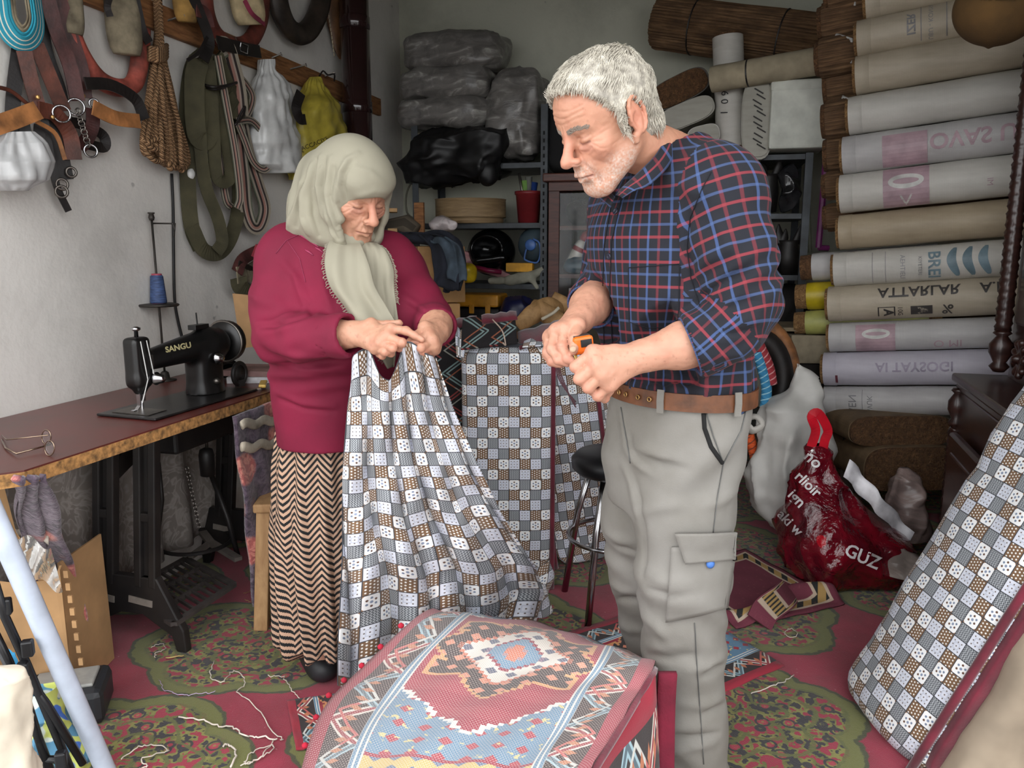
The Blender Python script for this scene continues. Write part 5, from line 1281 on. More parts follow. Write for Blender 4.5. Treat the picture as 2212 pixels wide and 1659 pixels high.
rolltext(8, 'ATTARLAR', .062, .353, .62, INKD, -1, 1, False, .0012); rolltext(8, 'A.N', .062, .625, .62, INKD, -1, 1, False, .0012); rollbox(8, .325, .405, -.75, -.22, INKD); rolltext(8, 'A', .05, .368, -.5, M('print_pale', (176, 166, 150), .5), 1, 1, True, .002)
rolltext(8, '%', .062, .46, -.48, INKD, -1, 1, False, .001); rolltext(8, 'A', .05, .24, -.55, INKD, -1, 1, True, .002); rolltext(8, '10G', .026, .285, -.5, INKD, 1, 1, True)
for s0, s1, a0, a1 in ((.2, .205, -.8, -.2), (.2, .265, -.24, -.2), (.262, .267, -.8, -.2)): rollbox(8, s0, s1, a0, a1, INKD)
rollbox(9, .11, .265, -1.2, 1.0, INKP); ring_on(9, .19, .3, .055, .022, .014, M('print_white', (206, 204, 200), .5)); rolltext(9, 'O MI', .05, .46, -.5, INKP, -1)
rolltext(10, 'AI TAYSOGI', .055, .36, .25, INKL, -1, 1, False, .001); rollbox(10, .052, .062, -.75, -.2, M('dark_red_mark', (96, 44, 56), .6))
rolltext(11, 'AEN', .045, .12, -.1, INKG, -1, 1, True); rolltext(11, 'AVUK', .03, .19, -.1, INKG, -1, 1, True); rollbox(11, .16, .162, -.9, 1, INKG)
# darker reed rolls behind, their ends sticking out to the left
bk_ = [(1792, -5, 40), (1778, 52, 40), (1806, 60, 36), (1772, 128, 40), (1800, 128, 36), (1790, 190, 42), (1786, 262, 42), (1790, 336, 40), (1800, 222, 34), (1786, 402, 30), (1788, 470, 30), (1784, 690, 30), (1778, 760, 30), (1776, 830, 30)]
for k, (px, py, h) in enumerate(bk_):
    Yb = YR + .16 + .03 * (k % 3); a = at(px, py, Yb); r = h * Yb / F_PX
    t = reed_roll('reed_mat', a, a + RD * .8, r, 'brown reed mat end sticking out left of the stacked rolls, number %s from the top' % ('one two three four five six seven eight nine ten eleven twelve thirteen fourteen'.split()[sorted(range(len(bk_)), key=lambda q: bk_[q][1]).index(k)]), 22, mat=REEDM, wires=(), group='brown reed ends behind the stacked rolls')
    MB().tube([a - RD * .02, a + RD * .02], [r * .8, r * .93], 26).obj('end_reeds', REEDEND, t)
    if k in (1, 3, 5, 6): MB().tube([a + RD * (.03), a + RD * .05 + UP * r * 1.02 + Vector((0, -r * .3, 0)), a + RD * .09 + UP * r * .5 - Vector((0, r, 0)), a + RD * .1 - UP * r * .6 - Vector((0, r * .9, 0))], .008, 5, sz=.4).obj('plastic_scrap', WB, t, smooth=True)
for px, py, h, mt, em, lab, ln in ((1756, 577, 29, SACKG, REEDEND, 'short grey-covered roll with brown end below the reed ends', .5), (1745, 640, 29, M('yellow_wrap', (176, 156, 28), .4, var=.1), REEDEND2, 'short roll wrapped in yellow plastic at the left of the stack', .5),
                               (1742, 697, 26, M('pale_green_wrap', (162, 162, 92), .5, var=.1), REEDEND2, 'short roll wrapped in pale green fabric under the yellow roll', .5)):
    a = at(px, py, YR + .12); plain_roll('mat_roll', a, a + RD * ln, h * (YR + .12) / F_PX, mt, lab, em, reach=.05, hem=False)
# bits at the wall behind
MB().tube([at(1785, 335, 4.0), at(1768, 535, 4.0)], .016, 8).tube([at(1768, 535, 4.0), at(1790, 536, 4.0)], .014, 8).obj('pink_frame', M('magenta_paint', (122, 46, 104), .5), label='magenta painted tube frame between the shelf and the rolls', cat='frame')
MB().tube([at(1742, 335, 4.45), at(1750, 545, 4.45)], .012, 8).obj('conduit_pipe', M('pale_conduit', (150, 152, 132), .6), label='thin pale conduit running down the wall beside the dark shelf', cat='pipe')
c = at(1735, 705, 3.75); MB().box(c, (.3, .3, .018), ROOM @ rotz(.2)).obj('plywood_board', M('ply', (134, 120, 96), .8), bevel=.002, label='plywood board lying beside the yellow roll', cat='board')
c = at(1742, 748, 3.7); MB().box(c, (.2, .24, .13), ROOM @ rotz(.15)).obj('carton', M('grey_carton', (150, 138, 116), .85), bevel=.004, label='pale carton under the plywood board', cat='box')
MB().box(Vector((c.x, c.y + .03, (c.z - .07) / 2)), (.26, .26, c.z - .07), ROOM).obj('dark_crate', M('dark_box', (34, 30, 28), .9), label='dark crate under the pale carton', cat='crate')
hc = thing('horse_collar', at(1660, 770, 3.3), 'large horse collar with tan wooden rim half hidden behind the man', 'horse collar')
cc_ = at(1625, 830, 3.3)
P = [cc_ + Vector((math.sin(a) * .175, 0, math.cos(a) * .26)) for a in np.linspace(-2.6, 2.6, 30)]; MB().tube(P, .032, 10).obj('wooden_rim', mat_leather('tan_rim', (136, 90, 54), .5), hc, smooth=True)
P = [cc_ + Vector((math.sin(a) * .125, -.02, math.cos(a) * .2)) for a in np.linspace(-2.6, 2.6, 30)]; MB().tube(P, .045, 10).obj('black_pad', LEA_DARK, hc, smooth=True)
def mat_braid(name, c1, c2):
    m, b = newmat(name); u, v, _ = sep(coord('UV')); t = step(ab(fr(u * 40 + v * 2) - .5), .3, .2); t2 = step(ab(fr(u * 40 - v * 2) - .5), .12, .08)
    return finish(m, b, mix(t2, mix(t, c1, c1), c2), .8, 0, t, .6, .004)
for pts, mt, lab in (([(1636, 760), (1648, 800), (1656, 840), (1652, 880)], mat_braid('blue_braid', (52, 128, 170), (150, 196, 210)), 'blue braided rope hanging behind the man'), ([(1640, 745), (1660, 790), (1668, 830)], mat_braid('red_braid', (150, 44, 52), (206, 150, 150)), 'red braided rope hanging behind the man'),
                     ([(1618, 940), (1628, 975), (1634, 1005)], mat_braid('orange_braid', (206, 84, 34), (120, 60, 40)), 'orange braided rope near the white sack')):
    MB().tube(catmull([at(x, y, 3.2) for x, y in pts], 6), .022, 10).obj('braided_rope', mt, smooth=True, label=lab, cat='rope', group='braided ropes')
# flat reed mat ends on the floor
PALEW = M('pale_wrap', (112, 92, 68), .8)
def floor_mat(px, py, wpx, hpx, Y, lab):
    c = at(px, py, Y); s = Y / F_PX; w, h = wpx * s / 2, hpx * s / 2; t = thing('reed_mat', c, lab, 'mat roll'); fw = Vector((0.05, -1, 0)).normalized(); rt = Vector((1, .05, 0)).normalized(); P = []
    for i in range(40):
        q = 6.2832 * i / 40; P.append(c + rt * math.copysign(abs(math.cos(q)) ** .35, math.cos(q)) * w + UP * math.copysign(abs(math.sin(q)) ** .75, math.sin(q)) * h)
    MB().prism(P, -fw * .7).obj('wrapper', PALEW, t); MB().prism([c + (p - c) * .985 + fw * .015 for p in P], -fw * .1).obj('end_reeds', REEDEND, t)
floor_mat(1945, 930, 236, 68, 3.25, 'flat reed mat with its cut end showing, just under the lowest roll')
floor_mat(1972, 1012, 226, 100, 3.2, 'thick reed mat on the floor with its cut end beside the red bag')
tr_ = thing('trestle', at(1900, 990, 3.45), 'dark wooden trestle under the stacked mat rolls', 'trestle')
tz = rolls[-1][1].z - rolls[-1][2] - .008; DKW = mat_wood('dark_timber', (38, 30, 24), (62, 50, 40), (4, 4, 20), .8)
for s0 in (.12, .95):
    q = rolls[-1][1] + RD * s0; zz = q.z - rolls[-1][2] - .006
    MB().box(Vector((q.x + .05, q.y + .1, zz / 2)), (.06, .3, zz), ROOM @ rotz(-.2)).obj('trestle_leg', DKW, tr_)
# ------------------------------------------------------------------ wardrobe
WAL = mat_wood('walnut_varnish', (40, 22, 20), (66, 38, 32), (3, 3, 18), .32, .3)
ca = onz(2052, 806, .78); wn, wd_ = ca.dot(NL), ca.dot(DL)
wr = thing('wardrobe', room(wn + .35, wd_ - .6, 0), 'dark walnut wardrobe with twisted columns at the right edge', 'wardrobe')
R_ = ROOM @ rotz(-.06)
def wrm(n, d, z): return ca + R_ @ Vector((n, -d, z - .78))
MB().box(wrm(.33, .72, .36), (.6, 1.38, .72), R_).obj('base_cabinet', WAL, wr, bevel=.006)
for z, o in ((.765, .03), (.735, .015)): MB().box(wrm(.33, .70, z), (.64 + o * 2 - .06, 1.44 + o * 2 - .06, .03), R_).obj('moulding', WAL, wr, bevel=.008)
def twist(p, z0, z1, r, nm='twisted_column'):
    n = 90; mb = MB(); mb.lathe([(r, z0 + (z1 - z0) * i / n) for i in range(n + 1)], (p.x, p.y, 0), None, 20, wob=lambda q, z: 1 + .16 * math.sin(3 * q + z * 190)); return mb.obj(nm, WAL, wr, smooth=True)
def turned(p, z0, r):
    MB().lathe([(r * .7, z0), (r * 1.3, z0 + .02), (r * .8, z0 + .035), (r * 1.5, z0 + .07), (r * 1.5, z0 + .1), (r * .7, z0 + .13), (r * 1.2, z0 + .14), (r * .9, z0 + .15)], (p.x, p.y, 0), seg=18).obj('turned_capital', WAL, wr, smooth=True)
p = wrm(.03, .03, 0); twist(p, .06, .58, .022); turned(p, .58, .022)
MB().box(wrm(.0, .36, .38), (.03, .42, .42), R_).obj('lower_door', WAL, wr, bevel=.01)
MB().box(wrm(-.012, .36, .38), (.02, .3, .3), R_).obj('door_panel', WAL, wr, bevel=.008)
MB().box(wrm(.37, .68, 1.5), (.38, 1.3, 1.45), R_).obj('upper_cabinet', WAL, wr, bevel=.006)
p = wrm(.145, .05, 0); twist(p, .95, 2.1, .026); turned(p, .80, .026); 
MB().box(wrm(.17, .32, 1.48), (.03, .36, 1.0), R_).obj('upper_door', WAL, wr, bevel=.01)
MB().box(wrm(.153, .32, 1.52), (.01, .26, .84), R_).obj('door_glass', M('dark_glass', (40, 34, 30), .1), wr)
F = Field(tuple(wrm(.13, .30, .86) - Vector((.09, .09, .09))), tuple(wrm(.13, .30, .86) + Vector((.09, .09, .09))), .005)
for k in range(9):
    a = 6.2832 * k / 9; F.cap(wrm(.15, .3, .88), wrm(.14, .3 + .055 * math.cos(a), .88 + .055 * math.sin(a)), .008, .014, .004)
F.ell(wrm(.13, .3, .88), .016, k=.006); blob('carved_rosette', F, WAL, wr)
# brown cap
F = Field((-.2, -.2, -.12), (.2, .22, .16), .006)
F.ell((0, 0, 0), (.125, .14, .11), k=.02); F.ell((0, .01, -.06), (.115, .13, .1), k=.01, op='sub'); F.ell((.0, -.13, -.02), (.09, .1, .014), k=.02); F.cap((0, 0, .108), (0, 0, .112), .008, k=.004)
V, Q = F.mesh(); V = relax(V, Q, 2); Rm = np.array((Matrix.Rotation(math.radians(195), 3, 'X') @ Matrix.Rotation(.4, 3, 'Z'))); q = np.array(at(2155, 18, 2.6))
capo = nobj('flat_cap', V @ Rm.T + q, Q, M('brown_corduroy', (98, 72, 38), .95, var=.08, bstr=.3, bsc=200), label='brown cloth cap hanging at the top right corner', cat='cap')
MB().tube([Vector(q) + UP * .03, Vector((q[0], q[1], CH))], .003, 6).obj('hanging_cord', IRON, capo, smooth=True)
# ------------------------------------------------------------------ sacks and bags on the floor
SACKP = M('grey_white_sack', (188, 186, 181), .5, var=.06, sc=5, bstr=.3, bsc=60)
def lump(name, prof, Y, dep, mat, label, cat, amp=.02, sc=8, fold=.02, parent=None, nu=90, nv=70, tilt=0.0, sharp=1.0):
    """prof: (py, px_left, px_right[, depth factor]) rows from top to bottom at distance Y; a crumpled sack"""
    pr = np.array([r[:3] for r in prof], float); df = np.array([r[3] if len(r) > 3 else 1 for r in prof], float)
    t = np.linspace(0, 1, nv); k = np.linspace(0, 1, len(prof)); y_, l_, r_ = [np.interp(t, k, pr[:, i]) for i in range(3)]; f_ = np.interp(t, k, df)
    th = np.linspace(0, 2 * np.pi, nu, endpoint=False); V = np.zeros((nu, nv, 3)); N = np.zeros((nu, nv, 3))
    for j in range(nv):
        yy = Y + tilt * (t[j] - 1); a = at(l_[j], y_[j], yy); b = at(r_[j], y_[j], yy); m = np.array((a + b) / 2); h = np.array((b - a) / 2); w = np.linalg.norm(h)
        c, s = np.cos(th), np.sin(th); c2 = np.sign(c) * np.abs(c) ** .8; s2 = np.sign(s) * np.abs(s) ** .8
        V[:, j] = m + c2[:, None] * h - s2[:, None] * np.array((0, 1, 0)) * min(dep, w * .9) * f_[j]; N[:, j] = c[:, None] * h / max(w, 1e-6) - s[:, None] * np.array((0, 1, 0))
    P = V.reshape(-1, 3); NN = N.reshape(-1, 3)
    d = amp * npnoise(P, sc) + amp * .5 * npnoise(P, sc * 2.6, 7) - fold * np.abs(npnoise(P * np.array((1, 1, .5)), sc * 1.5, 3)) ** .6 + fold * .4
    P = P + NN * d[:, None]; P[:, 2] = np.maximum(P[:, 2], .004)
    Q = gridq(nu, nv)
    caps = []
    for j, inv in ((0, False), (nv - 1, True)):
        cidx = len(P); P = np.vstack([P, P[np.arange(nu) * nv + j].mean(0)])
        for i in range(nu):
            a, b = i * nv + j, ((i + 1) % nu) * nv + j; caps.append((a, b, cidx, cidx) if not inv else (b, a, cidx, cidx))
    uv = np.zeros((len(Q), 4, 2)); g = np.stack(np.meshgrid(np.arange(nu), np.arange(nv), indexing='ij'), -1).reshape(-1, 2) / np.array([nu, nv]); uv = g[Q]
    o = nobj(name, P, Q[:, ::-1], mat, parent, uv=uv, label=label, cat=cat)
    return o
lump('grain_sack', [(786, 1718, 1728, .3), (800, 1712, 1742), (840, 1700, 1760), (880, 1648, 1772), (920, 1640, 1778), (960, 1636, 1780), (1010, 1622, 1772), (1060, 1620, 1765), (1110, 1640, 1762), (1146, 1672, 1750)], 3.15, .16, SACKP, 'slumped grey-white woven sack beside the red plastic bag', 'sack', .03, 7, .05)
def mat_redbag():
    m, b = newmat('red_gloss_poly'); P = coord('Object'); n = noise(P, 9, 4, .6, dist_=.6); vo = voro(P, 4.2)
    col = mix(step(vo, .2, .19), ramp(n, [(.35, (70, 8, 20)), (.65, (118, 14, 30))]), (176, 18, 34))
    return finish(m, b, col, .16, 0, n * 1.2 + noise(P, 28, 3) * .4, .9, .02, Coat_Weight=.5)
RBAG = mat_redbag()
rb = thing('carrier_bag', onz(1800, 1245, 0), 'big glossy dark red plastic carrier bag with white lettering on the carpet', 'bag')
lump('bag_body', [(960, 1755, 1775, .4), (985, 1748, 1785, .6), (1020, 1728, 1812, .8), (1070, 1702, 1850), (1120, 1684, 1895), (1160, 1676, 1940), (1200, 1680, 1962), (1232, 1700, 1935), (1250, 1730, 1840)], 2.86, .2, RBAG, None, None, .022, 7, .04, rb)
strap_pts = [(1752, 965), (1762, 930), (1753, 900), (1768, 893), (1788, 928), (1782, 950), (1778, 968)]
MB().strap(catmull([at(x, y, 2.84) for x, y in strap_pts], 5), .034, .003, hint=(0, -1, .2)).obj('handle', M('bright_red_poly', (190, 20, 38), .3, bstr=.3, bsc=20), rb)
MB().grid(lambda u, v: at(lerp(1836, 1972, u) + 4 * math.sin(u * 20) - 14 * v, lerp(992, 1150, u) + 38 * v * (1 - .3 * u), 2.80 + .03 * math.sin(u * 9)), 20, 4).obj('white_lining', M('white_lining', (220, 218, 222), .4, bstr=.3, bsc=20), rb, smooth=True, solid=.003)
RL = M('bag_white_ink', (226, 222, 222), .35)
lump('plastic_bag', [(1010, 1945, 1960, .5), (1040, 1925, 1985), (1080, 1905, 2000), (1120, 1905, 2005), (1160, 1915, 2000)], 3.0, .12, mat_haze('pinkish_clear_poly', (116, 100, 96)), 'small crumpled pinkish clear plastic bag behind the red bag', 'bag', .03, 9, .03)
lump('plastic_bag', [(1185, 1930, 1960, .5), (1205, 1905, 1985), (1235, 1900, 1990)], 2.7, .1, mat_haze('clear_scrap_poly', (120, 110, 104)), 'clear plastic bag lying on the carpet beneath the red bag', 'bag', .02, 9, .02)
# ------------------------------------------------------------------ padded mattresses, rugs and the cloth in hand
MAROON = M('maroon_velvet', (104, 26, 44), .9, var=.15, bstr=.4, bsc=150, Sheen_Weight=.4)
def mat_kilim_side():
    m, b = newmat('kilim_side'); u, v, _ = sep(coord('UV')); P = .115
    s = fr(v / P); t = fr(u / .1); alt = step(fr(v / P / 2), .49, .51)
    z1 = ab(t - .1 - pp(s * 2, 1.0) * .8)
    col = mix(step(z1, .16, .12), (30, 26, 28), mix(alt, (128, 150, 148), (140, 62, 60)))
    col = mix(step(z1, .06, .04), col, (32, 28, 30)); z2 = ab(t - .1 - pp(s * 2 + .5, 1.0) * .8)
    col = mix(step(z2, .05, .03), col, mix(alt, (150, 90, 66), (150, 150, 140)))
    return finish(m, b, col, .95, 0, noise(coord('UV'), 300, 2), .4, .003)
KSIDE = mat_kilim_side()
CANVAS = M('tan_canvas', (168, 152, 132), .92, var=.1, sc=4, bstr=.35, bsc=14)
# centre mattress, standing on end
def mattress(name, c, ax, wd, td, L, w, t, label, e=4.0, mat=CHECK, side=None, pipe=(1,), amp=.004, nu=72, pr=.009):
    cc = Vector(c); T = thing(name, cc, label, 'mattress')
    V, Q, uv = cushion(c, ax, wd, td, L, w, t, e, nu=nu, amp=amp)
    if side is not None:                            # side panels get their own fabric
        wdn = np.array(Vector(wd).normalized()); mid = V[Q].mean(1); off = (mid - np.array(c)) @ wdn; s0 = off / (w / 2)
        m_ = (s0 > .93)
        nobj('ticking', V, Q[~m_], mat, T, uv=uv[~m_]); nobj('side_panel', V, Q[m_], side, T, uv=uv[m_])
    else: nobj('ticking', V, Q, mat, T, uv=uv)
    axn, wdn, tdn = [Vector(x).normalized() for x in (ax, wd, td)]
    for s in pipe:
        MB().tube([cc + axn * (L * k / 20) + wdn * (s * w / 2 * .955) + tdn * t / 2 * .86 for k in range(21)], pr, 8).obj('piping', MAROON, T, smooth=True)
    MB().prism([cc + wdn * x * w / 2 * .9 + tdn * y * t / 2 * .9 + axn * L * .985 for x, y in ((-1, -1), (1, -1), (1, 1), (-1, 1))], axn * .012).obj('end_panel', mat if side is None else side, T)
    return T
bc_ = onz(1097, 1282, 0); top = at(1095, 748, bc_.y)
m1 = mattress('patchwork_mattress', Vector((bc_.x, bc_.y + .1, .005)), UP + Vector((0, .02, 0)), (1, .02, 0), (0.02, -1, 0), top.z, .335, .17, 'patchwork-print mattress standing upright between the woman and the man', e=5)
m0 = mattress('kilim_mattress', at(962, 1190, 3.02), at(955, 700, 2.98) - at(962, 1190, 3.02), (1, .3, 0), (.3, -1, 0), (at(955, 700, 2.98) - at(962, 1190, 3.02)).length, .26, .16, 'maroon-edged kilim mattress standing behind the woman’s hands', mat=KSIDE, e=5)
p0, p1 = Vector((onz(1290, 1200, 0).x - .02, 3.0, .01)), at(1222, 752, 2.97)
m2 = mattress('patchwork_mattress', p0, p1 - p0, (1, .5, 0), (-.45, -.9, .1), (p1 - p0).length, .3, .15, 'patchwork mattress with maroon piping leaning behind the black stool', e=4, side=None, pipe=(-1, 1))
V, Q, uv = cushion(p0 + Vector((-.1, -.02, 0)), p1 - p0, (.35, -1, 0), (-.9, -.3, 0), (p1 - p0).length * .98, .13, .06, 5); nobj('side_panel', V, Q, KSIDE, m2, uv=uv)
# torn ends of covers sticking up above the mattresses
def flap(pts, mat, par, nm='cover_flap', n=12, t=.006, uvs=.2):
    a, b, c, d = [Vector(p) for p in pts]
    MB().grid(lambda u, v: a.lerp(b, u).lerp(d.lerp(c, u), v) + Vector((0, -.02 * math.sin(v * 3.1), .003 * math.sin(u * 9 + 9 * u * u) * (1 - v))), n, n, uv=lambda u, v: (u * uvs, v * uvs * .6)).obj(nm, mat, par, smooth=True, solid=t)
flap([at(1000, 690, 2.84), at(1112, 676, 2.86), at(1118, 742, 2.72), at(996, 756, 2.70)], KSIDE, m1)
flap([at(1040, 682, 2.83), at(1115, 672, 2.85), at(1118, 690, 2.8), at(1042, 700, 2.8)], MAROON, m1)
flap([at(1118, 718, 2.86), at(1215, 690, 2.9), at(1205, 728, 2.74), at(1122, 755, 2.72)], MAROON, m2)
flap([at(1135, 728, 2.82), at(1215, 705, 2.84), at(1200, 745, 2.72), at(1128, 750, 2.71)], CHECK, m2)
flap([at(984, 706, 2.8), at(1010, 722, 2.78), at(1002, 776, 2.69), at(986, 770, 2.69)], CHECK, m1)
flap([at(945, 698, 2.92), at(1030, 682, 2.94), at(1020, 700, 2.86), at(950, 724, 2.86)], MAROON, m0)
THR = M('loose_thread', (196, 176, 160), .9); THRP = M('plum_thread', (110, 76, 84), .9)
MB().tube(catmull([at(1064, 690, 2.74), at(1085, 715, 2.69), at(1092, 745, 2.66), at(1086, 740, 2.66)], 5), .0025, 5).obj('loose_thread', THR, m1, smooth=True)
for k in range(3): MB().tube(catmull([at(1200 + 3 * k, 790, 2.66), at(1208 + 4 * k, 820, 2.64), at(1228 + 2 * k, 850 + 4 * k, 2.64), at(1244, 868 + 6 * k, 2.65)], 5), .0025, 5).obj('loose_thread', THRP, m2, smooth=True)
# black stool with chrome legs
sc_ = at(1334, 1000, 2.6); bs_ = thing('bar_stool', (sc_.x, sc_.y, 0), 'black round-seated stool with chrome legs behind the man', 'stool')
MB().lathe([(.02, -.03), (.14, -.03), (.155, -.015), (.158, .015), (.14, .035), (.05, .042)], sc_, seg=36).obj('seat', M('black_vinyl', (20, 20, 22), .38), bs_, smooth=True)
for k in range(4):
    a = math.radians(45 + 90 * k + 12); dr = Vector((math.cos(a), math.sin(a), 0))
    MB().tube([sc_ + dr * .1 - UP * .03, sc_ + dr * .15 - UP * .2, Vector((sc_.x, sc_.y, 0)) + dr * .2 + UP * .0], .012, 10).obj('leg', CHROME, bs_, smooth=True)
MB().torus(Vector((sc_.x, sc_.y, .26)), .165, .008, UP, 32, 8).obj('foot_ring', CHROME, bs_, smooth=True)
# right leaning mattresses
A = onz(1795, 1497, 0); B = onz(1962, 1664, 0); Tt = onz(2214, 800, .93)
ax = (Tt - A).normalized(); wdv = (B - A); wl_ = wdv.length; wdv = wdv.normalized(); tdv = wdv.cross(ax); tdv = tdv if tdv.x < 0 else -tdv
tdv = tdv.normalized(); wr2 = ax.cross(tdv).normalized(); wr2 = wr2 if wr2.dot(wdv) > 0 else -wr2
mr_ = mattress('patchwork_mattress', (A + B) / 2 - tdv * .085 + UP * .03 + ax * -.02, ax, wr2, tdv, 1.5, wl_ + .03, .17, 'long patchwork-print mattress leaning at the right side of the shop', e=3.2, side=None, pipe=(1,), nu=96, amp=.006, pr=.011)
V, Q, uv = cushion((A + B) / 2 - tdv * .1 + wr2 * (wl_ / 2 + .012) + UP * .03, ax, tdv, wr2, 1.5, .13, .03, 6); nobj('side_panel', V, Q, MAROON, mr_, uv=uv)
V, Q, uv = cushion((A + B) / 2 - tdv * .2 + wr2 * (wl_ / 2 + .0) + UP * .03, ax, tdv, wr2, 1.5, .1, .03, 6); nobj('side_panel', V, Q, KSIDE, mr_, uv=uv)
cm = thing('canvas_mattress', B + wr2 * .1, 'tan canvas mattress with tufted slits leaning at the lower right corner', 'mattress')
cc0 = B + wr2 * .05 - tdv * .22 + UP * .02 - ax * .1
V, Q, uv = cushion(cc0, ax, tdv, wr2, 1.3, .34, .12, 3.0, amp=.012); nobj('cover', V, Q, CANVAS, cm, uv=uv)
fcn = wr2
for k, (a_, b_) in enumerate(((.25, .03), (.42, .1), (.55, .02), (.68, .09), (.3, -.05), (.48, -.06), (.8, .02), (.62, -.05))):
    q = cc0 + ax * a_ + tdv * (b_ + .02) + wr2 * .059
    MB().tube([q - ax * .035 + wr2 * -.003, q + wr2 * .003, q + ax * .035 - wr2 * .003], [.002, .006, .002], 8).obj('tuft_slit', M('slit_brown', (96, 82, 66), .95), cm, smooth=True)
# ------------------------------------------------------------------ foreground rug over a low bench
G = [[(960, 1320, .1), (1040, 1330, .16), (1170, 1350, .2), (1300, 1392, .2), (1415, 1428, .2)],
     [(905, 1330, .34), (1010, 1345, .42), (1150, 1372, .45), (1290, 1405, .45), (1412, 1440, .42)],
     [(800, 1432, .25), (925, 1440, .40), (1080, 1460, .46), (1240, 1480, .46), (1376, 1500, .425)],
     [(712, 1515, .16), (850, 1540, .36), (1020, 1560, .46), (1180, 1575, .46), (1330, 1576, .425)],
     [(655, 1660, .12), (790, 1665, .34), (960, 1680, .45), (1120, 1690, .46), (1275, 1664, .42)],
     [(640, 1800, .08), (740, 1800, .3), (900, 1830, .42), (1060, 1840, .44), (1200, 1800, .4)]]
GP = [[onz(*p) for p in r] for r in G]; GP[0] = [q + Vector((0, -.0, 0)) for q in GP[0]]
RO = [catmull(r, 10) for r in GP]; CO = list(zip(*[catmull([RO[i][k] for i in range(6)], 10) for k in range(len(RO[0]))]))
nvv, nuu = len(CO), len(CO[0])
mb = MB(); mb.grid(lambda u, v: CO[min(int(round(v * (nvv - 1))), nvv - 1)][min(int(round(u * (nuu - 1))), nuu - 1)] + UP * (.004 * math.sin(u * 30 + v * 20)), nuu, nvv, uv=lambda u, v: (u * 2 - 1, (v * 5 - 1.55) * .66))
rg = thing('kilim_rug', GP[3][2] - UP * .46, 'red and blue kilim rug turned to its stitched side, draped in the foreground', 'rug')
mb.obj('rug_sheet', RUGB, rg, smooth=True, solid=.008)
e1 = [CO[j][nuu - 1] for j in range(10, nvv)]
mb = MB(); n1 = len(e1)
mb.grid(lambda u, v: (lambda p: Vector((p.x + .012 * math.sin(u * 9) + .03 * v, p.y + .0 - .0 * v, p.z * (1 - v * .96) - .003)))(e1[int(round(u * (n1 - 1)))]), n1, 10, uv=lambda u, v: (.99 - v * .75, u * 1.8)); mb.obj('hanging_side', RUGF, rg, smooth=True, solid=.006)
MB().tube([p + Vector((.002, -.004, -.004)) for p in e1], .007, 6).obj('edge_binding', MAROON, rg, smooth=True)
pe_ = e1[0]; MB().grid(lambda u, v: Vector((pe_.x + .004 + .036 * u, pe_.y - .03 + .006 * math.sin(v * 9), lerp(pe_.z + .004, .01, v))), 4, 16).obj('maroon_edge', M('maroon_pile', (110, 22, 44), .95, bstr=.6, bsc=200), rg, smooth=True, solid=.012)
eL = [CO[j][0] for j in range(10, nvv)]
for k in range(7): q = eL[3 + k * 4]; MB().lathe([(.002, -.007), (.007, -.004), (.008, .002), (.002, .007)], q + Vector((-.01, 0, .004)), seg=8).obj('red_tuft', M('red_yarn', (176, 34, 56), .95), rg, smooth=True)
bn = (GP[2][2] + GP[4][2]) / 2; lb = thing('low_bench', (bn.x, bn.y, 0), 'low wooden bench hidden under the foreground rug', 'bench')
MB().box(Vector((bn.x + .06, bn.y, .35)), (.3, .42, .04), rotz(-.15)).obj('top', WOODP, lb, bevel=.004)
for sx in (-1, 1):
    for sy in (-1, 1): MB().box(Vector((bn.x + .06, bn.y, .165)) + rotz(-.15) @ Vector((sx * .12, sy * .17, 0)), (.04, .04, .33), rotz(-.15)).obj('leg', WOODP, lb)
# floor rugs
def flat_rug(name, q, mat, label, uvf, n=24, h=.006, bump=None):
    a, b, c, d = [onz(x, y, 0) for x, y in q]
    def pt(u, v):
        p = a.lerp(b, u).lerp(d.lerp(c, u), v); return p + UP * (h + (bump(u, v) if bump else 0) + .002 * math.sin(u * 21) * math.sin(v * 17))
    return MB().grid(pt, n, n, uv=uvf).obj(name, mat, smooth=True, solid=.006, label=label, cat='rug')
flat_rug('kilim_rug', [(1130, 1400), (1455, 1300), (1694, 1442), (1330, 1600)], RUGF, 'dark red kilim rug lying on the carpet under the man', lambda u, v: (v * 2 - 1, u * 2.6 - 1.3))
pr = flat_rug('prayer_rug', [(1440, 1245), (1608, 1190), (1824, 1310), (1590, 1362)], PRAYER, 'small faded maroon rug with a rucked edge near the red bag', lambda u, v: (u, v), n=40, h=.008, bump=lambda u, v: .05 * math.exp(-((v - .82 - .1 * math.sin(u * 7)) / .07) ** 2) * (.4 + .6 * math.sin(u * 5) ** 2))
MB().strap(catmull([onz(1640, 1345, .02), onz(1655, 1318, .05), onz(1690, 1292, .06), onz(1706, 1275, .03)], 6), .09, .008, hint=(.3, -.6, .7)).obj('folded_corner', PRAYER, pr)
flat_rug('kilim_rug', [(620, 1520), (765, 1500), (790, 1610), (640, 1625)], RUGF, 'corner of a faded kilim rug peeking out left of the foreground rug', lambda u, v: (u - 1, v * .8), h=.008)
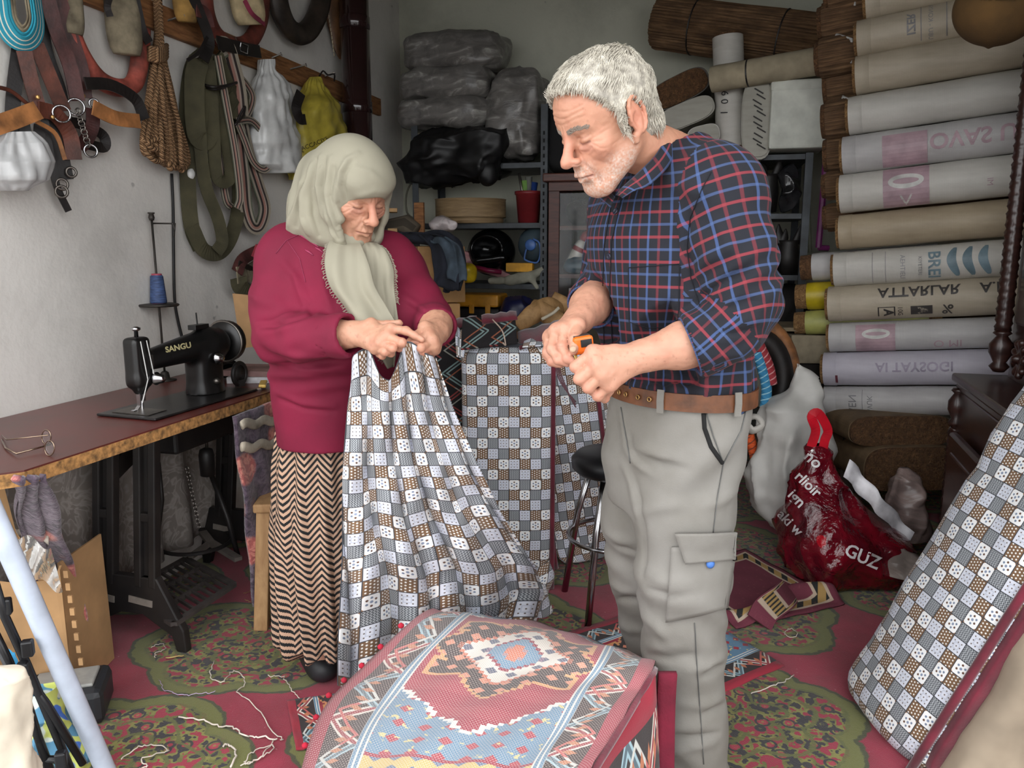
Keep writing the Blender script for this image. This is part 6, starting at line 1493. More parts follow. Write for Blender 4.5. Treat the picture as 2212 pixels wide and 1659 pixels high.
# ------------------------------------------------------------------ patchwork cloth in the woman's hands
TOP = [(760, 800, 1.80), (770, 762, 1.77), (800, 758, 1.735), (826, 815, 1.75), (850, 812, 1.74), (866, 752, 1.71), (882, 738, 1.705), (905, 752, 1.715), (925, 766, 1.73), (944, 772, 1.76)]
ROWS = [(0.0, None), (.12, (880, 748, 980, 1.80, 1.82)), (.3, (1000, 740, 1030, 1.845, 1.88)), (.5, (1130, 735, 1085, 1.90, 1.98)), (.7, (1250, 730, 1165, 1.94, 2.12)), (.86, (1370, 727, 1180, 1.975, 2.2)), (1.0, (1481, 726, 1150, 2.02, 2.26))]
tt = catmull([Vector(p) for p in TOP], 8); nt = len(tt)
def cloth_pt(u, v):
    q = tt[min(int(u * (nt - 1)), nt - 1)]
    if v <= .12: k = v / .12; r0 = None; r1 = ROWS[1][1]
    rows = [r for r in ROWS if r[1]]
    def row(r, u): y, xl, xr, Yl, Yr = r; return (lerp(xl, xr, u), y - (100 * (u ** 1.5) if y > 1300 else 30 * u if y > 1100 else 0) + (0 if y < 1100 else 8 * math.sin(u * 20)), lerp(Yl, Yr, u ** 1.4))
    if v <= .12:
        a = (q.x, q.y, q.z); b = row(ROWS[1][1], u); k = v / .12; k = k ** .8
    else:
        for i in range(1, len(ROWS) - 1):
            if v <= ROWS[i + 1][0]: break
        a, b = row(ROWS[i][1], u), row(ROWS[i + 1][1], u); k = (v - ROWS[i][0]) / (ROWS[i + 1][0] - ROWS[i][0])
    px, py, Y = [lerp(a[j], b[j], k) for j in range(3)]
    ph = u * 6.2832 * 5.5 + 1.3 * math.sin(v * 5) + .6 * math.sin(u * 13)
    am = (.012 + .034 * v) * (1 - .35 * v * u)
    Y += am * math.sin(ph) + .014 * math.sin(ph * .37 + v * 13) * v + .008 * math.sin(u * 40 + v * 25)
    px += 7 * math.cos(ph) * (.4 + v)
    p = at(px, py, Y)
    if p.z < .012: p = onz(px, py, .012)
    return p
mb = MB(); mb.grid(cloth_pt, 150, 120, uv=lambda u, v: (u * .60, v * .86))
pc_ = thing('patchwork_cloth', onz(900, 1440, 0), 'length of patchwork-print cotton cloth hanging from the woman’s hands to the floor', 'cloth')
mb.obj('hanging_cloth', CHECK, pc_, smooth=True, solid=.0025)
def fold_pt(u, v):
    px = lerp(lerp(1010, 1192, u), lerp(1085, 1188, u), v) + 6 * math.sin(v * 9 + u * 5); py = lerp(lerp(1300, 1206, u), lerp(1372, 1318, u), v) + 8 * math.sin(u * 9); z = .20 - .12 * v + .03 * math.sin(u * 8 + v * 3) + .06 * u * (1 - v)
    return onz(px, py, z)
MB().grid(fold_pt, 36, 24, uv=lambda u, v: (u * .3 + .1 * v, v * .22)).obj('turned_corner', CHECK, pc_, smooth=True, solid=.003)
MB().tube(catmull([onz(1105, 1185, .26), onz(1135, 1215, .25), onz(1160, 1245, .24), onz(1180, 1285, .2)], 6), [.012, .02, .024, .022, .02, .018, .016, .02, .022, .024, .022, .02, .018, .016, .014, .012, .01, .008, .006], 10, sz=.5).obj('rolled_edge', CHECK, pc_, smooth=True)
# ------------------------------------------------------------------ foreground at lower left
bx = thing('cardboard_box', onz(60, 1500, 0), 'torn cardboard box with blue print at the lower left', 'box')
Kc = onz(183, 1484, 0) + Vector((0, -.06, 0)); zt = at(142, 1228, 1.98).z
Lc = Kc + Vector((-.42, -.14, 0))
def panel(pts, nm, mat=CARD, th=.006):
    n = (pts[1] - pts[0]).cross(pts[2] - pts[0]).normalized() * th; MB().prism(pts, n).obj(nm, mat, bx)
tn = at(142, 1228, 2.03)
panel([Kc, Vector((Kc.x - .005, Kc.y, zt)), at(128, 1222, 1.99), at(118, 1250, 1.985), at(40, 1262, 1.95), at(-60, 1250, 1.91), Lc], 'front_panel')
panel([Kc, Kc + Vector((.0, .22, 0)), Kc + Vector((-.005, .22, zt)), Vector((Kc.x - .005, Kc.y, zt))], 'side_panel')
panel([Kc + Vector((-.01, .21, 0)), Lc + Vector((-.01, .21, 0)), Lc + Vector((-.01, .21, zt + .2)), at(80, 1260, 2.26), at(20, 1040, 2.25), Kc + Vector((-.12, .21, zt))], 'back_panel')
panel([at(-20, 1050, 1.9), at(10, 1055, 1.92), at(35, 1150, 1.94), at(112, 1255, 1.98), at(90, 1262, 1.98), at(15, 1180, 1.93)], 'torn_flap')
for k in range(9): MB().box(at(143 + k * 4.6, 1240 + k * 27, 1.995), (.012, .006, .02)).obj('torn_edge', CARD, bx)
BLU = M('blue_print', (52, 134, 178), .8)
MB().torus(at(10, 1420, 1.93) + Vector((0, -.012, 0)), .03, .008, (0, -1, 0), 18, 4, ry=.04).obj('print_ring', BLU, bx); MB().strap([at(30, 1405, 1.93) - Vector((0, .012, 0)), at(38, 1440, 1.93) - Vector((0, .012, 0))], .02, .002, hint=(0, -1, 0)).obj('print_mark', BLU, bx)
for px, py in ((86, 1448), (128, 1430)): MB().box(at(px, py, 2.0) - Vector((0, .012, 0)), (.03, .002, .025)).obj('print_mark', BLU, bx)
CLT = M('clear_tape', (226, 222, 214), .08, var=.02, Transmission_Weight=.85)
MB().grid(lambda u, v: at(lerp(15, 110, u) + 26 * v, lerp(1150, 1180, u) + 95 * v + 10 * math.sin(u * 9), 1.93 + .012 * math.sin(u * 12 + v * 7)), 14, 14).obj('loose_tape', CLT, bx, smooth=True)
MB().grid(lambda u, v: at(lerp(30, 105, u), lerp(1140, 1138, u) + lerp(10, 35, u) * v + 4 * math.sin(u * 14), 1.96), 12, 5).obj('torn_paper', M('grey_paper', (186, 178, 166), .9), bx, smooth=True, solid=.002)
MB().tube([at(-70, 985, 1.42) * 1.9 - at(228, 1662, 1.62) * .9, at(-70, 985, 1.42), at(228, 1662, 1.62), at(250, 1712, 1.64)], .0205, 20).obj('metal_pole', M('pale_blue_enamel', (196, 206, 222), .3, var=.05), smooth=True, label='pale blue-white metal pole leaning across the lower left corner', cat='pole')
um = thing('folded_stand', at(80, 1500, 1.5), 'black folding stand of thin rods beside the pale pole', 'stand')
for pts in ([(-20, 1230), (10, 1330), (60, 1440), (110, 1560), (160, 1680)], [(-20, 1350), (20, 1430), (70, 1560), (120, 1690)], [(40, 1440), (100, 1520), (180, 1650)], [(0, 1400), (60, 1520), (110, 1680)], [(60, 1640), (120, 1640), (170, 1680)]):
    MB().tube([at(x, y, 1.5 + .0002 * (y - 1400)) for x, y in pts], .0085, 8).obj('rod', M('black_paint', (22, 22, 25), .35), um, smooth=True)
for px, py in ((50, 1448), (132, 1640), (12, 1310), (60, 1400)): MB().box(at(px, py, 1.49), (.022, .02, .035), rotz(.3)).obj('joint', M('black_paint', (22, 22, 25), .35), um, bevel=.004)
lump('paper_sack', [(1440, -60, 10, .5), (1465, -90, 38), (1520, -110, 48), (1600, -120, 58), (1700, -130, 66)], 1.28, .12, M('cream_paper', (226, 214, 194), .9, var=.06), 'cream paper sack at the very lower left corner', 'sack', .012, 12, .02)
def mat_bluecloth():
    m, b = newmat('blue_yellow_print'); P = coord('Object'); vo = voro(P, 16, 'F1'); n = noise(P, 13, 1)
    col = mix(step(n, .48, .5), mix(step(vo, .5, .45), (86, 136, 166), (206, 214, 206)), mix(step(n, .58, .6), (198, 206, 110), (70, 110, 190)))
    return finish(m, b, col, .9, 0, noise(P, 200, 2), .2, .002)
lump('printed_cloth', [(1490, 60, 110, .6), (1530, 40, 140), (1600, 40, 165), (1660, 50, 180), (1720, 50, 190)], 1.68, .08, mat_bluecloth(), 'blue and yellow printed cloth bundled behind the black stand', 'cloth', .02, 12, .03)
cs = thing('plastic_case', onz(160, 1560, 0), 'dark plastic case with a grey top behind the pole at lower left', 'case')
c = onz(150, 1545, 0) ; MB().box(c + UP * .05, (.2, .16, .1), rotz(.3)).obj('body', M('slate_plastic', (44, 46, 50), .5), cs, bevel=.02); MB().box(c + UP * .104, (.15, .1, .01), rotz(.3)).obj('lid_panel', M('grey_plastic', (150, 150, 146), .5), cs, bevel=.004)
# ------------------------------------------------------------------ thread scraps on the carpet
random.seed(11)
SCR = M('pale_yarn', (216, 204, 192), .95); SCR2 = M('lilac_yarn', (190, 170, 200), .95); SCR3 = M('straw_scrap', (196, 170, 110), .9)
scr = [([(463, 1430), (455, 1460), (480, 1475), (500, 1452), (520, 1455), (530, 1480), (510, 1495), (545, 1520), (600, 1590), (612, 1600)], 'long pale yarn scrap winding across the carpet by the woman’s feet', SCR, .0022),
       ([(385, 1552), (430, 1556), (470, 1568), (500, 1572), (530, 1590), (560, 1592), (600, 1598)], 'tangled pale yarn scrap left of the foreground rug', SCR, .003),
       ([(590, 1600), (560, 1640), (530, 1650), (545, 1625), (590, 1612), (570, 1635), (520, 1655)], 'looped knot of pale yarn by the foreground rug', SCR, .0022),
       ([(262, 1640), (300, 1615), (330, 1610), (365, 1622), (310, 1640), (318, 1659), (302, 1659)], 'pale yarn scrap at the bottom edge near the pole', SCR, .0022),
       ([(342, 1470), (355, 1490), (380, 1500), (410, 1502), (440, 1500), (465, 1494)], 'thin lilac thread on the carpet', SCR2, .0014),
       ([(578, 1462), (612, 1464), (630, 1490), (648, 1512)], 'short pale yarn near the black slipper', SCR, .0018),
       ([(328, 1400), (345, 1392), (358, 1402), (340, 1410), (335, 1422)], 'small curl of pale yarn by the table leg', SCR, .0016),
       ([(358, 1424), (396, 1418)], 'straw-coloured sliver beside the table leg', SCR3, .003),
       ([(527, 1282), (548, 1276), (560, 1283), (545, 1300), (530, 1297)], 'brown thread curl near the wooden stool', M('brown_yarn', (170, 130, 90), .9), .0016),
       ([(480, 1612), (495, 1610), (508, 1625), (500, 1659)], 'pale looped tape scrap at the bottom of the carpet', SCR, .0035),
       ([(1620, 1500), (1660, 1485), (1690, 1475), (1712, 1460)], 'wisp of pale yarn at the tip of the floor kilim', SCR, .0022),
       ([(1692, 1372), (1706, 1360), (1722, 1368), (1708, 1378), (1690, 1368)], 'pale yarn tangle in front of the small rug', SCR, .0016)]
for pts, lab, mt, r in scr:
    r *= .75; P = catmull([onz(x, y, r + .004) for x, y in pts], 6); P = [p + Vector((random.uniform(-.004, .004), random.uniform(-.004, .004), random.uniform(0, .004))) for p in P]
    MB().tube(P, r, 5).obj('yarn_scrap', mt, smooth=True, label=lab, cat='thread', group='yarn scraps on the carpet')
# ------------------------------------------------------------------ people
from mathutils.bvhtree import BVHTree
def mat_skin(name, rough=.5):
    m, b = newmat(name); n = E.t.nodes.new('ShaderNodeVertexColor'); n.layer_name = 'Col'; P = coord('Object')
    f = noise(P, 70, 4, .6); g = noise(P, 320, 3); w = voro(P, 420)
    col = mix(step(f, .3, .75) * .22, E(n.outputs[0]), (182, 122, 100))
    finish(m, b, col, rough, 0, g * .5 + f * .5 + w * .25, .22, .0016, Subsurface_Weight=.08, Subsurface_Scale=.01)
    b.inputs['Subsurface Radius'].default_value = (1.0, .35, .2); return m
SKIN = mat_skin('skin')
def gs(P, c, r):                                    # soft weight around a point or capsule
    c = [np.array(q, float) for q in (c if isinstance(c[0], (tuple, list, np.ndarray)) else [c])]
    if len(c) == 1: d = np.linalg.norm(P - c[0], axis=1)
    else:
        d = np.full(len(P), 9.)
        for a, b in zip(c[:-1], c[1:]):
            ba = b - a; t = np.clip(((P - a) @ ba) / (ba @ ba), 0, 1); d = np.minimum(d, np.linalg.norm(P - a - t[:, None] * ba, axis=1))
    return np.clip(1 - d / r, 0, 1) ** 2 * (3 - 2 * np.clip(1 - d / r, 0, 1))
def lidl(s): return [(s * .0190, .0768, -.0112), (s * .0250, .0815, -.0128), (s * .0315, .0832, -.0134), (s * .0378, .0815, -.0126), (s * .0440, .0765, -.0108)]
def build_head(neck_to, old_man=True, h=.0019, nr=(.054, .058)):
    """face and neck in head axes: x right, y forward, z up, origin between the ears"""
    nb = np.array(neck_to)
    lo = np.minimum((-.102, -.125, -.15), nb - .075); hi = np.maximum((.102, .14, .13), nb + .075)
    F = Field(lo, hi, h)
    F.ell((0, -.014, .034), (.077, .098, .084), k=.02); F.ell((0, .028, .035), (.066, .060, .058), k=.03); F.ell((0, .028, -.04), (.058, .054, .07), k=.03)
    F.cap((0, -.03, -.05), nb, nr[0], nr[1], .03)
    F.ell((0, .064, -.106), (.024, .022, .018), k=.022); F.ell((0, .076, -.062), (.030, .02, .028), k=.02)
    for s in (-1, 1):
        F.cap((s * .052, -.002, -.052), (s * .020, .058, -.104), .018, .016, .03); F.ell((s * .041, .056, -.026), (.024, .022, .022), k=.02)
        F.cap((s * .008, .082, .015), (s * .046, .064, .015), .010, .008, .012)
        F.ell((s * .031, .094, -.007), (.0175, .016, .012), k=.010, op='sub')
        F.ell((s * .0315, .0695, -.0065), (.0160, .0150, .0135), k=.003)
        F.cap((s * .019, .082, -.022), (s * .043, .071, -.021), .0048, .004, .008)
    F.cap((0, .085, .008), (0, .108, -.028), .0080, .0102, .012); F.ell((0, .1125, -.036), (.0128, .0130, .0112), k=.008)
    for s in (-1, 1):
        F.ell((s * .0130, .0995, -.0415), (.0080, .0115, .0078), k=.006)
    lipU = [(-.0225, .0815, -.0725), (-.008, .0945, -.0685), (.008, .0945, -.0685), (.0225, .0815, -.0725)]; lipL = [(-.018, .0825, -.0775), (0, .0925, -.0800), (.018, .0825, -.0775)]
    F.chain(lipU, [.003, .0058, .0058, .003], .005); F.chain(lipL, [.0035, .0062, .0035], .005)
    ml = [(-.0245, .0838, -.0742), (-.008, .0995, -.0742), (.008, .0995, -.0742), (.0245, .0838, -.0742)]
    for s in (-1, 1):
        F.ell((s * .0072, .1045, -.0492), (.0034, .0050, .003), k=.002, op='sub')
    F.cap((-.013, .0905, -.0905), (.013, .0905, -.0905), .003, .003, .010, 'sub')
    for s in ((-1, 1) if old_man else ()):          # ears
        R = np.array(Matrix.Rotation(s * -.35, 3, 'Z') @ Matrix.Rotation(-.2, 3, 'X'))
        F.ell((s * .080, -.014, -.006), (.0085, .0205, .034), R, .007)
        F.cap((s * .079, -.002, -.036), (s * .078, .0, -.044), .0085, .007, .006)
        rim = [np.array((s * (.083 + .004 * max(0, -math.cos(a + .3))), -.015 - .0195 * math.cos(a), .0 + .0335 * math.sin(a))) for a in np.linspace(-1.9, 3.3, 14)]
        F.chain(rim, [.0036] * 14, .0025)
        F.ell((s * .0895, -.009, -.009), (.0055, .0090, .0155), k=.005, op='sub'); F.cap((s * .089, -.02, .012), (s * .089, -.008, .019), .0035, .003, .003, 'sub')
        F.cap((s * .082, .003, -.012), (s * .080, .004, -.004), .0042, .0042, .003)
    V, Q = F.mesh(); V = relax(V, Q, 1)
    def wr(P, w, dep, ymin=.02):                    # crease seen from the front, along a polyline in x, z
        nonlocal V
        P = np.array(P); d = np.full(len(V), 9.)
        for a, b in zip(P[:-1], P[1:]):
            ba = b - a; q = V[:, [0, 2]]; t = np.clip(((q - a) @ ba) / (ba @ ba), 0, 1); d = np.minimum(d, np.linalg.norm(q - a - t[:, None] * ba, axis=1))
        g = np.exp(-(d / w) ** 2) * (V[:, 1] > ymin); V = V - vnormals(V, Q) * (dep * g)[:, None]; return g
    k_ = 1.0 if old_man else 1.25; creases = []
    for z, dep in ((.034, .0009), (.045, .0011), (.056, .0009)):
        wr([(x, z + .003 * math.cos(x * 70 + z * 90)) for x in np.linspace(-.05, .05, 12)], .0026, dep * k_)
    for s in (-1, 1):
        lid = [(p[0], p[2]) for p in lidl(s)]
        creases += [wr(lid, .0022, .0016), wr([(x, z + .0125 - abs(x - s * .031) * .12) for x, z in lid], .0022, .0012) * .6]
        wr([(s * .019, -.024), (s * .026, -.0285), (s * .036, -.0285), (s * .045, -.022)], .003, .0014 * k_); wr([(s * .024, -.033), (s * .036, -.037), (s * .048, -.031)], .0035, .0009 * k_)
        for dz in (.003, -.004, -.012): wr([(s * .047, -.009 + dz * .4), (s * .055, -.009 + dz), (s * .063, -.009 + dz * 1.9)], .002, .0010 * k_)
        creases.append(wr([(s * .0165, -.041), (s * .023, -.052), (s * .029, -.066), (s * .032, -.084), (s * .030, -.096)], .0035, .0022 * k_) * .5)
        wr([(s * .024, -.076), (s * .027, -.084), (s * .027, -.096)], .003, .0014 * k_); wr([(s * .006, .012), (s * .0045, .026)], .002, .0012)
        wr([(s * .040, -.050), (s * .048, -.068), (s * .046, -.088)], .004, .0012 * k_)
        for q in (.008, .016): wr([(s * q, -.058), (s * q * 1.05, -.066)], .0014, .0005 * k_)
    creases.append(wr([(-.0245, -.0755), (-.012, -.0738), (0, -.0742), (.012, -.0738), (.0245, -.0755)], .0018, .0022))
    V = V + vnormals(V, Q) * (.0005 * npnoise(V, 70) + .0005 * npnoise(V, 150, 2))[:, None]
    b = np.array(lin((192, 140, 114) if old_man else (188, 140, 114))); col = np.tile(b, (len(V), 1))
    def mx(w, c, k=1.0):
        nonlocal col
        w = np.clip(w * k, 0, 1)[:, None]; col = col * (1 - w) + np.array(lin(c)) * w
    n1 = npnoise(V, 55); n2 = npnoise(V, 260)
    mx(gs(V, [(0, .1, 0), (0, .112, -.04)], .03), (208, 136, 114), .6)
    for s in (-1, 1):
        mx(gs(V, (s * .045, .065, -.035), .045), (206, 138, 116), .45); mx(gs(V, (s * .086, -.012, -.004), .05), (206, 130, 108), .6)
        mx(gs(V, [(s * .02, .088, -.022), (s * .044, .074, -.022)], .012), (166, 112, 100), .5)
        mx(gs(V, lidl(s), .0034), (84, 58, 50), .8)
        mx(gs(V, [(s * .012, .09, .012), (s * .048, .068, .013)], .010), (128, 104, 90), .75 if old_man else .45)
        mx(gs(V, (s * .0075, .106, -.05), .006), (96, 50, 44), .8)
    mx(gs(V, lipU, .007), (182, 112, 106), .6 if old_man else .4); mx(gs(V, lipL, .008), (190, 116, 110), .65 if old_man else .45); mx(gs(V, ml, .003), (112, 58, 56), .8)
    mx(np.clip(n1 - .25, 0, 1), (190, 128, 104), .6); mx((n2 > .7).astype(float) * (n1 > .1), (150, 102, 82), .3)
    for g in creases: mx(g, (128, 78, 66), .55)
    if old_man:
        st = np.clip((-.040 - V[:, 2]) / .02, 0, 1) * np.clip((V[:, 1] + .01) / .02, 0, 1) * np.clip((V[:, 2] + .14) / .02, 0, 1)
        st = np.maximum(st, gs(V, [(-.02, .09, -.06), (.02, .09, -.06)], .018) * 1.0); st = st * (1 - gs(V, lipU, .009)) * (1 - gs(V, lipL, .008))
        st = st * (1 - gs(V, [(0.045, .06, -.03), (.04, .07, -.06)], .03)) * (1 - gs(V, [(-0.045, .06, -.03), (-.04, .07, -.06)], .03))
        mx(st * np.clip(.30 + .55 * npnoise(V, 420, 8), 0, 1), (206, 196, 186))
    return V, Q, col
def head_frame(yaw_f, pitch, roll=0.0):
    f = Vector(yaw_f).normalized(); r = f.cross(UP).normalized(); B = Matrix(((r.x, f.x, 0), (r.y, f.y, 0), (r.z, f.z, 1)))
    return B @ Matrix.Rotation(-pitch, 3, 'X') @ Matrix.Rotation(roll, 3, 'Y')
def limb_hand(pts, fingers, fr_, palm, base, wrist, h=.0021, fk=.0018, col=(194, 144, 120), knuck=True, elbow=None, er=.044, wr_=.033, flat=None, pk=.016):
    """forearm, palm and five fingers as one surface. fingers: lists of (px,py,Y) from knuckle to tip"""
    W_ = at(*wrist); A_ = at(*elbow); fs = [[at(*p) for p in f] for f in fingers]
    allp = [W_, A_] + [p for f in fs for p in f]
    lo = np.min([np.array(p) for p in allp], 0) - .055; hi = np.max([np.array(p) for p in allp], 0) + .055
    F = Field(lo, hi, h); M_ = A_.lerp(W_, .55)
    F.cap(A_, M_, er, lerp(er, wr_, .55) * 1.02, .012); F.cap(M_, W_, lerp(er, wr_, .55), wr_ * .92, .02)
    for f in fs[:4]: F.cap(W_, f[0], palm * 1.15, palm * .92, pk)
    kn = [f[0] for f in fs[:4]]
    for a, b in zip(kn[:-1], kn[1:]): F.cap(a, b, palm * .9, palm * .9, pk * .6)
    cpt = (W_ + kn[1] + kn[2]) / 3; th = fs[4]
    F.cap(W_, th[0], wr_ * .55, palm * 1.05, pk); F.cap(th[0], kn[0].lerp(W_, .4), palm * .8, palm * .7, pk)
    V0 = None
    for i, f in enumerate(fs):
        r = fr_ * (1.12 if i == 4 else (1, 1.02, .97, .86)[i]); n = len(f)
        rs = [r * q for q in ((1.12, 1.02, .92, .74) if n == 4 else (1.1, 1.0, .78))][:n]
        G = Field(lo, hi, h); G.chain(f, rs, .0035)
        for q, rr in zip(f[1:-1], rs[1:-1]): G.ell(q, rr * 1.06, k=.004)
        d = G.F; hh = np.clip(.5 + .5 * (F.F - d) / fk, 0, 1); F.F = F.F + (d - F.F) * hh - fk * hh * (1 - hh)
    
    V, Q = F.mesh(); V = relax(V, Q, 1)
    N = vnormals(V, Q)
    d = .0011 * npnoise(V, 46) + .0006 * npnoise(V, 130, 4); V = V + N * d[:, None]
    c = np.tile(np.array(lin(col)), (len(V), 1)); n1 = npnoise(V, 50)
    def mx(w, cc):
        nonlocal c
        w = np.clip(w, 0, 1)[:, None]; c = c * (1 - w) + np.array(lin(cc)) * w
    for f in fs:
        for q in f[:-1]: mx(gs(V, tuple(q), .020) * .42, (204, 122, 106))
        mx(gs(V, tuple(f[-1]), .012) * .5, (206, 128, 112))
    mx(np.clip(n1 - .2, 0, 1) * .6, (178, 112, 92)); mx((npnoise(V, 210, 3) > .66) * .3, (140, 92, 76))
    return V, Q, c
def merge(parts):
    Vs, Qs, Cs = [], [], []; o = 0
    for V, Q, c in parts: Vs.append(V); Qs.append(Q + o); Cs.append(c); o += len(V)
    return np.concatenate(Vs), np.concatenate(Qs), np.concatenate(Cs)
def limb_uv(V, Q, segs, torso=None, R0=.16):
    """per-corner UVs in metres: nearest of several bones (a, b, r); torso = (centre function of z, yaw)"""
    mid = V[Q].mean(1); best = np.full(len(Q), 9.); idx = np.zeros(len(Q), int); acc = 0
    for i, (a, b, r, u0) in enumerate(segs):
        a, b = np.array(a), np.array(b); ba = b - a; t = np.clip(((mid - a) @ ba) / (ba @ ba), 0, 1); d = np.linalg.norm(mid - a - t[:, None] * ba, axis=1) - r
        m = d < best; best[m] = d[m]; idx[m] = i
    uv = np.zeros((len(Q), 4, 2)); P = V[Q]
    is_t = np.zeros(len(Q), bool)
    if torso:
        c = torso(mid); is_t = c < best
    for i, (a, b, r, u0) in enumerate(segs):
        m = (idx == i) & ~is_t
        if not m.any(): continue
        a, b = np.array(a), np.array(b); ax = (b - a) / np.linalg.norm(b - a); e = np.cross(ax, (0, 1, 0)); e /= np.linalg.norm(e); g = np.cross(ax, e)
        q = P[m] - a; an = np.arctan2(q @ e, q @ -g); am = np.arctan2((mid[m] - a) @ e, (mid[m] - a) @ -g)[:, None]
        an = am + (an - am + np.pi) % (2 * np.pi) - np.pi
        uv[m, :, 0] = an * r; uv[m, :, 1] = u0 + q @ ax
    return uv, is_t, idx
def ring_uv(V, Q, cx, cy, R, mask, uv, yaw=0.0):
    P = V[Q][mask]; mid = P.mean(1); an = np.arctan2(P[..., 1] - cy, P[..., 0] - cx); am = np.arctan2(mid[:, 1] - cy, mid[:, 0] - cx)[:, None]
    an = yaw + ((am - yaw + np.pi) % (2 * np.pi) - np.pi) + (an - am + np.pi) % (2 * np.pi) - np.pi
    uv[mask, :, 0] = an * R; uv[mask, :, 1] = P[..., 2]
    return uv
class Surf:
    def __init__(s, V, Q): s.b = BVHTree.FromPolygons([tuple(v) for v in V], [tuple(q) for q in Q])
    def hit(s, px, py, off=0.0):
        r = ray(px, py).normalized(); p, n, i, d = s.b.ray_cast(CAM, r)
        if p is None: return None
        if n.dot(r) > 0: n = -n
        return p + n * off, n
    def line(s, pts, off=.002, n=6):
        out = []
        for i in range(len(pts) - 1):
            for k in range(n):
                q = s.hit(lerp(pts[i][0], pts[i + 1][0], k / n), lerp(pts[i][1], pts[i + 1][1], k / n), off)
                if q: out.append(q[0])
        q = s.hit(*pts[-1], off)
        if q: out.append(q[0])
        return out
    def patch(s, quad, off, n=14, th=.003, uvs=1.0):
        a, b, c, d = quad; P = [[None] * n for _ in range(n)]; last = None; ds = []
        for i in range(n):
            for j in range(n):
                u, v = i / (n - 1), j / (n - 1); x = lerp(lerp(a[0], b[0], u), lerp(d[0], c[0], u), v); y = lerp(lerp(a[1], b[1], u), lerp(d[1], c[1], u), v)
                q = s.hit(x, y, off); last = q[0] if q else last; P[i][j] = last
        mb = MB(); mb.grid(lambda u, v: P[round(u * (n - 1))][round(v * (n - 1))], n, n, uv=lambda u, v: (u * uvs, v * uvs)); return mb
def crease(V, Q, cre):
    S_ = Surf(V, Q); N = vnormals(V, Q); D = np.zeros(len(V))
    for lines, w, amp in cre:
        for L in lines:
            P = np.array([list(p) for p in S_.line(L, 0, 5)])
            if len(P) < 2: continue
            lo, hi = P.min(0) - 3 * w, P.max(0) + 3 * w; I = np.where(np.all((V > lo) & (V < hi), axis=1))[0]
            if not len(I): continue
            q = V[I]; d = np.full(len(I), 9.); tt_ = np.zeros(len(I))
            for k in range(len(P) - 1):
                ba = P[k + 1] - P[k]; t = np.clip(((q - P[k]) @ ba) / max(ba @ ba, 1e-12), 0, 1); dd = np.linalg.norm(q - P[k] - t[:, None] * ba, axis=1); m = dd < d; d[m] = dd[m]; tt_[m] = (k + t[m]) / (len(P) - 1)
            D[I] += amp * np.exp(-(d / w) ** 2) * np.sin(np.pi * np.clip(tt_ * .84 + .08, 0, 1)) ** .6
    return V + N * D[:, None]
def garment(name, F, mat, parent, uvfn=None, wave=None, rel=1, cre=None, **kw):
    V, Q = F.mesh(); V = relax(V, Q, rel)
    if cre: V = crease(V, Q, cre)
    if wave is not None: N = vnormals(V, Q); V = V + N * wave(V, N)[:, None]
    uv = uvfn(V, Q) if uvfn else None
    o = nobj(name, V, Q, mat, parent, uv=uv, **kw); return o, V, Q
def zpx(py, Y): return at(1106, py, Y).z
def lev(rows, Y, ratio, yaw):                       # pixel rows -> ellipse levels for Field.stack; rows (py, xl, xr[, dY])
    out = []
    for r in rows:
        yy = Y + (r[3] if len(r) > 3 else 0); a, b = at(r[1], r[0], yy), at(r[2], r[0], yy); hw = (b - a).length / 2; c = (a + b) / 2
        k = math.hypot(math.cos(yaw) * ratio, math.sin(yaw)); bb = hw / k
        out.append((c.z, c.x, c.y, bb * ratio, bb))
    return out
def arr(p): return np.array(at(*p))

def hit_text(S_, txt, size, cx, cy, rot, mat, parent, off=.0012, bold=0.0, name='print_lettering', sub=1, flipy=1):
    v, f = text_mesh(txt, size, bold * size, sub); ca_, sa_ = math.cos(rot), math.sin(rot); P = []; last = None
    for x, y, _ in v:
        y *= flipy; q = S_.hit(cx + x * ca_ + y * sa_, cy + x * sa_ - y * ca_, off); last = q[0] if q else last; P.append(last)
    if all(p is None for p in P): return
    k = next(p for p in P if p is not None); mb = MB(); mb.add([p if p is not None else k for p in P], f); return mb.obj(name, mat, parent)
def obj_surf(o):
    me = o.data; mw = Matrix.Translation(o.location if o.parent is None else Vector((0, 0, 0)))
    return Surf([mw @ v.co for v in me.vertices], [tuple(p.vertices) for p in me.polygons])
def ridges(F, lines, r, k, S_, depth=.0, op='add', n=5):
    for L in lines:
        P = S_.line(L, -r + depth, n); m = len(P)
        if m > 1: F.chain(P, [r * (.35 + .65 * math.sin(math.pi * min(1, (i + .4) / m))) for i in range(m)], k, op)
    return F
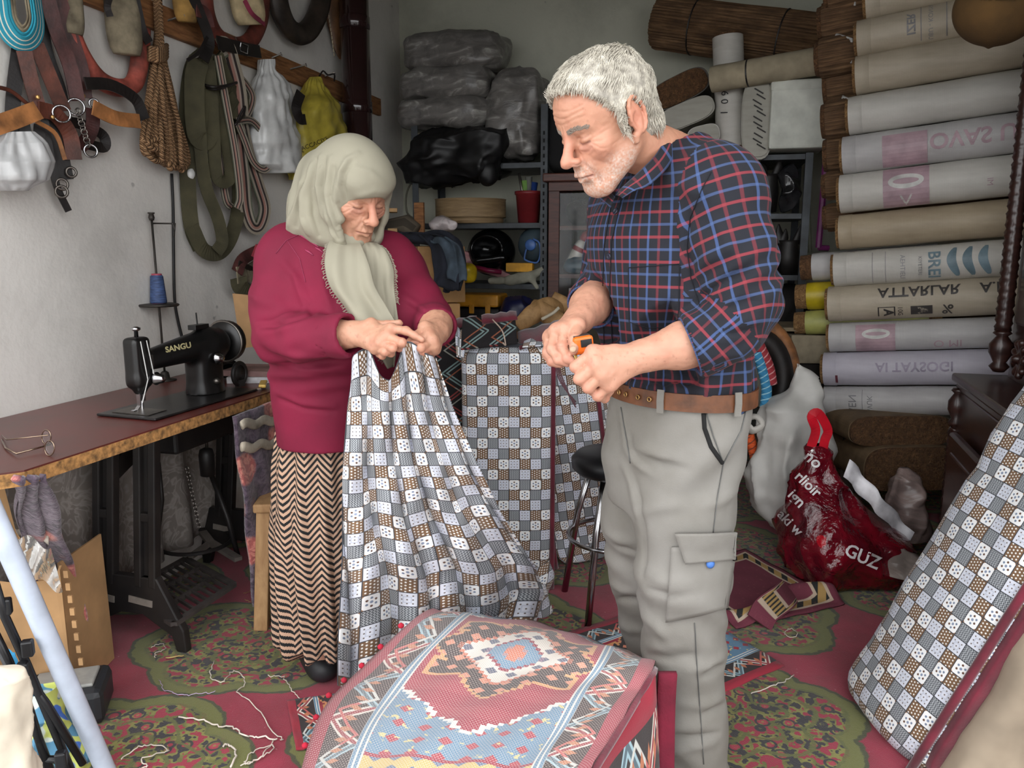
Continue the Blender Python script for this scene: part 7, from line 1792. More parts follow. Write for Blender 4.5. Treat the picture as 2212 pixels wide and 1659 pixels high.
# ------------------------------------------------------------------ the man
MF = Vector((-.86, -.51, 0)).normalized(); myaw = math.atan2(-.86, .51)   # a-axis: his left
HR = head_frame((-.88, -.47, 0), math.radians(27), math.radians(-3)); ear = at(1376, 252, 1.44); MS = .94; HO = ear - HR @ Vector((-.085, -.012, -.004)) * MS
nb = HR.transposed() @ (at(1452, 345, 1.60) - HO) / MS
V, Q, c = build_head(nb); V = (V * MS) @ np.array(HR).T + np.array(HO); head = (V, Q, c)
lh = limb_hand(None, [[(1281, 762, 1.425), (1244, 793, 1.425), (1256, 806, 1.452), (1276, 796, 1.468)], [(1287, 787, 1.412), (1252, 819, 1.412), (1270, 833, 1.445), (1292, 817, 1.465)],
                      [(1300, 809, 1.412), (1270, 837, 1.414), (1288, 848, 1.446), (1306, 830, 1.466)], [(1316, 831, 1.42), (1291, 855, 1.424), (1306, 860, 1.452), (1320, 843, 1.468)], [(1345, 764, 1.462), (1300, 772, 1.468), (1254, 784, 1.462)]],
               .0106, .0150, None, (1398, 766, 1.44), elbow=(1570, 722, 1.45), er=.047, wr_=.035)
rh = limb_hand(None, [[(1220, 712, 1.515), (1214, 750, 1.488), (1226, 774, 1.472), (1239, 782, 1.466)], [(1203, 715, 1.53), (1193, 754, 1.503), (1206, 777, 1.483), (1226, 785, 1.476)],
                      [(1190, 727, 1.55), (1183, 761, 1.525), (1194, 780, 1.506), (1212, 787, 1.496)], [(1188, 740, 1.572), (1182, 767, 1.552), (1191, 782, 1.536), (1203, 788, 1.526)], [(1247, 703, 1.525), (1241, 735, 1.483), (1239, 757, 1.464)]],
               .0104, .0145, None, (1253, 688, 1.575), elbow=(1300, 628, 1.70), er=.043, wr_=.033)
# body core, hidden by the clothes
B_ = Field((.0, 1.25, .05), (.75, 2.05, 1.5), .014)
hipL, hipR = arr((1505, 960, 1.55)), arr((1440, 960, 1.72)); knL, knR = arr((1482, 1235, 1.55)), arr((1400, 1220, 1.76)); anL, anR = arr((1500, 1650, 1.58)), arr((1440, 1560, 1.84))
shL, shR = arr((1552, 404, 1.49)), arr((1345, 440, 1.775)); elL, elR = arr((1608, 655, 1.44)), arr((1318, 625, 1.80))
chest, belly, neckb = arr((1452, 520, 1.63)), arr((1475, 780, 1.63)), arr((1452, 345, 1.60))
for a, b, ra, rb in ((belly, chest, .1, .1), (chest, neckb, .1, .05), (hipL, knL, .06, .05), (knL, anL, .045, .035), (hipR, knR, .06, .05), (knR, anR, .045, .035), (belly, hipL, .08, .07), (belly, hipR, .08, .07), (shL, elL, .045, .038), (shR, elR, .045, .038), (chest, shL, .06, .05), (chest, shR, .06, .05), (elL, arr((1560, 725, 1.45)), .04, .04), (elR, arr((1300, 628, 1.70)), .04, .04)): B_.cap(a, b, ra, rb, .04)
V, Q = B_.mesh(); core = (V, Q, np.tile(np.array(lin((200, 150, 126))), (len(V), 1)))
V, Q, c = merge([head, lh, rh, core])
man = nobj('person', V, Q, SKIN, col=c, label='grey-haired person in navy plaid shirt and grey cargo trousers holding a tape measure', cat='person')
# shirt
F = Field((.02, 1.22, .84), (.78, 2.02, 1.52), .0055)
tl_ = lev([(872, 1332, 1606), (820, 1315, 1608), (760, 1302, 1606), (650, 1284, 1596), (560, 1275, 1588), (490, 1277, 1580), (430, 1300, 1572), (385, 1335, 1560), (350, 1370, 1535), (322, 1395, 1510)], 1.63, 1.42, myaw)
F.stack(tl_, myaw, .02)
SL = [arr(p) for p in ((1542, 398, 1.50), (1562, 432, 1.475), (1590, 540, 1.445), (1610, 645, 1.435))]
F.chain(SL, [.068, .071, .064, .063], .035); F.cap(neckb + (0, 0, -.01), shL, .062, .066, .05); F.cap(neckb + (0, 0, -.01), shR, .062, .066, .05)
SL2 = [arr(p) for p in ((1610, 650, 1.435), (1572, 710, 1.435), (1510, 742, 1.44), (1494, 748, 1.441))]
F.chain(SL2, [.063, .058, .055, .056], .022)
SR = [arr(p) for p in ((1345, 440, 1.775), (1325, 560, 1.80), (1312, 618, 1.79), (1283, 652, 1.70), (1276, 662, 1.685))]
F.chain(SR, [.07, .064, .06, .052, .051], .025)
def openend(F, a, b, r):                            # hollow a sleeve or trouser end so limbs come out of it
    a, b = np.array(a), np.array(b); d = (b - a) / np.linalg.norm(b - a); F.cap(b - d * .05, b + d * .2, r, r, .003, 'sub')
    m = r + .05; sl, X, Y, Z = F.blk(np.minimum(b, b + d * .12) - m, np.maximum(b, b + d * .12) + m); t = (X - b[0]) * d[0] + (Y - b[1]) * d[1] + (Z - b[2]) * d[2]
    q = np.sqrt((X - b[0]) ** 2 + (Y - b[1]) ** 2 + (Z - b[2]) ** 2 - t * t); F.F[sl] = np.where((q < m) & (t > 0) & (t < .12), np.maximum(F.F[sl], t), F.F[sl])
openend(F, SL2[-2], SL2[-1], .047); openend(F, SR[-2], SR[-1], .046)
F.cap(neckb + (0, 0, -.03), neckb + np.array((-.03, -.02, .14)), .058, .066, .006, 'sub')
F.fn(lambda X, Y, Z: (zpx(868, 1.63) + .0 * X + .0 * Y) - Z, F.lo, F.lo + F.h * F.n, .001, 'sub') if False else None
F.cut((0, 0, zpx(866, 1.62)), (0, 0, -1))
tc = np.array([l[:3] for l in sorted(tl_)])
def man_wave(V, N):
    el = np.array(SL2[0]); d = np.linalg.norm(V - el, axis=1); w = .0016 * npnoise(V, 16) + .0042 * (np.abs(npnoise(V * (1, 1, .55), 13, 2)) - .25)
    w += .006 * np.exp(-(d / .11) ** 2) * np.sin((V[:, 0] * 75 - V[:, 2] * 95) + 4 * npnoise(V, 12, 5))
    ax = np.array(shL) + (.0, .02, -.06); d2 = np.linalg.norm(V - ax, axis=1); w += .004 * np.exp(-(d2 / .12) ** 2) * np.sin(V[:, 0] * 60 + V[:, 2] * 80)
    bz = np.exp(-((V[:, 2] - zpx(830, 1.62)) / .05) ** 2); w += .005 * bz * np.sin(np.arctan2(V[:, 1] - 1.63, V[:, 0] - .36) * 16 + 2 * npnoise(V, 9))
    return w
def man_tors(mid):
    cx = np.interp(mid[:, 2], tc[:, 0], tc[:, 1]); cy = np.interp(mid[:, 2], tc[:, 0], tc[:, 2]); dx, dy = mid[:, 0] - cx, mid[:, 1] - cy
    u = dx * math.cos(myaw) + dy * math.sin(myaw); v = -dx * math.sin(myaw) + dy * math.cos(myaw)
    return np.where((u > .145) & (mid[:, 2] > zpx(640, 1.5)), .3, np.hypot(u / 1.42, v) - .13)
def man_uv(V, Q):
    segs = [(SL[0], SL[3], .07, 0), (SL2[0], SL2[-1], .06, .02), (SR[0], SR[2], .065, 0), (SR[2], SR[4], .055, 0)]
    uv, t, i = limb_uv(V, Q, segs, man_tors); return ring_uv(V, Q, tc[4, 1], tc[4, 2], .165, t, uv, math.atan2(MF.y, MF.x))
shirt, V, Q = garment('shirt', F, PLAID, man, man_uv, man_wave, cre=[
    ([[(1556, 700), (1600, 690), (1660, 700)], [(1530, 692), (1580, 660), (1640, 622)], [(1520, 660), (1570, 625), (1640, 590)], [(1500, 600), (1530, 560), (1560, 540)], [(1540, 772), (1600, 762), (1650, 720)], [(1460, 396), (1500, 416), (1540, 408)], [(1300, 780), (1380, 800), (1470, 815)], [(1340, 832), (1430, 846), (1540, 840)], [(1470, 470), (1484, 540), (1494, 600)], [(1540, 470), (1570, 520), (1600, 560)]], .012, .007),
    ([[(1488, 460), (1486, 530), (1498, 605), (1528, 650)], [(1545, 678), (1600, 652), (1650, 652)], [(1535, 722), (1590, 720), (1640, 700)], [(1320, 812), (1400, 826), (1500, 828)], [(1515, 640), (1560, 606), (1620, 580)]], .007, -.008)])
SS = Surf(V, Q)
def sline(pts, r, nm, mat, par, S_=SS, off=.0015): P = S_.line(pts, off); return MB().tube(P, r, 6).obj(nm, mat, par, smooth=True) if len(P) > 1 else None
NAVY = M('navy_thread', (16, 17, 26), .9)
sline([(1343, 432), (1322, 520), (1318, 620), (1322, 720), (1326, 820), (1338, 866)], .001, 'placket_edge', NAVY, shirt); sline([(1320, 450), (1306, 530), (1302, 640), (1305, 740), (1312, 830)], .0008, 'placket_edge', NAVY, shirt)
BTN = M('navy_button', (40, 44, 62), .3)
for px, py in ((1331, 457), (1317, 554), (1315, 656), (1320, 770)):
    q = SS.hit(px, py, .001)
    if q: b0 = MB().lathe([(.0062, 0), (.0066, .002), (.0052, .003), (.004, .0022), (.001, .002)], q[0], zto(q[1]), 14).obj('button', BTN, shirt, smooth=True)
for seg in ([(1358, 578), (1468, 570)], [(1468, 570), (1466, 690), (1440, 706)], [(1358, 578), (1360, 695), (1400, 708), (1440, 706)]): sline(seg, .0008, 'pocket_seam', NAVY, shirt)
sline([(1536, 372), (1516, 410), (1492, 470), (1484, 540), (1492, 600), (1512, 660)], .0009, 'armhole_seam', NAVY, shirt)
# collar: two stand-and-fall leaves
def leaf(pts_top, pts_bot, nm):
    A_, B2 = catmull([at(*p) for p in pts_top], 6), catmull([at(*p) for p in pts_bot], 6); n = len(A_)
    MB().grid(lambda u, v: A_[round(u * (n - 1))].lerp(B2[round(u * (n - 1))], v) + Vector((-.2, -1, .2)) * .006 * math.sin(v * 3.14), n, 8, uv=lambda u, v: (u * .2 + .3, v * .05)).obj(nm, PLAID, shirt, smooth=True, solid=.003)
leaf([(1425, 262, 1.60), (1440, 285, 1.55), (1420, 330, 1.50), (1385, 368, 1.475), (1345, 405, 1.475), (1332, 422, 1.48)], [(1462, 290, 1.62), (1462, 318, 1.545), (1442, 362, 1.49), (1400, 402, 1.455), (1372, 412, 1.45), (1345, 428, 1.463)], 'collar')
leaf([(1425, 262, 1.60), (1395, 300, 1.68), (1350, 370, 1.66), (1318, 408, 1.60), (1328, 425, 1.50)], [(1462, 290, 1.63), (1420, 330, 1.70), (1345, 400, 1.68), (1290, 418, 1.62), (1318, 448, 1.50)], 'collar')
# rolled cuff
for pts, r in (((SL2[-1], SL2[-2]), .058), ((SR[-1], SR[-2]), .053)):
    a, b = Vector(pts[0]), Vector(pts[1]); d = (b - a).normalized()
    MB().tube([a - d * .004, a + d * .012, a + d * .03, a + d * .045], [r * .96, r, r * 1.01, r * .97], 26, cap=False).obj('rolled_cuff', PLAID, shirt, smooth=True, solid=.004)
# trousers
GREY = M('grey_twill', (126, 123, 118), .92, var=.05, sc=5, c2=(108, 104, 96), bstr=.3, bsc=400)
F = Field((.02, 1.3, .0), (.66, 2.02, 1.0), .006)
hl = lev([(842, 1330, 1606), (880, 1322, 1606), (930, 1312, 1600), (985, 1308, 1582), (1040, 1310, 1566), (1090, 1322, 1556)], 1.62, 1.32, myaw)
F.stack(hl, myaw, .03)
LL = [arr(p) for p in ((1482, 985, 1.58), (1476, 1100, 1.565), (1474, 1235, 1.56), (1477, 1400, 1.57), (1490, 1550, 1.58), (1501, 1668, 1.585))]
LR = [arr(p) for p in ((1415, 1000, 1.72), (1394, 1110, 1.75), (1398, 1220, 1.78), (1418, 1340, 1.81), (1432, 1440, 1.84), (1444, 1545, 1.86))]
F.chain(LL, [.102, .098, .093, .083, .076, .075], .03); F.chain(LR, [.105, .098, .092, .085, .082, .08], .03)
F.cut((0, 0, zpx(846, 1.62) + .012), (0, 0, 1)); F.cut((0, 0, .035), (0, 0, -1))
def pant_wave(V, N):
    w = .0045 * (np.abs(npnoise(V * (1, 1, .4), 10, 1)) - .25) + .002 * npnoise(V, 22); kn = np.exp(-((V[:, 2] - .5) / .12) ** 2); w += .004 * kn * np.sin(V[:, 2] * 70 + V[:, 0] * 40 + 4 * npnoise(V, 8)); an = np.exp(-(V[:, 2] / .16) ** 2)
    return w + .007 * an * np.sin(V[:, 2] * 60 + V[:, 0] * 25 + 4 * npnoise(V, 10, 2)) + .005 * np.exp(-((V[:, 2] - .82) / .07) ** 2) * np.sin(V[:, 0] * 50 - V[:, 2] * 50)
trs, V, Q = garment('trousers', F, GREY, man, None, pant_wave, cre=[
    ([[(1340, 900), (1352, 960), (1388, 1010), (1424, 1030)], [(1350, 1010), (1368, 1060), (1384, 1120)], [(1372, 960), (1420, 985), (1470, 995)], [(1400, 1240), (1440, 1256), (1500, 1262)], [(1395, 1392), (1430, 1402), (1480, 1395)], [(1410, 1558), (1450, 1572), (1520, 1566)], [(1420, 1612), (1460, 1620), (1540, 1606)], [(1310, 1150), (1340, 1166), (1372, 1172)], [(1318, 1260), (1345, 1276), (1380, 1282)], [(1335, 1350), (1360, 1360), (1392, 1362)], [(1590, 1062), (1560, 1080), (1520, 1092)], [(1380, 1110), (1420, 1096), (1480, 1092)], [(1392, 1330), (1420, 1350), (1440, 1380)], [(1560, 1420), (1530, 1440), (1490, 1446)], [(1570, 1500), (1530, 1520), (1480, 1524)]], .013, .007),
    ([[(1350, 930), (1378, 990), (1412, 1016)], [(1362, 1020), (1384, 1080), (1394, 1160), (1390, 1240)], [(1402, 1272), (1450, 1286), (1500, 1284)], [(1398, 1416), (1450, 1426), (1500, 1418)], [(1420, 1590), (1500, 1592), (1550, 1584)], [(1380, 976), (1430, 1004), (1480, 1012)], [(1330, 1180), (1372, 1192)], [(1330, 1292), (1380, 1298)], [(1566, 1440), (1520, 1462)], [(1572, 1520), (1520, 1542)]], .008, -.008)])
PS = Surf(V, Q); DK = M('seam_grey', (94, 94, 92), .95); DARKGAP = M('pocket_dark', (22, 22, 22), .95)
sline([(1520, 893), (1522, 925), (1536, 965), (1560, 1000)], .0045, 'pocket_opening', DARKGAP, trs, PS, .0); sline([(1526, 893), (1540, 940), (1562, 1000), (1600, 930), (1612, 880)], .0012, 'pocket_seam', DK, trs, PS)
sline([(1562, 1000), (1548, 1080), (1540, 1150)], .001, 'side_seam', DK, trs, PS); sline([(1500, 1345), (1506, 1450), (1514, 1560), (1520, 1650)], .001, 'side_seam', DK, trs, PS)
sline([(1342, 880), (1352, 940), (1362, 1000)], .001, 'fly_seam', DK, trs, PS)
mbp = PS.patch([(1452, 1180), (1586, 1176), (1566, 1312), (1440, 1342)], .004, 16); mbp.obj('cargo_pocket', GREY, trs, smooth=True, solid=.006)
mbp = PS.patch([(1460, 1148), (1588, 1146), (1582, 1206), (1478, 1212)], .012, 14); mbp.obj('pocket_flap', GREY, trs, smooth=True, solid=.006)
q = PS.hit(1529, 1215, .008); MB().lathe([(.008, 0), (.009, .004), (.004, .007)], q[0], zto(q[1]), 12).obj('blue_tab', M('blue_fabric_tab', (70, 116, 190), .6), trs, smooth=True)
MB().tube(catmull([at(1610, 905, 1.55), at(1634, 900, 1.54), at(1646, 918, 1.535), at(1626, 930, 1.535), at(1612, 918, 1.54)], 4), [.012] * 17, 8, sz=.5).obj('turned_pocket', GREY, trs, smooth=True)
# belt
BLT = mat_leather('tan_belt', (98, 58, 32), .5); zb = zpx(846, 1.62); hb = lev([(846, 1327, 1610)], 1.62, 1.32, myaw)[0]
ring = []; hints = []
for k in range(61):
    q = 6.2832 * k / 60; e = Vector((math.cos(myaw) * math.cos(q) * (hb[3] + .006) - math.sin(myaw) * math.sin(q) * (hb[4] + .006), math.sin(myaw) * math.cos(q) * (hb[3] + .006) + math.cos(myaw) * math.sin(q) * (hb[4] + .006), 0)); ring.append(Vector((hb[1], hb[2], hb[0] + .006)) + e); hints.append(e)
blt = MB().strap(ring, .034, .005, hints=hints).obj('belt', BLT, man)
BS = Surf([tuple(v) for v in np.array([list(r + UP * s) for r in ring for s in (-.05, .05)])], [(2 * i, 2 * i + 2, 2 * i + 3, 2 * i + 1) for i in range(60)])
for px in (1356, 1382, 1406, 1342):
    q = BS.hit(px, 862, .004)
    if q: MB().torus(Vector((q[0].x, q[0].y, hb[0] + .006)) + q[1] * .002, .0042, .0016, q[1], 12, 5).obj('eyelet', BRASS, blt, smooth=True)
for px in (1430, 1592):
    q = BS.hit(px, 850, .004)
    if q: MB().strap([Vector((q[0].x, q[0].y, hb[0] + .028)) + q[1] * .001, Vector((q[0].x, q[0].y, hb[0] + .006)) + q[1] * .003, Vector((q[0].x, q[0].y, hb[0] - .018)) + q[1] * .001], .014, .003, hint=q[1]).obj('belt_loop', GREY, trs)
# shoes
SHOE = M('black_shoe', (22, 21, 21), .5)
for an_, nm in ((LL[-1], 'shoe'), (LR[-1], 'shoe')):
    a = Vector((an_[0], an_[1], 0)); F = Field(tuple(a - Vector((.3, .25, 0))), tuple(a + Vector((.2, .2, .16))), .006); f = MF
    F.cap(a - f * .03 + UP * .05, a + f * .17 + UP * .042, .045, .038, .02); F.cap(a + UP * .07, a - f * .01 + UP * .1, .045, .045, .02); F.cut((0, 0, .006), (0, 0, -1)); so = blob(nm, F, SHOE, man)
    G = Field(tuple(a - Vector((.3, .25, .01))), tuple(a + Vector((.2, .2, .05))), .006); G.cap(a - f * .035 + UP * .012, a + f * .18 + UP * .012, .047, .043, .01, flat=(0, 0, 1), fs=.3); blob('sole', G, M('shoe_sole', (40, 38, 36), .8), so)
# hair
HAIR = M('grey_white_hair', (172, 166, 154), .6, var=.12, sc=60, c2=(124, 118, 108))
F = Field((-.105, -.135, -.09), (.105, .135, .145), .0028)
F.ell((0, -.014, .036), (.084, .106, .091), k=.01); F.ell((0, .026, .052), (.070, .066, .056), k=.025)
F.ell((0, -.07, -.03), (.062, .045, .06), k=.02)
for s in (-1, 1): F.cap((s * .076, .022, .02), (s * .074, .018, -.022), .009, .006, .01)
F.fn(lambda X, Y, Z: np.maximum(np.interp(Z, [-.02, .02, .045, .07, .088], [.018, .022, .040, .060, .078]).astype(np.float32) - Y, Z - .084) * .8 + 0 * X, F.lo, F.lo + F.h * F.n, .008, 'sub')
for s in (-1, 1): F.ell((s * .085, -.012, -.004), (.022, .023, .034), k=.006, op='sub'); F.ell((s * .085, .055, -.03), (.03, .035, .055), k=.012, op='sub')
F.cut((0, 0, -.075), (0, -.3, -1))
V, Q = F.mesh(); V = relax(V, Q, 1); N = vnormals(V, Q); V = V + N * (.0022 * npnoise(V * (1, .5, .5), 60) + .0015 * npnoise(V * (1.5, .4, .6), 130))[:, None]
HS = .972; hair = nobj('hair', (V * HS) @ np.array(HR).T + np.array(HO), Q, HAIR, man)
hs = MB(); rs_ = np.random.default_rng(4); cand = rs_.choice(len(V), 9000)
for i in cand:
    p = V[i]; n = N[i]
    if p[2] < -.05: continue
    crown = np.array((0, -.055, .12)); flow = p - crown + np.array((0, .05, 0)); flow = flow - n * (flow @ n); l = np.linalg.norm(flow)
    if l < 1e-4: continue
    flow = flow / l + .35 * np.array([nz(p, 38, o) for o in (1., 5., 9.)]) + rs_.normal(0, .07, 3); L = rs_.uniform(.010, .022) * (1 if p[1] < .045 else .65)
    P = [p - n * .0004, p + flow * L * .5 + n * .0016, p + flow * L - n * (.5 * L * L / .09 - .0006)]
    Pw = [HR @ Vector(q) * HS + HO for q in P]; hs.strap(Pw, [.0013, .0011, .0004], .0004, hint=HR @ Vector(n))
hs.obj('hair_strands', M('hair_strand', (204, 198, 184), .5, var=.08, sc=60, c2=(156, 149, 136)), hair, kind='stuff')
eb = MB()
for s in (-1, 1):
    for k in range(150):
        t = rs_.random(); p = np.array((s * lerp(.007, .048, t), lerp(.0935, .0735, t ** 1.4) + .001, .0145 + .003 * math.sin(t * 3) + rs_.uniform(-.003, .004))); d = np.array((s * .8, -.25, rs_.uniform(-.1, .5))) * .009
        Pw = [HR @ Vector(q) * MS + HO for q in (p, p + d * .5 + (0, .002, 0), p + d)]; eb.strap(Pw, [.0011, .001, .0003], .0004, hint=HR @ Vector((0, 1, .2)))
eb.obj('eyebrow_hair', M('brow_grey', (136, 122, 110), .7), hair, kind='stuff')
# thumbnail and tape measure
for px, py, par in ((1238, 754, None),):
    S2 = Surf(rh[0], rh[1]); q = S2.hit(px, py, .0004)
    if q: MB().lathe([(.0068, -.0005), (.0066, .0008), (.003, .0014)], q[0], zto(q[1]), 14).obj('thumbnail', M('nail', (196, 160, 132), .35), man, smooth=True)
tm = thing('tape_measure', at(1255, 765, 1.50), 'orange and black pocket tape measure held between the man’s hands', 'tape measure')
ORG = M('orange_plastic', (238, 112, 30), .4, var=.04); Rt = frame((.25, -1, 0)) @ Matrix.Rotation(.12, 3, 'Y'); tcn = at(1257, 744, 1.482)
MB().box(tcn, (.040, .03, .034), Rt).obj('shell', ORG, tm, bevel=.006); MB().box(tcn + Rt @ Vector((-.004, .0145, .004)), (.022, .005, .014), Rt).obj('lock_button', M('black_rubber2', (26, 26, 28), .5), tm, bevel=.001)
MB().box(tcn + Rt @ Vector((0, -.004, .0165)), (.034, .02, .004), Rt).obj('top_grip', M('black_rubber2', (26, 26, 28), .5), tm, bevel=.001)
MB().strap([at(1240, 752, 1.482), at(1243, 768, 1.468), at(1250, 784, 1.455)], .011, .0008, hint=(.6, -.7, 0)).obj('blade', M('tape_yellow', (222, 200, 120), .4), tm)
# ------------------------------------------------------------------ the woman
wyaw = math.radians(24); WS = .93
HR2 = head_frame((.70, -.71, 0), math.radians(26), math.radians(2)); eyem = at(799, 446, 1.90); HO2 = eyem - HR2 @ Vector((0, .083 * WS, -.006 * WS))
nb2 = (HR2.transposed() @ (at(735, 570, 2.04) - HO2)) / WS
V, Q, c = build_head(nb2, False, nr=(.05, .055)); headw = ((V * WS) @ np.array(HR2).T + np.array(HO2), Q, c)
rhw = limb_hand(None, [[(846, 710, 1.735), (877, 715, 1.722), (896, 725, 1.716), (911, 733, 1.712)], [(836, 727, 1.722), (869, 740, 1.70), (864, 752, 1.722), (850, 752, 1.742)], [(823, 741, 1.722), (848, 752, 1.70), (844, 763, 1.724), (831, 759, 1.744)],
                       [(811, 752, 1.732), (832, 761, 1.71), (826, 769, 1.73), (815, 764, 1.746)], [(802, 701, 1.772), (840, 702, 1.772), (863, 698, 1.768)]], .0090, .0135, None, (762, 722, 1.79), elbow=(660, 732, 1.86), er=.045, wr_=.034, col=(194, 146, 120), h=.002)
lhw = limb_hand(None, [[(926, 722, 1.748), (904, 738, 1.728), (886, 743, 1.724)], [(933, 735, 1.738), (909, 751, 1.716), (922, 759, 1.732)], [(937, 746, 1.742), (914, 758, 1.724), (927, 765, 1.742)], [(939, 754, 1.752), (921, 764, 1.738), (933, 768, 1.756)], [(918, 708, 1.768), (900, 726, 1.744), (883, 738, 1.732)]],
                .0090, .0132, None, (943, 716, 1.81), elbow=(938, 690, 1.90), er=.04, wr_=.033, col=(190, 142, 116), h=.002)
Bw = Field((-.72, 1.75, .05), (-.05, 2.4, 1.35), .014)
ch_, be_ = arr((735, 620, 2.08)), arr((725, 850, 2.1)); sl_, sr_ = arr((625, 545, 2.03)), arr((845, 560, 2.08))
for a, b, ra, rb in ((ch_, be_, .11, .11), (ch_, arr((735, 560, 2.05)), .1, .05), (be_, arr((690, 1200, 2.16)), .09, .06), (arr((690, 1200, 2.16)), arr((690, 1440, 2.13)), .05, .04), (be_, arr((760, 1200, 2.18)), .09, .06), (arr((760, 1200, 2.18)), arr((770, 1420, 2.2)), .05, .04), (ch_, sl_, .06, .05), (ch_, sr_, .06, .05), (sl_, arr((600, 725, 1.98)), .045, .04), (arr((600, 725, 1.98)), arr((700, 730, 1.84)), .04, .035), (sr_, arr((930, 685, 1.97)), .045, .04), (arr((930, 685, 1.97)), arr((940, 695, 1.88)), .036, .036)): Bw.cap(a, b, ra, rb, .04)
V, Q = Bw.mesh(); corew = (V, Q, np.tile(np.array(lin((200, 150, 126))), (len(V), 1)))
V, Q, c = merge([headw, rhw, lhw, corew])
wom = nobj('person', V, Q, SKIN, col=c, label='person in beige headscarf, crimson top and chevron skirt bending over patchwork cloth', cat='person')
# sweater
CRIM = M('crimson_jersey', (120, 10, 48), .82, var=.07, sc=6, bstr=.18, bsc=420)
F = Field((-.72, 1.74, .6), (-.06, 2.34, 1.36), .0055)
wl2 = lev([(965, 608, 842, .04), (900, 600, 846, .03), (830, 592, 858, .02), (760, 588, 885), (690, 588, 905, -.01), (630, 594, 888, -.01), (575, 604, 866), (535, 628, 850), (510, 655, 828), (490, 685, 800)], 2.08, 1.22, wyaw)
F.stack(wl2, wyaw, .02)
F.chain([arr(p) for p in ((640, 540, 2.05), (612, 575, 2.02), (596, 650, 1.99), (600, 722, 1.96))], [.066, .064, .06, .062], .03)
RS = [arr(p) for p in ((600, 726, 1.96), (660, 730, 1.87), (740, 726, 1.80), (756, 724, 1.79))]; F.chain(RS, [.062, .056, .049, .049], .02)
F.chain([arr(p) for p in ((838, 555, 2.08), (868, 590, 2.06), (905, 650, 2.0), (930, 688, 1.95))], [.06, .058, .054, .052], .03)
LS = [arr(p) for p in ((930, 690, 1.95), (941, 702, 1.87), (944, 708, 1.845))]; F.chain(LS, [.05, .046, .045], .02)
nk = arr((735, 555, 2.05)); F.cap(nk, sl_, .05, .06, .05); F.cap(nk, sr_, .05, .055, .05)
F.ell(arr((845, 690, 1.97)), (.08, .07, .085), k=.05); F.ell(arr((760, 690, 1.95)), (.09, .06, .085), k=.05)
openend(F, RS[-2], RS[-1], .041); openend(F, LS[-2], LS[-1], .039)
F.cap(arr((752, 560, 2.02)), arr((760, 480, 1.97)), .052, .075, .01, 'sub'); F.cut((0, 0, zpx(962, 2.08)), (-.0, 0, -1))
def wom_wave(V, N):
    e = np.array(RS[0]); d = np.linalg.norm(V - e, axis=1); w = .003 * (np.abs(npnoise(V * (1, 1, .6), 13, 2)) - .25) + .0015 * npnoise(V, 24)
    w += .0055 * np.exp(-(d / .10) ** 2) * np.sin(V[:, 2] * 90 + V[:, 0] * 70 + 4 * npnoise(V, 11)); q = np.exp(-((V[:, 2] - zpx(790, 2.0)) / .06) ** 2)
    return w + .004 * q * np.sin(V[:, 2] * 110 + 5 * npnoise(V, 7, 3))
swt, V, Q = garment('sweater', F, CRIM, wom, None, wom_wave, cre=[
    ([[(556, 698), (600, 690), (650, 672)], [(562, 722), (612, 712), (672, 690)], [(636, 590), (652, 632), (668, 672)], [(600, 792), (680, 798), (745, 792)], [(606, 560), (640, 600), (662, 650)], [(870, 640), (900, 662), (928, 682)], [(602, 850), (650, 870), (720, 878)], [(690, 560), (700, 620), (716, 676)], [(590, 760), (640, 768), (700, 770)]], .010, .006),
    ([[(560, 710), (606, 701), (660, 682), (684, 674)], [(600, 782), (680, 786), (750, 781)], [(646, 610), (660, 650), (676, 682)], [(604, 862), (660, 884), (720, 890)], [(880, 660), (910, 676), (935, 690)]], .006, -.006)]); WSF = Surf(V, Q)
EMB = M('crimson_embroidery', (150, 44, 80), .55)
for k, (px, py) in enumerate(((655, 512), (668, 520), (680, 528), (690, 540), (668, 545), (700, 528))):
    P = WSF.line([(px - 9, py - 5), (px, py), (px + 9, py + 7)], .0012, 4)
    if len(P) > 2: MB().tube(P, [.001, .002, .0026, .003, .003, .0026, .002, .0014, .001][:len(P)], 6).obj('embroidered_leaf', EMB, swt, smooth=True)
sline([(596, 548), (618, 520), (645, 508), (672, 500)], .0007, 'shoulder_seam', EMB, swt, WSF); sline([(620, 520), (648, 560), (660, 610)], .0007, 'armhole_seam', EMB, swt, WSF)
# skirt
F = Field((-.75, 1.85, .08), (-.05, 2.45, .86), .006)
sk = lev([(890, 606, 842), (960, 602, 842), (1100, 598, 838), (1250, 602, 825), (1350, 608, 815), (1440, 616, 800)], 2.15, 1.2, wyaw); F.stack(sk, wyaw, .01); F.cut((0, 0, zpx(1436, 2.13)), (-.12, 0, -1))
sc0 = np.array([l[:3] for l in sorted(sk)])
def sk_uv(V, Q):
    uv = np.zeros((len(Q), 4, 2)); return ring_uv(V, Q, sc0[2, 1], sc0[2, 2], .165, np.ones(len(Q), bool), uv, -1.6)
def sk_wave(V, N):
    a = np.arctan2(V[:, 1] - sc0[2, 2], V[:, 0] - sc0[2, 1]); g = np.clip((.95 - V[:, 2]) / .8, 0, 1)
    return g * (.016 * np.sin(a * 13 + 1.5 * np.sin(V[:, 2] * 5)) + .006 * np.sin(a * 29 + V[:, 2] * 8)) + .003 * npnoise(V, 14)
skirt, V, Q = garment('skirt', F, CHEV, wom, sk_uv, sk_wave)
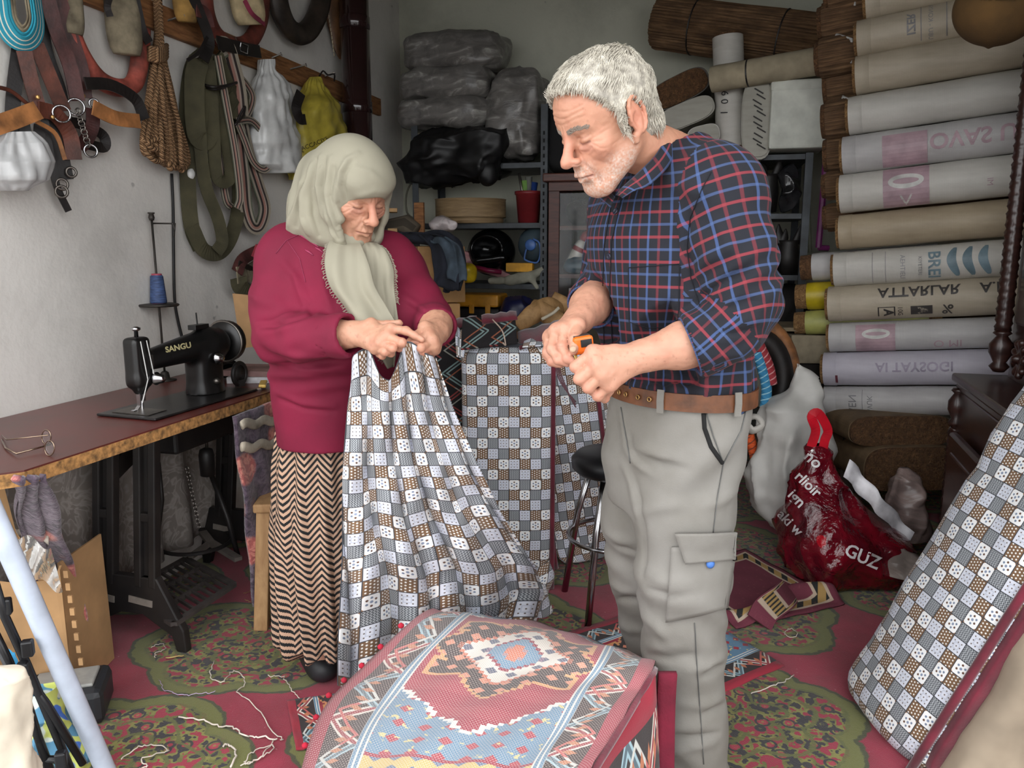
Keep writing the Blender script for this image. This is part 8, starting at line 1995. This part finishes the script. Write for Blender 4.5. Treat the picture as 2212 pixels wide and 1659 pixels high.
# slippers
SLP = M('black_slipper', (30, 31, 34), .55, var=.2)
for tx, ty, hx, hy in ((706, 1478, 672, 1425), (790, 1440, 770, 1400)):
    t, h_ = onz(tx, ty, 0), onz(hx, hy, 0); d = (t - h_).normalized(); h_ = t - d * .2; lo = np.minimum(t, h_) - .09; hi = np.maximum(t, h_) + .09; lo[2] = -.02; hi[2] = .16
    F = Field(lo, hi, .005); F.cap(h_ + UP * .035, t - d * .03 + UP * .034, .04, .043, .02); F.cap(h_ + UP * .06, h_ + UP * .09, .04, .042, .02); F.ell(t - d * .07 + UP * .045, (.045, .05, .035), k=.02); F.cut((0, 0, .006), (0, 0, -1)); so = blob('slipper', F, SLP, wom, amp=.003, sc=30)
    MB().box(t - d * .08 + UP * .078, (.035, .025, .006), frame(d)).obj('strap_tab', M('grey_tab', (70, 72, 74), .5), so, bevel=.002)
# headscarf
SCARF = M('beige_scarf', (152, 147, 129), .85, var=.04, sc=4, bstr=.12, bsc=500)
R2 = np.array(HR2); T2 = np.array(HO2)
def hl_(p): return T2 + R2 @ (np.array(p) * WS)      # head axes -> world
F = Field((-.68, 1.76, 1.08), (-.18, 2.28, 1.56), .0034)
F.ell(hl_((0, -.012, .042)), np.array((.087, .108, .095)) * WS, R2, .02); F.ell(hl_((0, .034, .050)), np.array((.074, .072, .056)) * WS, R2, .03)
F.ell(hl_((0, -.005, -.045)), np.array((.076, .080, .082)) * WS, R2, .03)
for s in (-1, 1): F.chain([hl_((s * .074, .034, .01)), hl_((s * .068, .040, -.05)), hl_((s * .045, .052, -.105)), hl_((s * .012, .058, -.138))], [.014, .018, .022, .022], .02)
F.chain([hl_((0, -.055, .01)), arr((716, 400, 2.06)), arr((694, 450, 2.09)), arr((676, 500, 2.09))], [.082, .080, .070, .060], .05)
F.chain([arr((712, 400, 2.0)), arr((672, 462, 2.01)), arr((634, 505, 2.02))], [.065, .045, .016], .05); F.chain([arr((722, 420, 1.98)), arr((702, 480, 1.99)), arr((712, 512, 1.985))], [.06, .045, .03], .05)
F.chain([arr((745, 500, 2.02)), arr((760, 525, 1.99))], [.06, .04], .04)
F.cap(hl_((0, .045, -.052)), hl_((0, .22, -.062)), .062 * WS, .067 * WS, .006, 'sub', flat=tuple(R2[:, 2]), fs=1.28)
def sc_wave(V, N):
    L = (V - T2) @ R2 / WS; g = np.clip((.07 - L[:, 2]) / .12, 0, 1); a = np.arctan2(L[:, 1] - .02, L[:, 2] + .02)
    w = .0042 * g * np.sin((L[:, 1] * 70 + L[:, 2] * 26) + 3.0 * npnoise(V, 9) + 1.5 * npnoise(V, 18, 2)) + .0045 * g * (np.abs(npnoise(V * (1.2, 1.2, .35), 17, 1)) - .3)
    return w + .0022 * npnoise(V, 11) + .003 * np.exp(-((L[:, 2] - .055) / .02) ** 2) * np.sin(L[:, 1] * 60 + 3) * (L[:, 1] > -.02)
scf, V, Q = garment('headscarf', F, SCARF, wom, None, sc_wave, 2, cre=[
    ([[(742, 436), (733, 405), (735, 372), (750, 346), (772, 332)], [(690, 338), (683, 400), (694, 460), (718, 510)], [(672, 356), (657, 420), (652, 470), (664, 502)], [(714, 342), (706, 410), (717, 470), (740, 517)], [(652, 396), (634, 455), (622, 496)], [(726, 380), (723, 440), (742, 494), (764, 526)]], .0085, .0075),
    ([[(748, 432), (741, 402), (744, 374), (760, 350)], [(702, 342), (695, 405), (706, 465), (730, 514)], [(682, 346), (670, 410), (673, 465), (690, 508)], [(720, 362), (714, 425), (730, 484), (752, 522)], [(662, 380), (645, 440), (638, 490)], [(732, 440), (748, 480), (770, 515)]], .0055, -.0075),
    ([[(760, 360), (800, 372), (845, 410)], [(770, 425), (810, 412), (848, 415)]], .008, .003)])
# scarf tails and knot
def tail(rows, nf, nm, ph, th=.004, amp=.010, fringe=0):
    P = [(at(l, y, Y), at(r, y, Y)) for y, l, r, Y in rows]; A_ = catmull([p[0] for p in P], 8); B2 = catmull([p[1] for p in P], 8); n = len(A_)
    def pt(u, v):
        k = v * (n - 1); i = min(int(k), n - 2); f = k - i; a = A_[i].lerp(A_[i + 1], f); b = B2[i].lerp(B2[i + 1], f); p = a.lerp(b, u)
        return p + Vector((0, -1, 0)) * (amp * math.sin(u * nf * 6.2832 + ph + .6 * math.sin(v * 5)) * (.45 + .55 * math.sin(min(1, v * 1.4) * 1.57)) + .0016 * math.sin(u * 19 + v * 9) + .02 * math.sin(math.pi * u))
    t = MB().grid(pt, 48, 44).obj(nm, SCARF, scf, smooth=True, solid=th)
    if True:
        fm = MB()
        for k in range(100):
            v = .06 + .9 * k / 100
            for u0, sx in ((0, -1), (1, 1)):
                if u0 != fringe or (u0 and v > .75): continue
                p = pt(u0, v); fm.tube([p, p + Vector((sx * .005, -.001, -.001 + .002 * math.sin(k * 3.1))), p + Vector((sx * (.008 + .002 * math.sin(k)), -.001, -.004 + .002 * math.sin(k * 1.7)))], .0007, 4)
        fm.obj('fringe', SCARF, t, kind='stuff')
tail([(518, 714, 776, 1.945), (540, 707, 786, 1.90), (575, 704, 800, 1.87), (620, 716, 812, 1.855), (665, 748, 838, 1.845), (705, 770, 858, 1.83), (760, 812, 856, 1.835), (792, 838, 852, 1.84)], 1.15, 'scarf_tail', 0, amp=.012)
tail([(524, 778, 812, 1.955), (542, 780, 834, 1.925), (580, 782, 850, 1.905), (620, 792, 852, 1.895), (665, 805, 858, 1.885), (700, 812, 862, 1.875)], 1.0, 'scarf_tail', 1.2, amp=.010, fringe=1)
F = Field(tuple(arr((745, 525, 1.95)) - .08), tuple(arr((745, 525, 1.95)) + .08), .004); F.chain([arr((722, 515, 1.965)), arr((745, 524, 1.93)), arr((768, 520, 1.94)), arr((795, 512, 1.965))], [.022, .022, .02, .018], .015); blob('scarf_knot', F, SCARF, scf, amp=.004, sc=40)
# ------------------------------------------------------------------ lettering laid on curved things
hit_text(obj_surf(bpy.data.objects['body']), 'SANGU', 17, 385, 751, -.2, GOLD, bpy.data.objects['sewing_machine'], .0006, .03, 'maker_lettering')
ys = obj_surf(bpy.data.objects['sack']); INKY = M('olive_black_ink', (58, 52, 24), .6)
for txt, sz, x, y, r in (('ZACCACIYE', 13, 676, 312, -.38), ('UK', 15, 646, 328, -.4), ('LA', 13, 668, 334, -.5)): hit_text(ys, txt, sz, x, y, r, INKY, bpy.data.objects['sack'].parent, .001, .01, 'bag_lettering')
rs2 = obj_surf(bpy.data.objects['bag_body'])
for txt, sz, x, y, r in (('ho', 36, 1757, 993, .75), ('rlioir', 32, 1746, 1047, .78), ('ign', 34, 1722, 1078, .82), ('aki w', 30, 1708, 1130, .8), ('GUZ', 38, 1862, 1203, .42)): hit_text(rs2, txt, sz, x, y, r, RL, bpy.data.objects['carrier_bag'], .003, .02, 'bag_lettering')
bpy.context.view_layer.update()
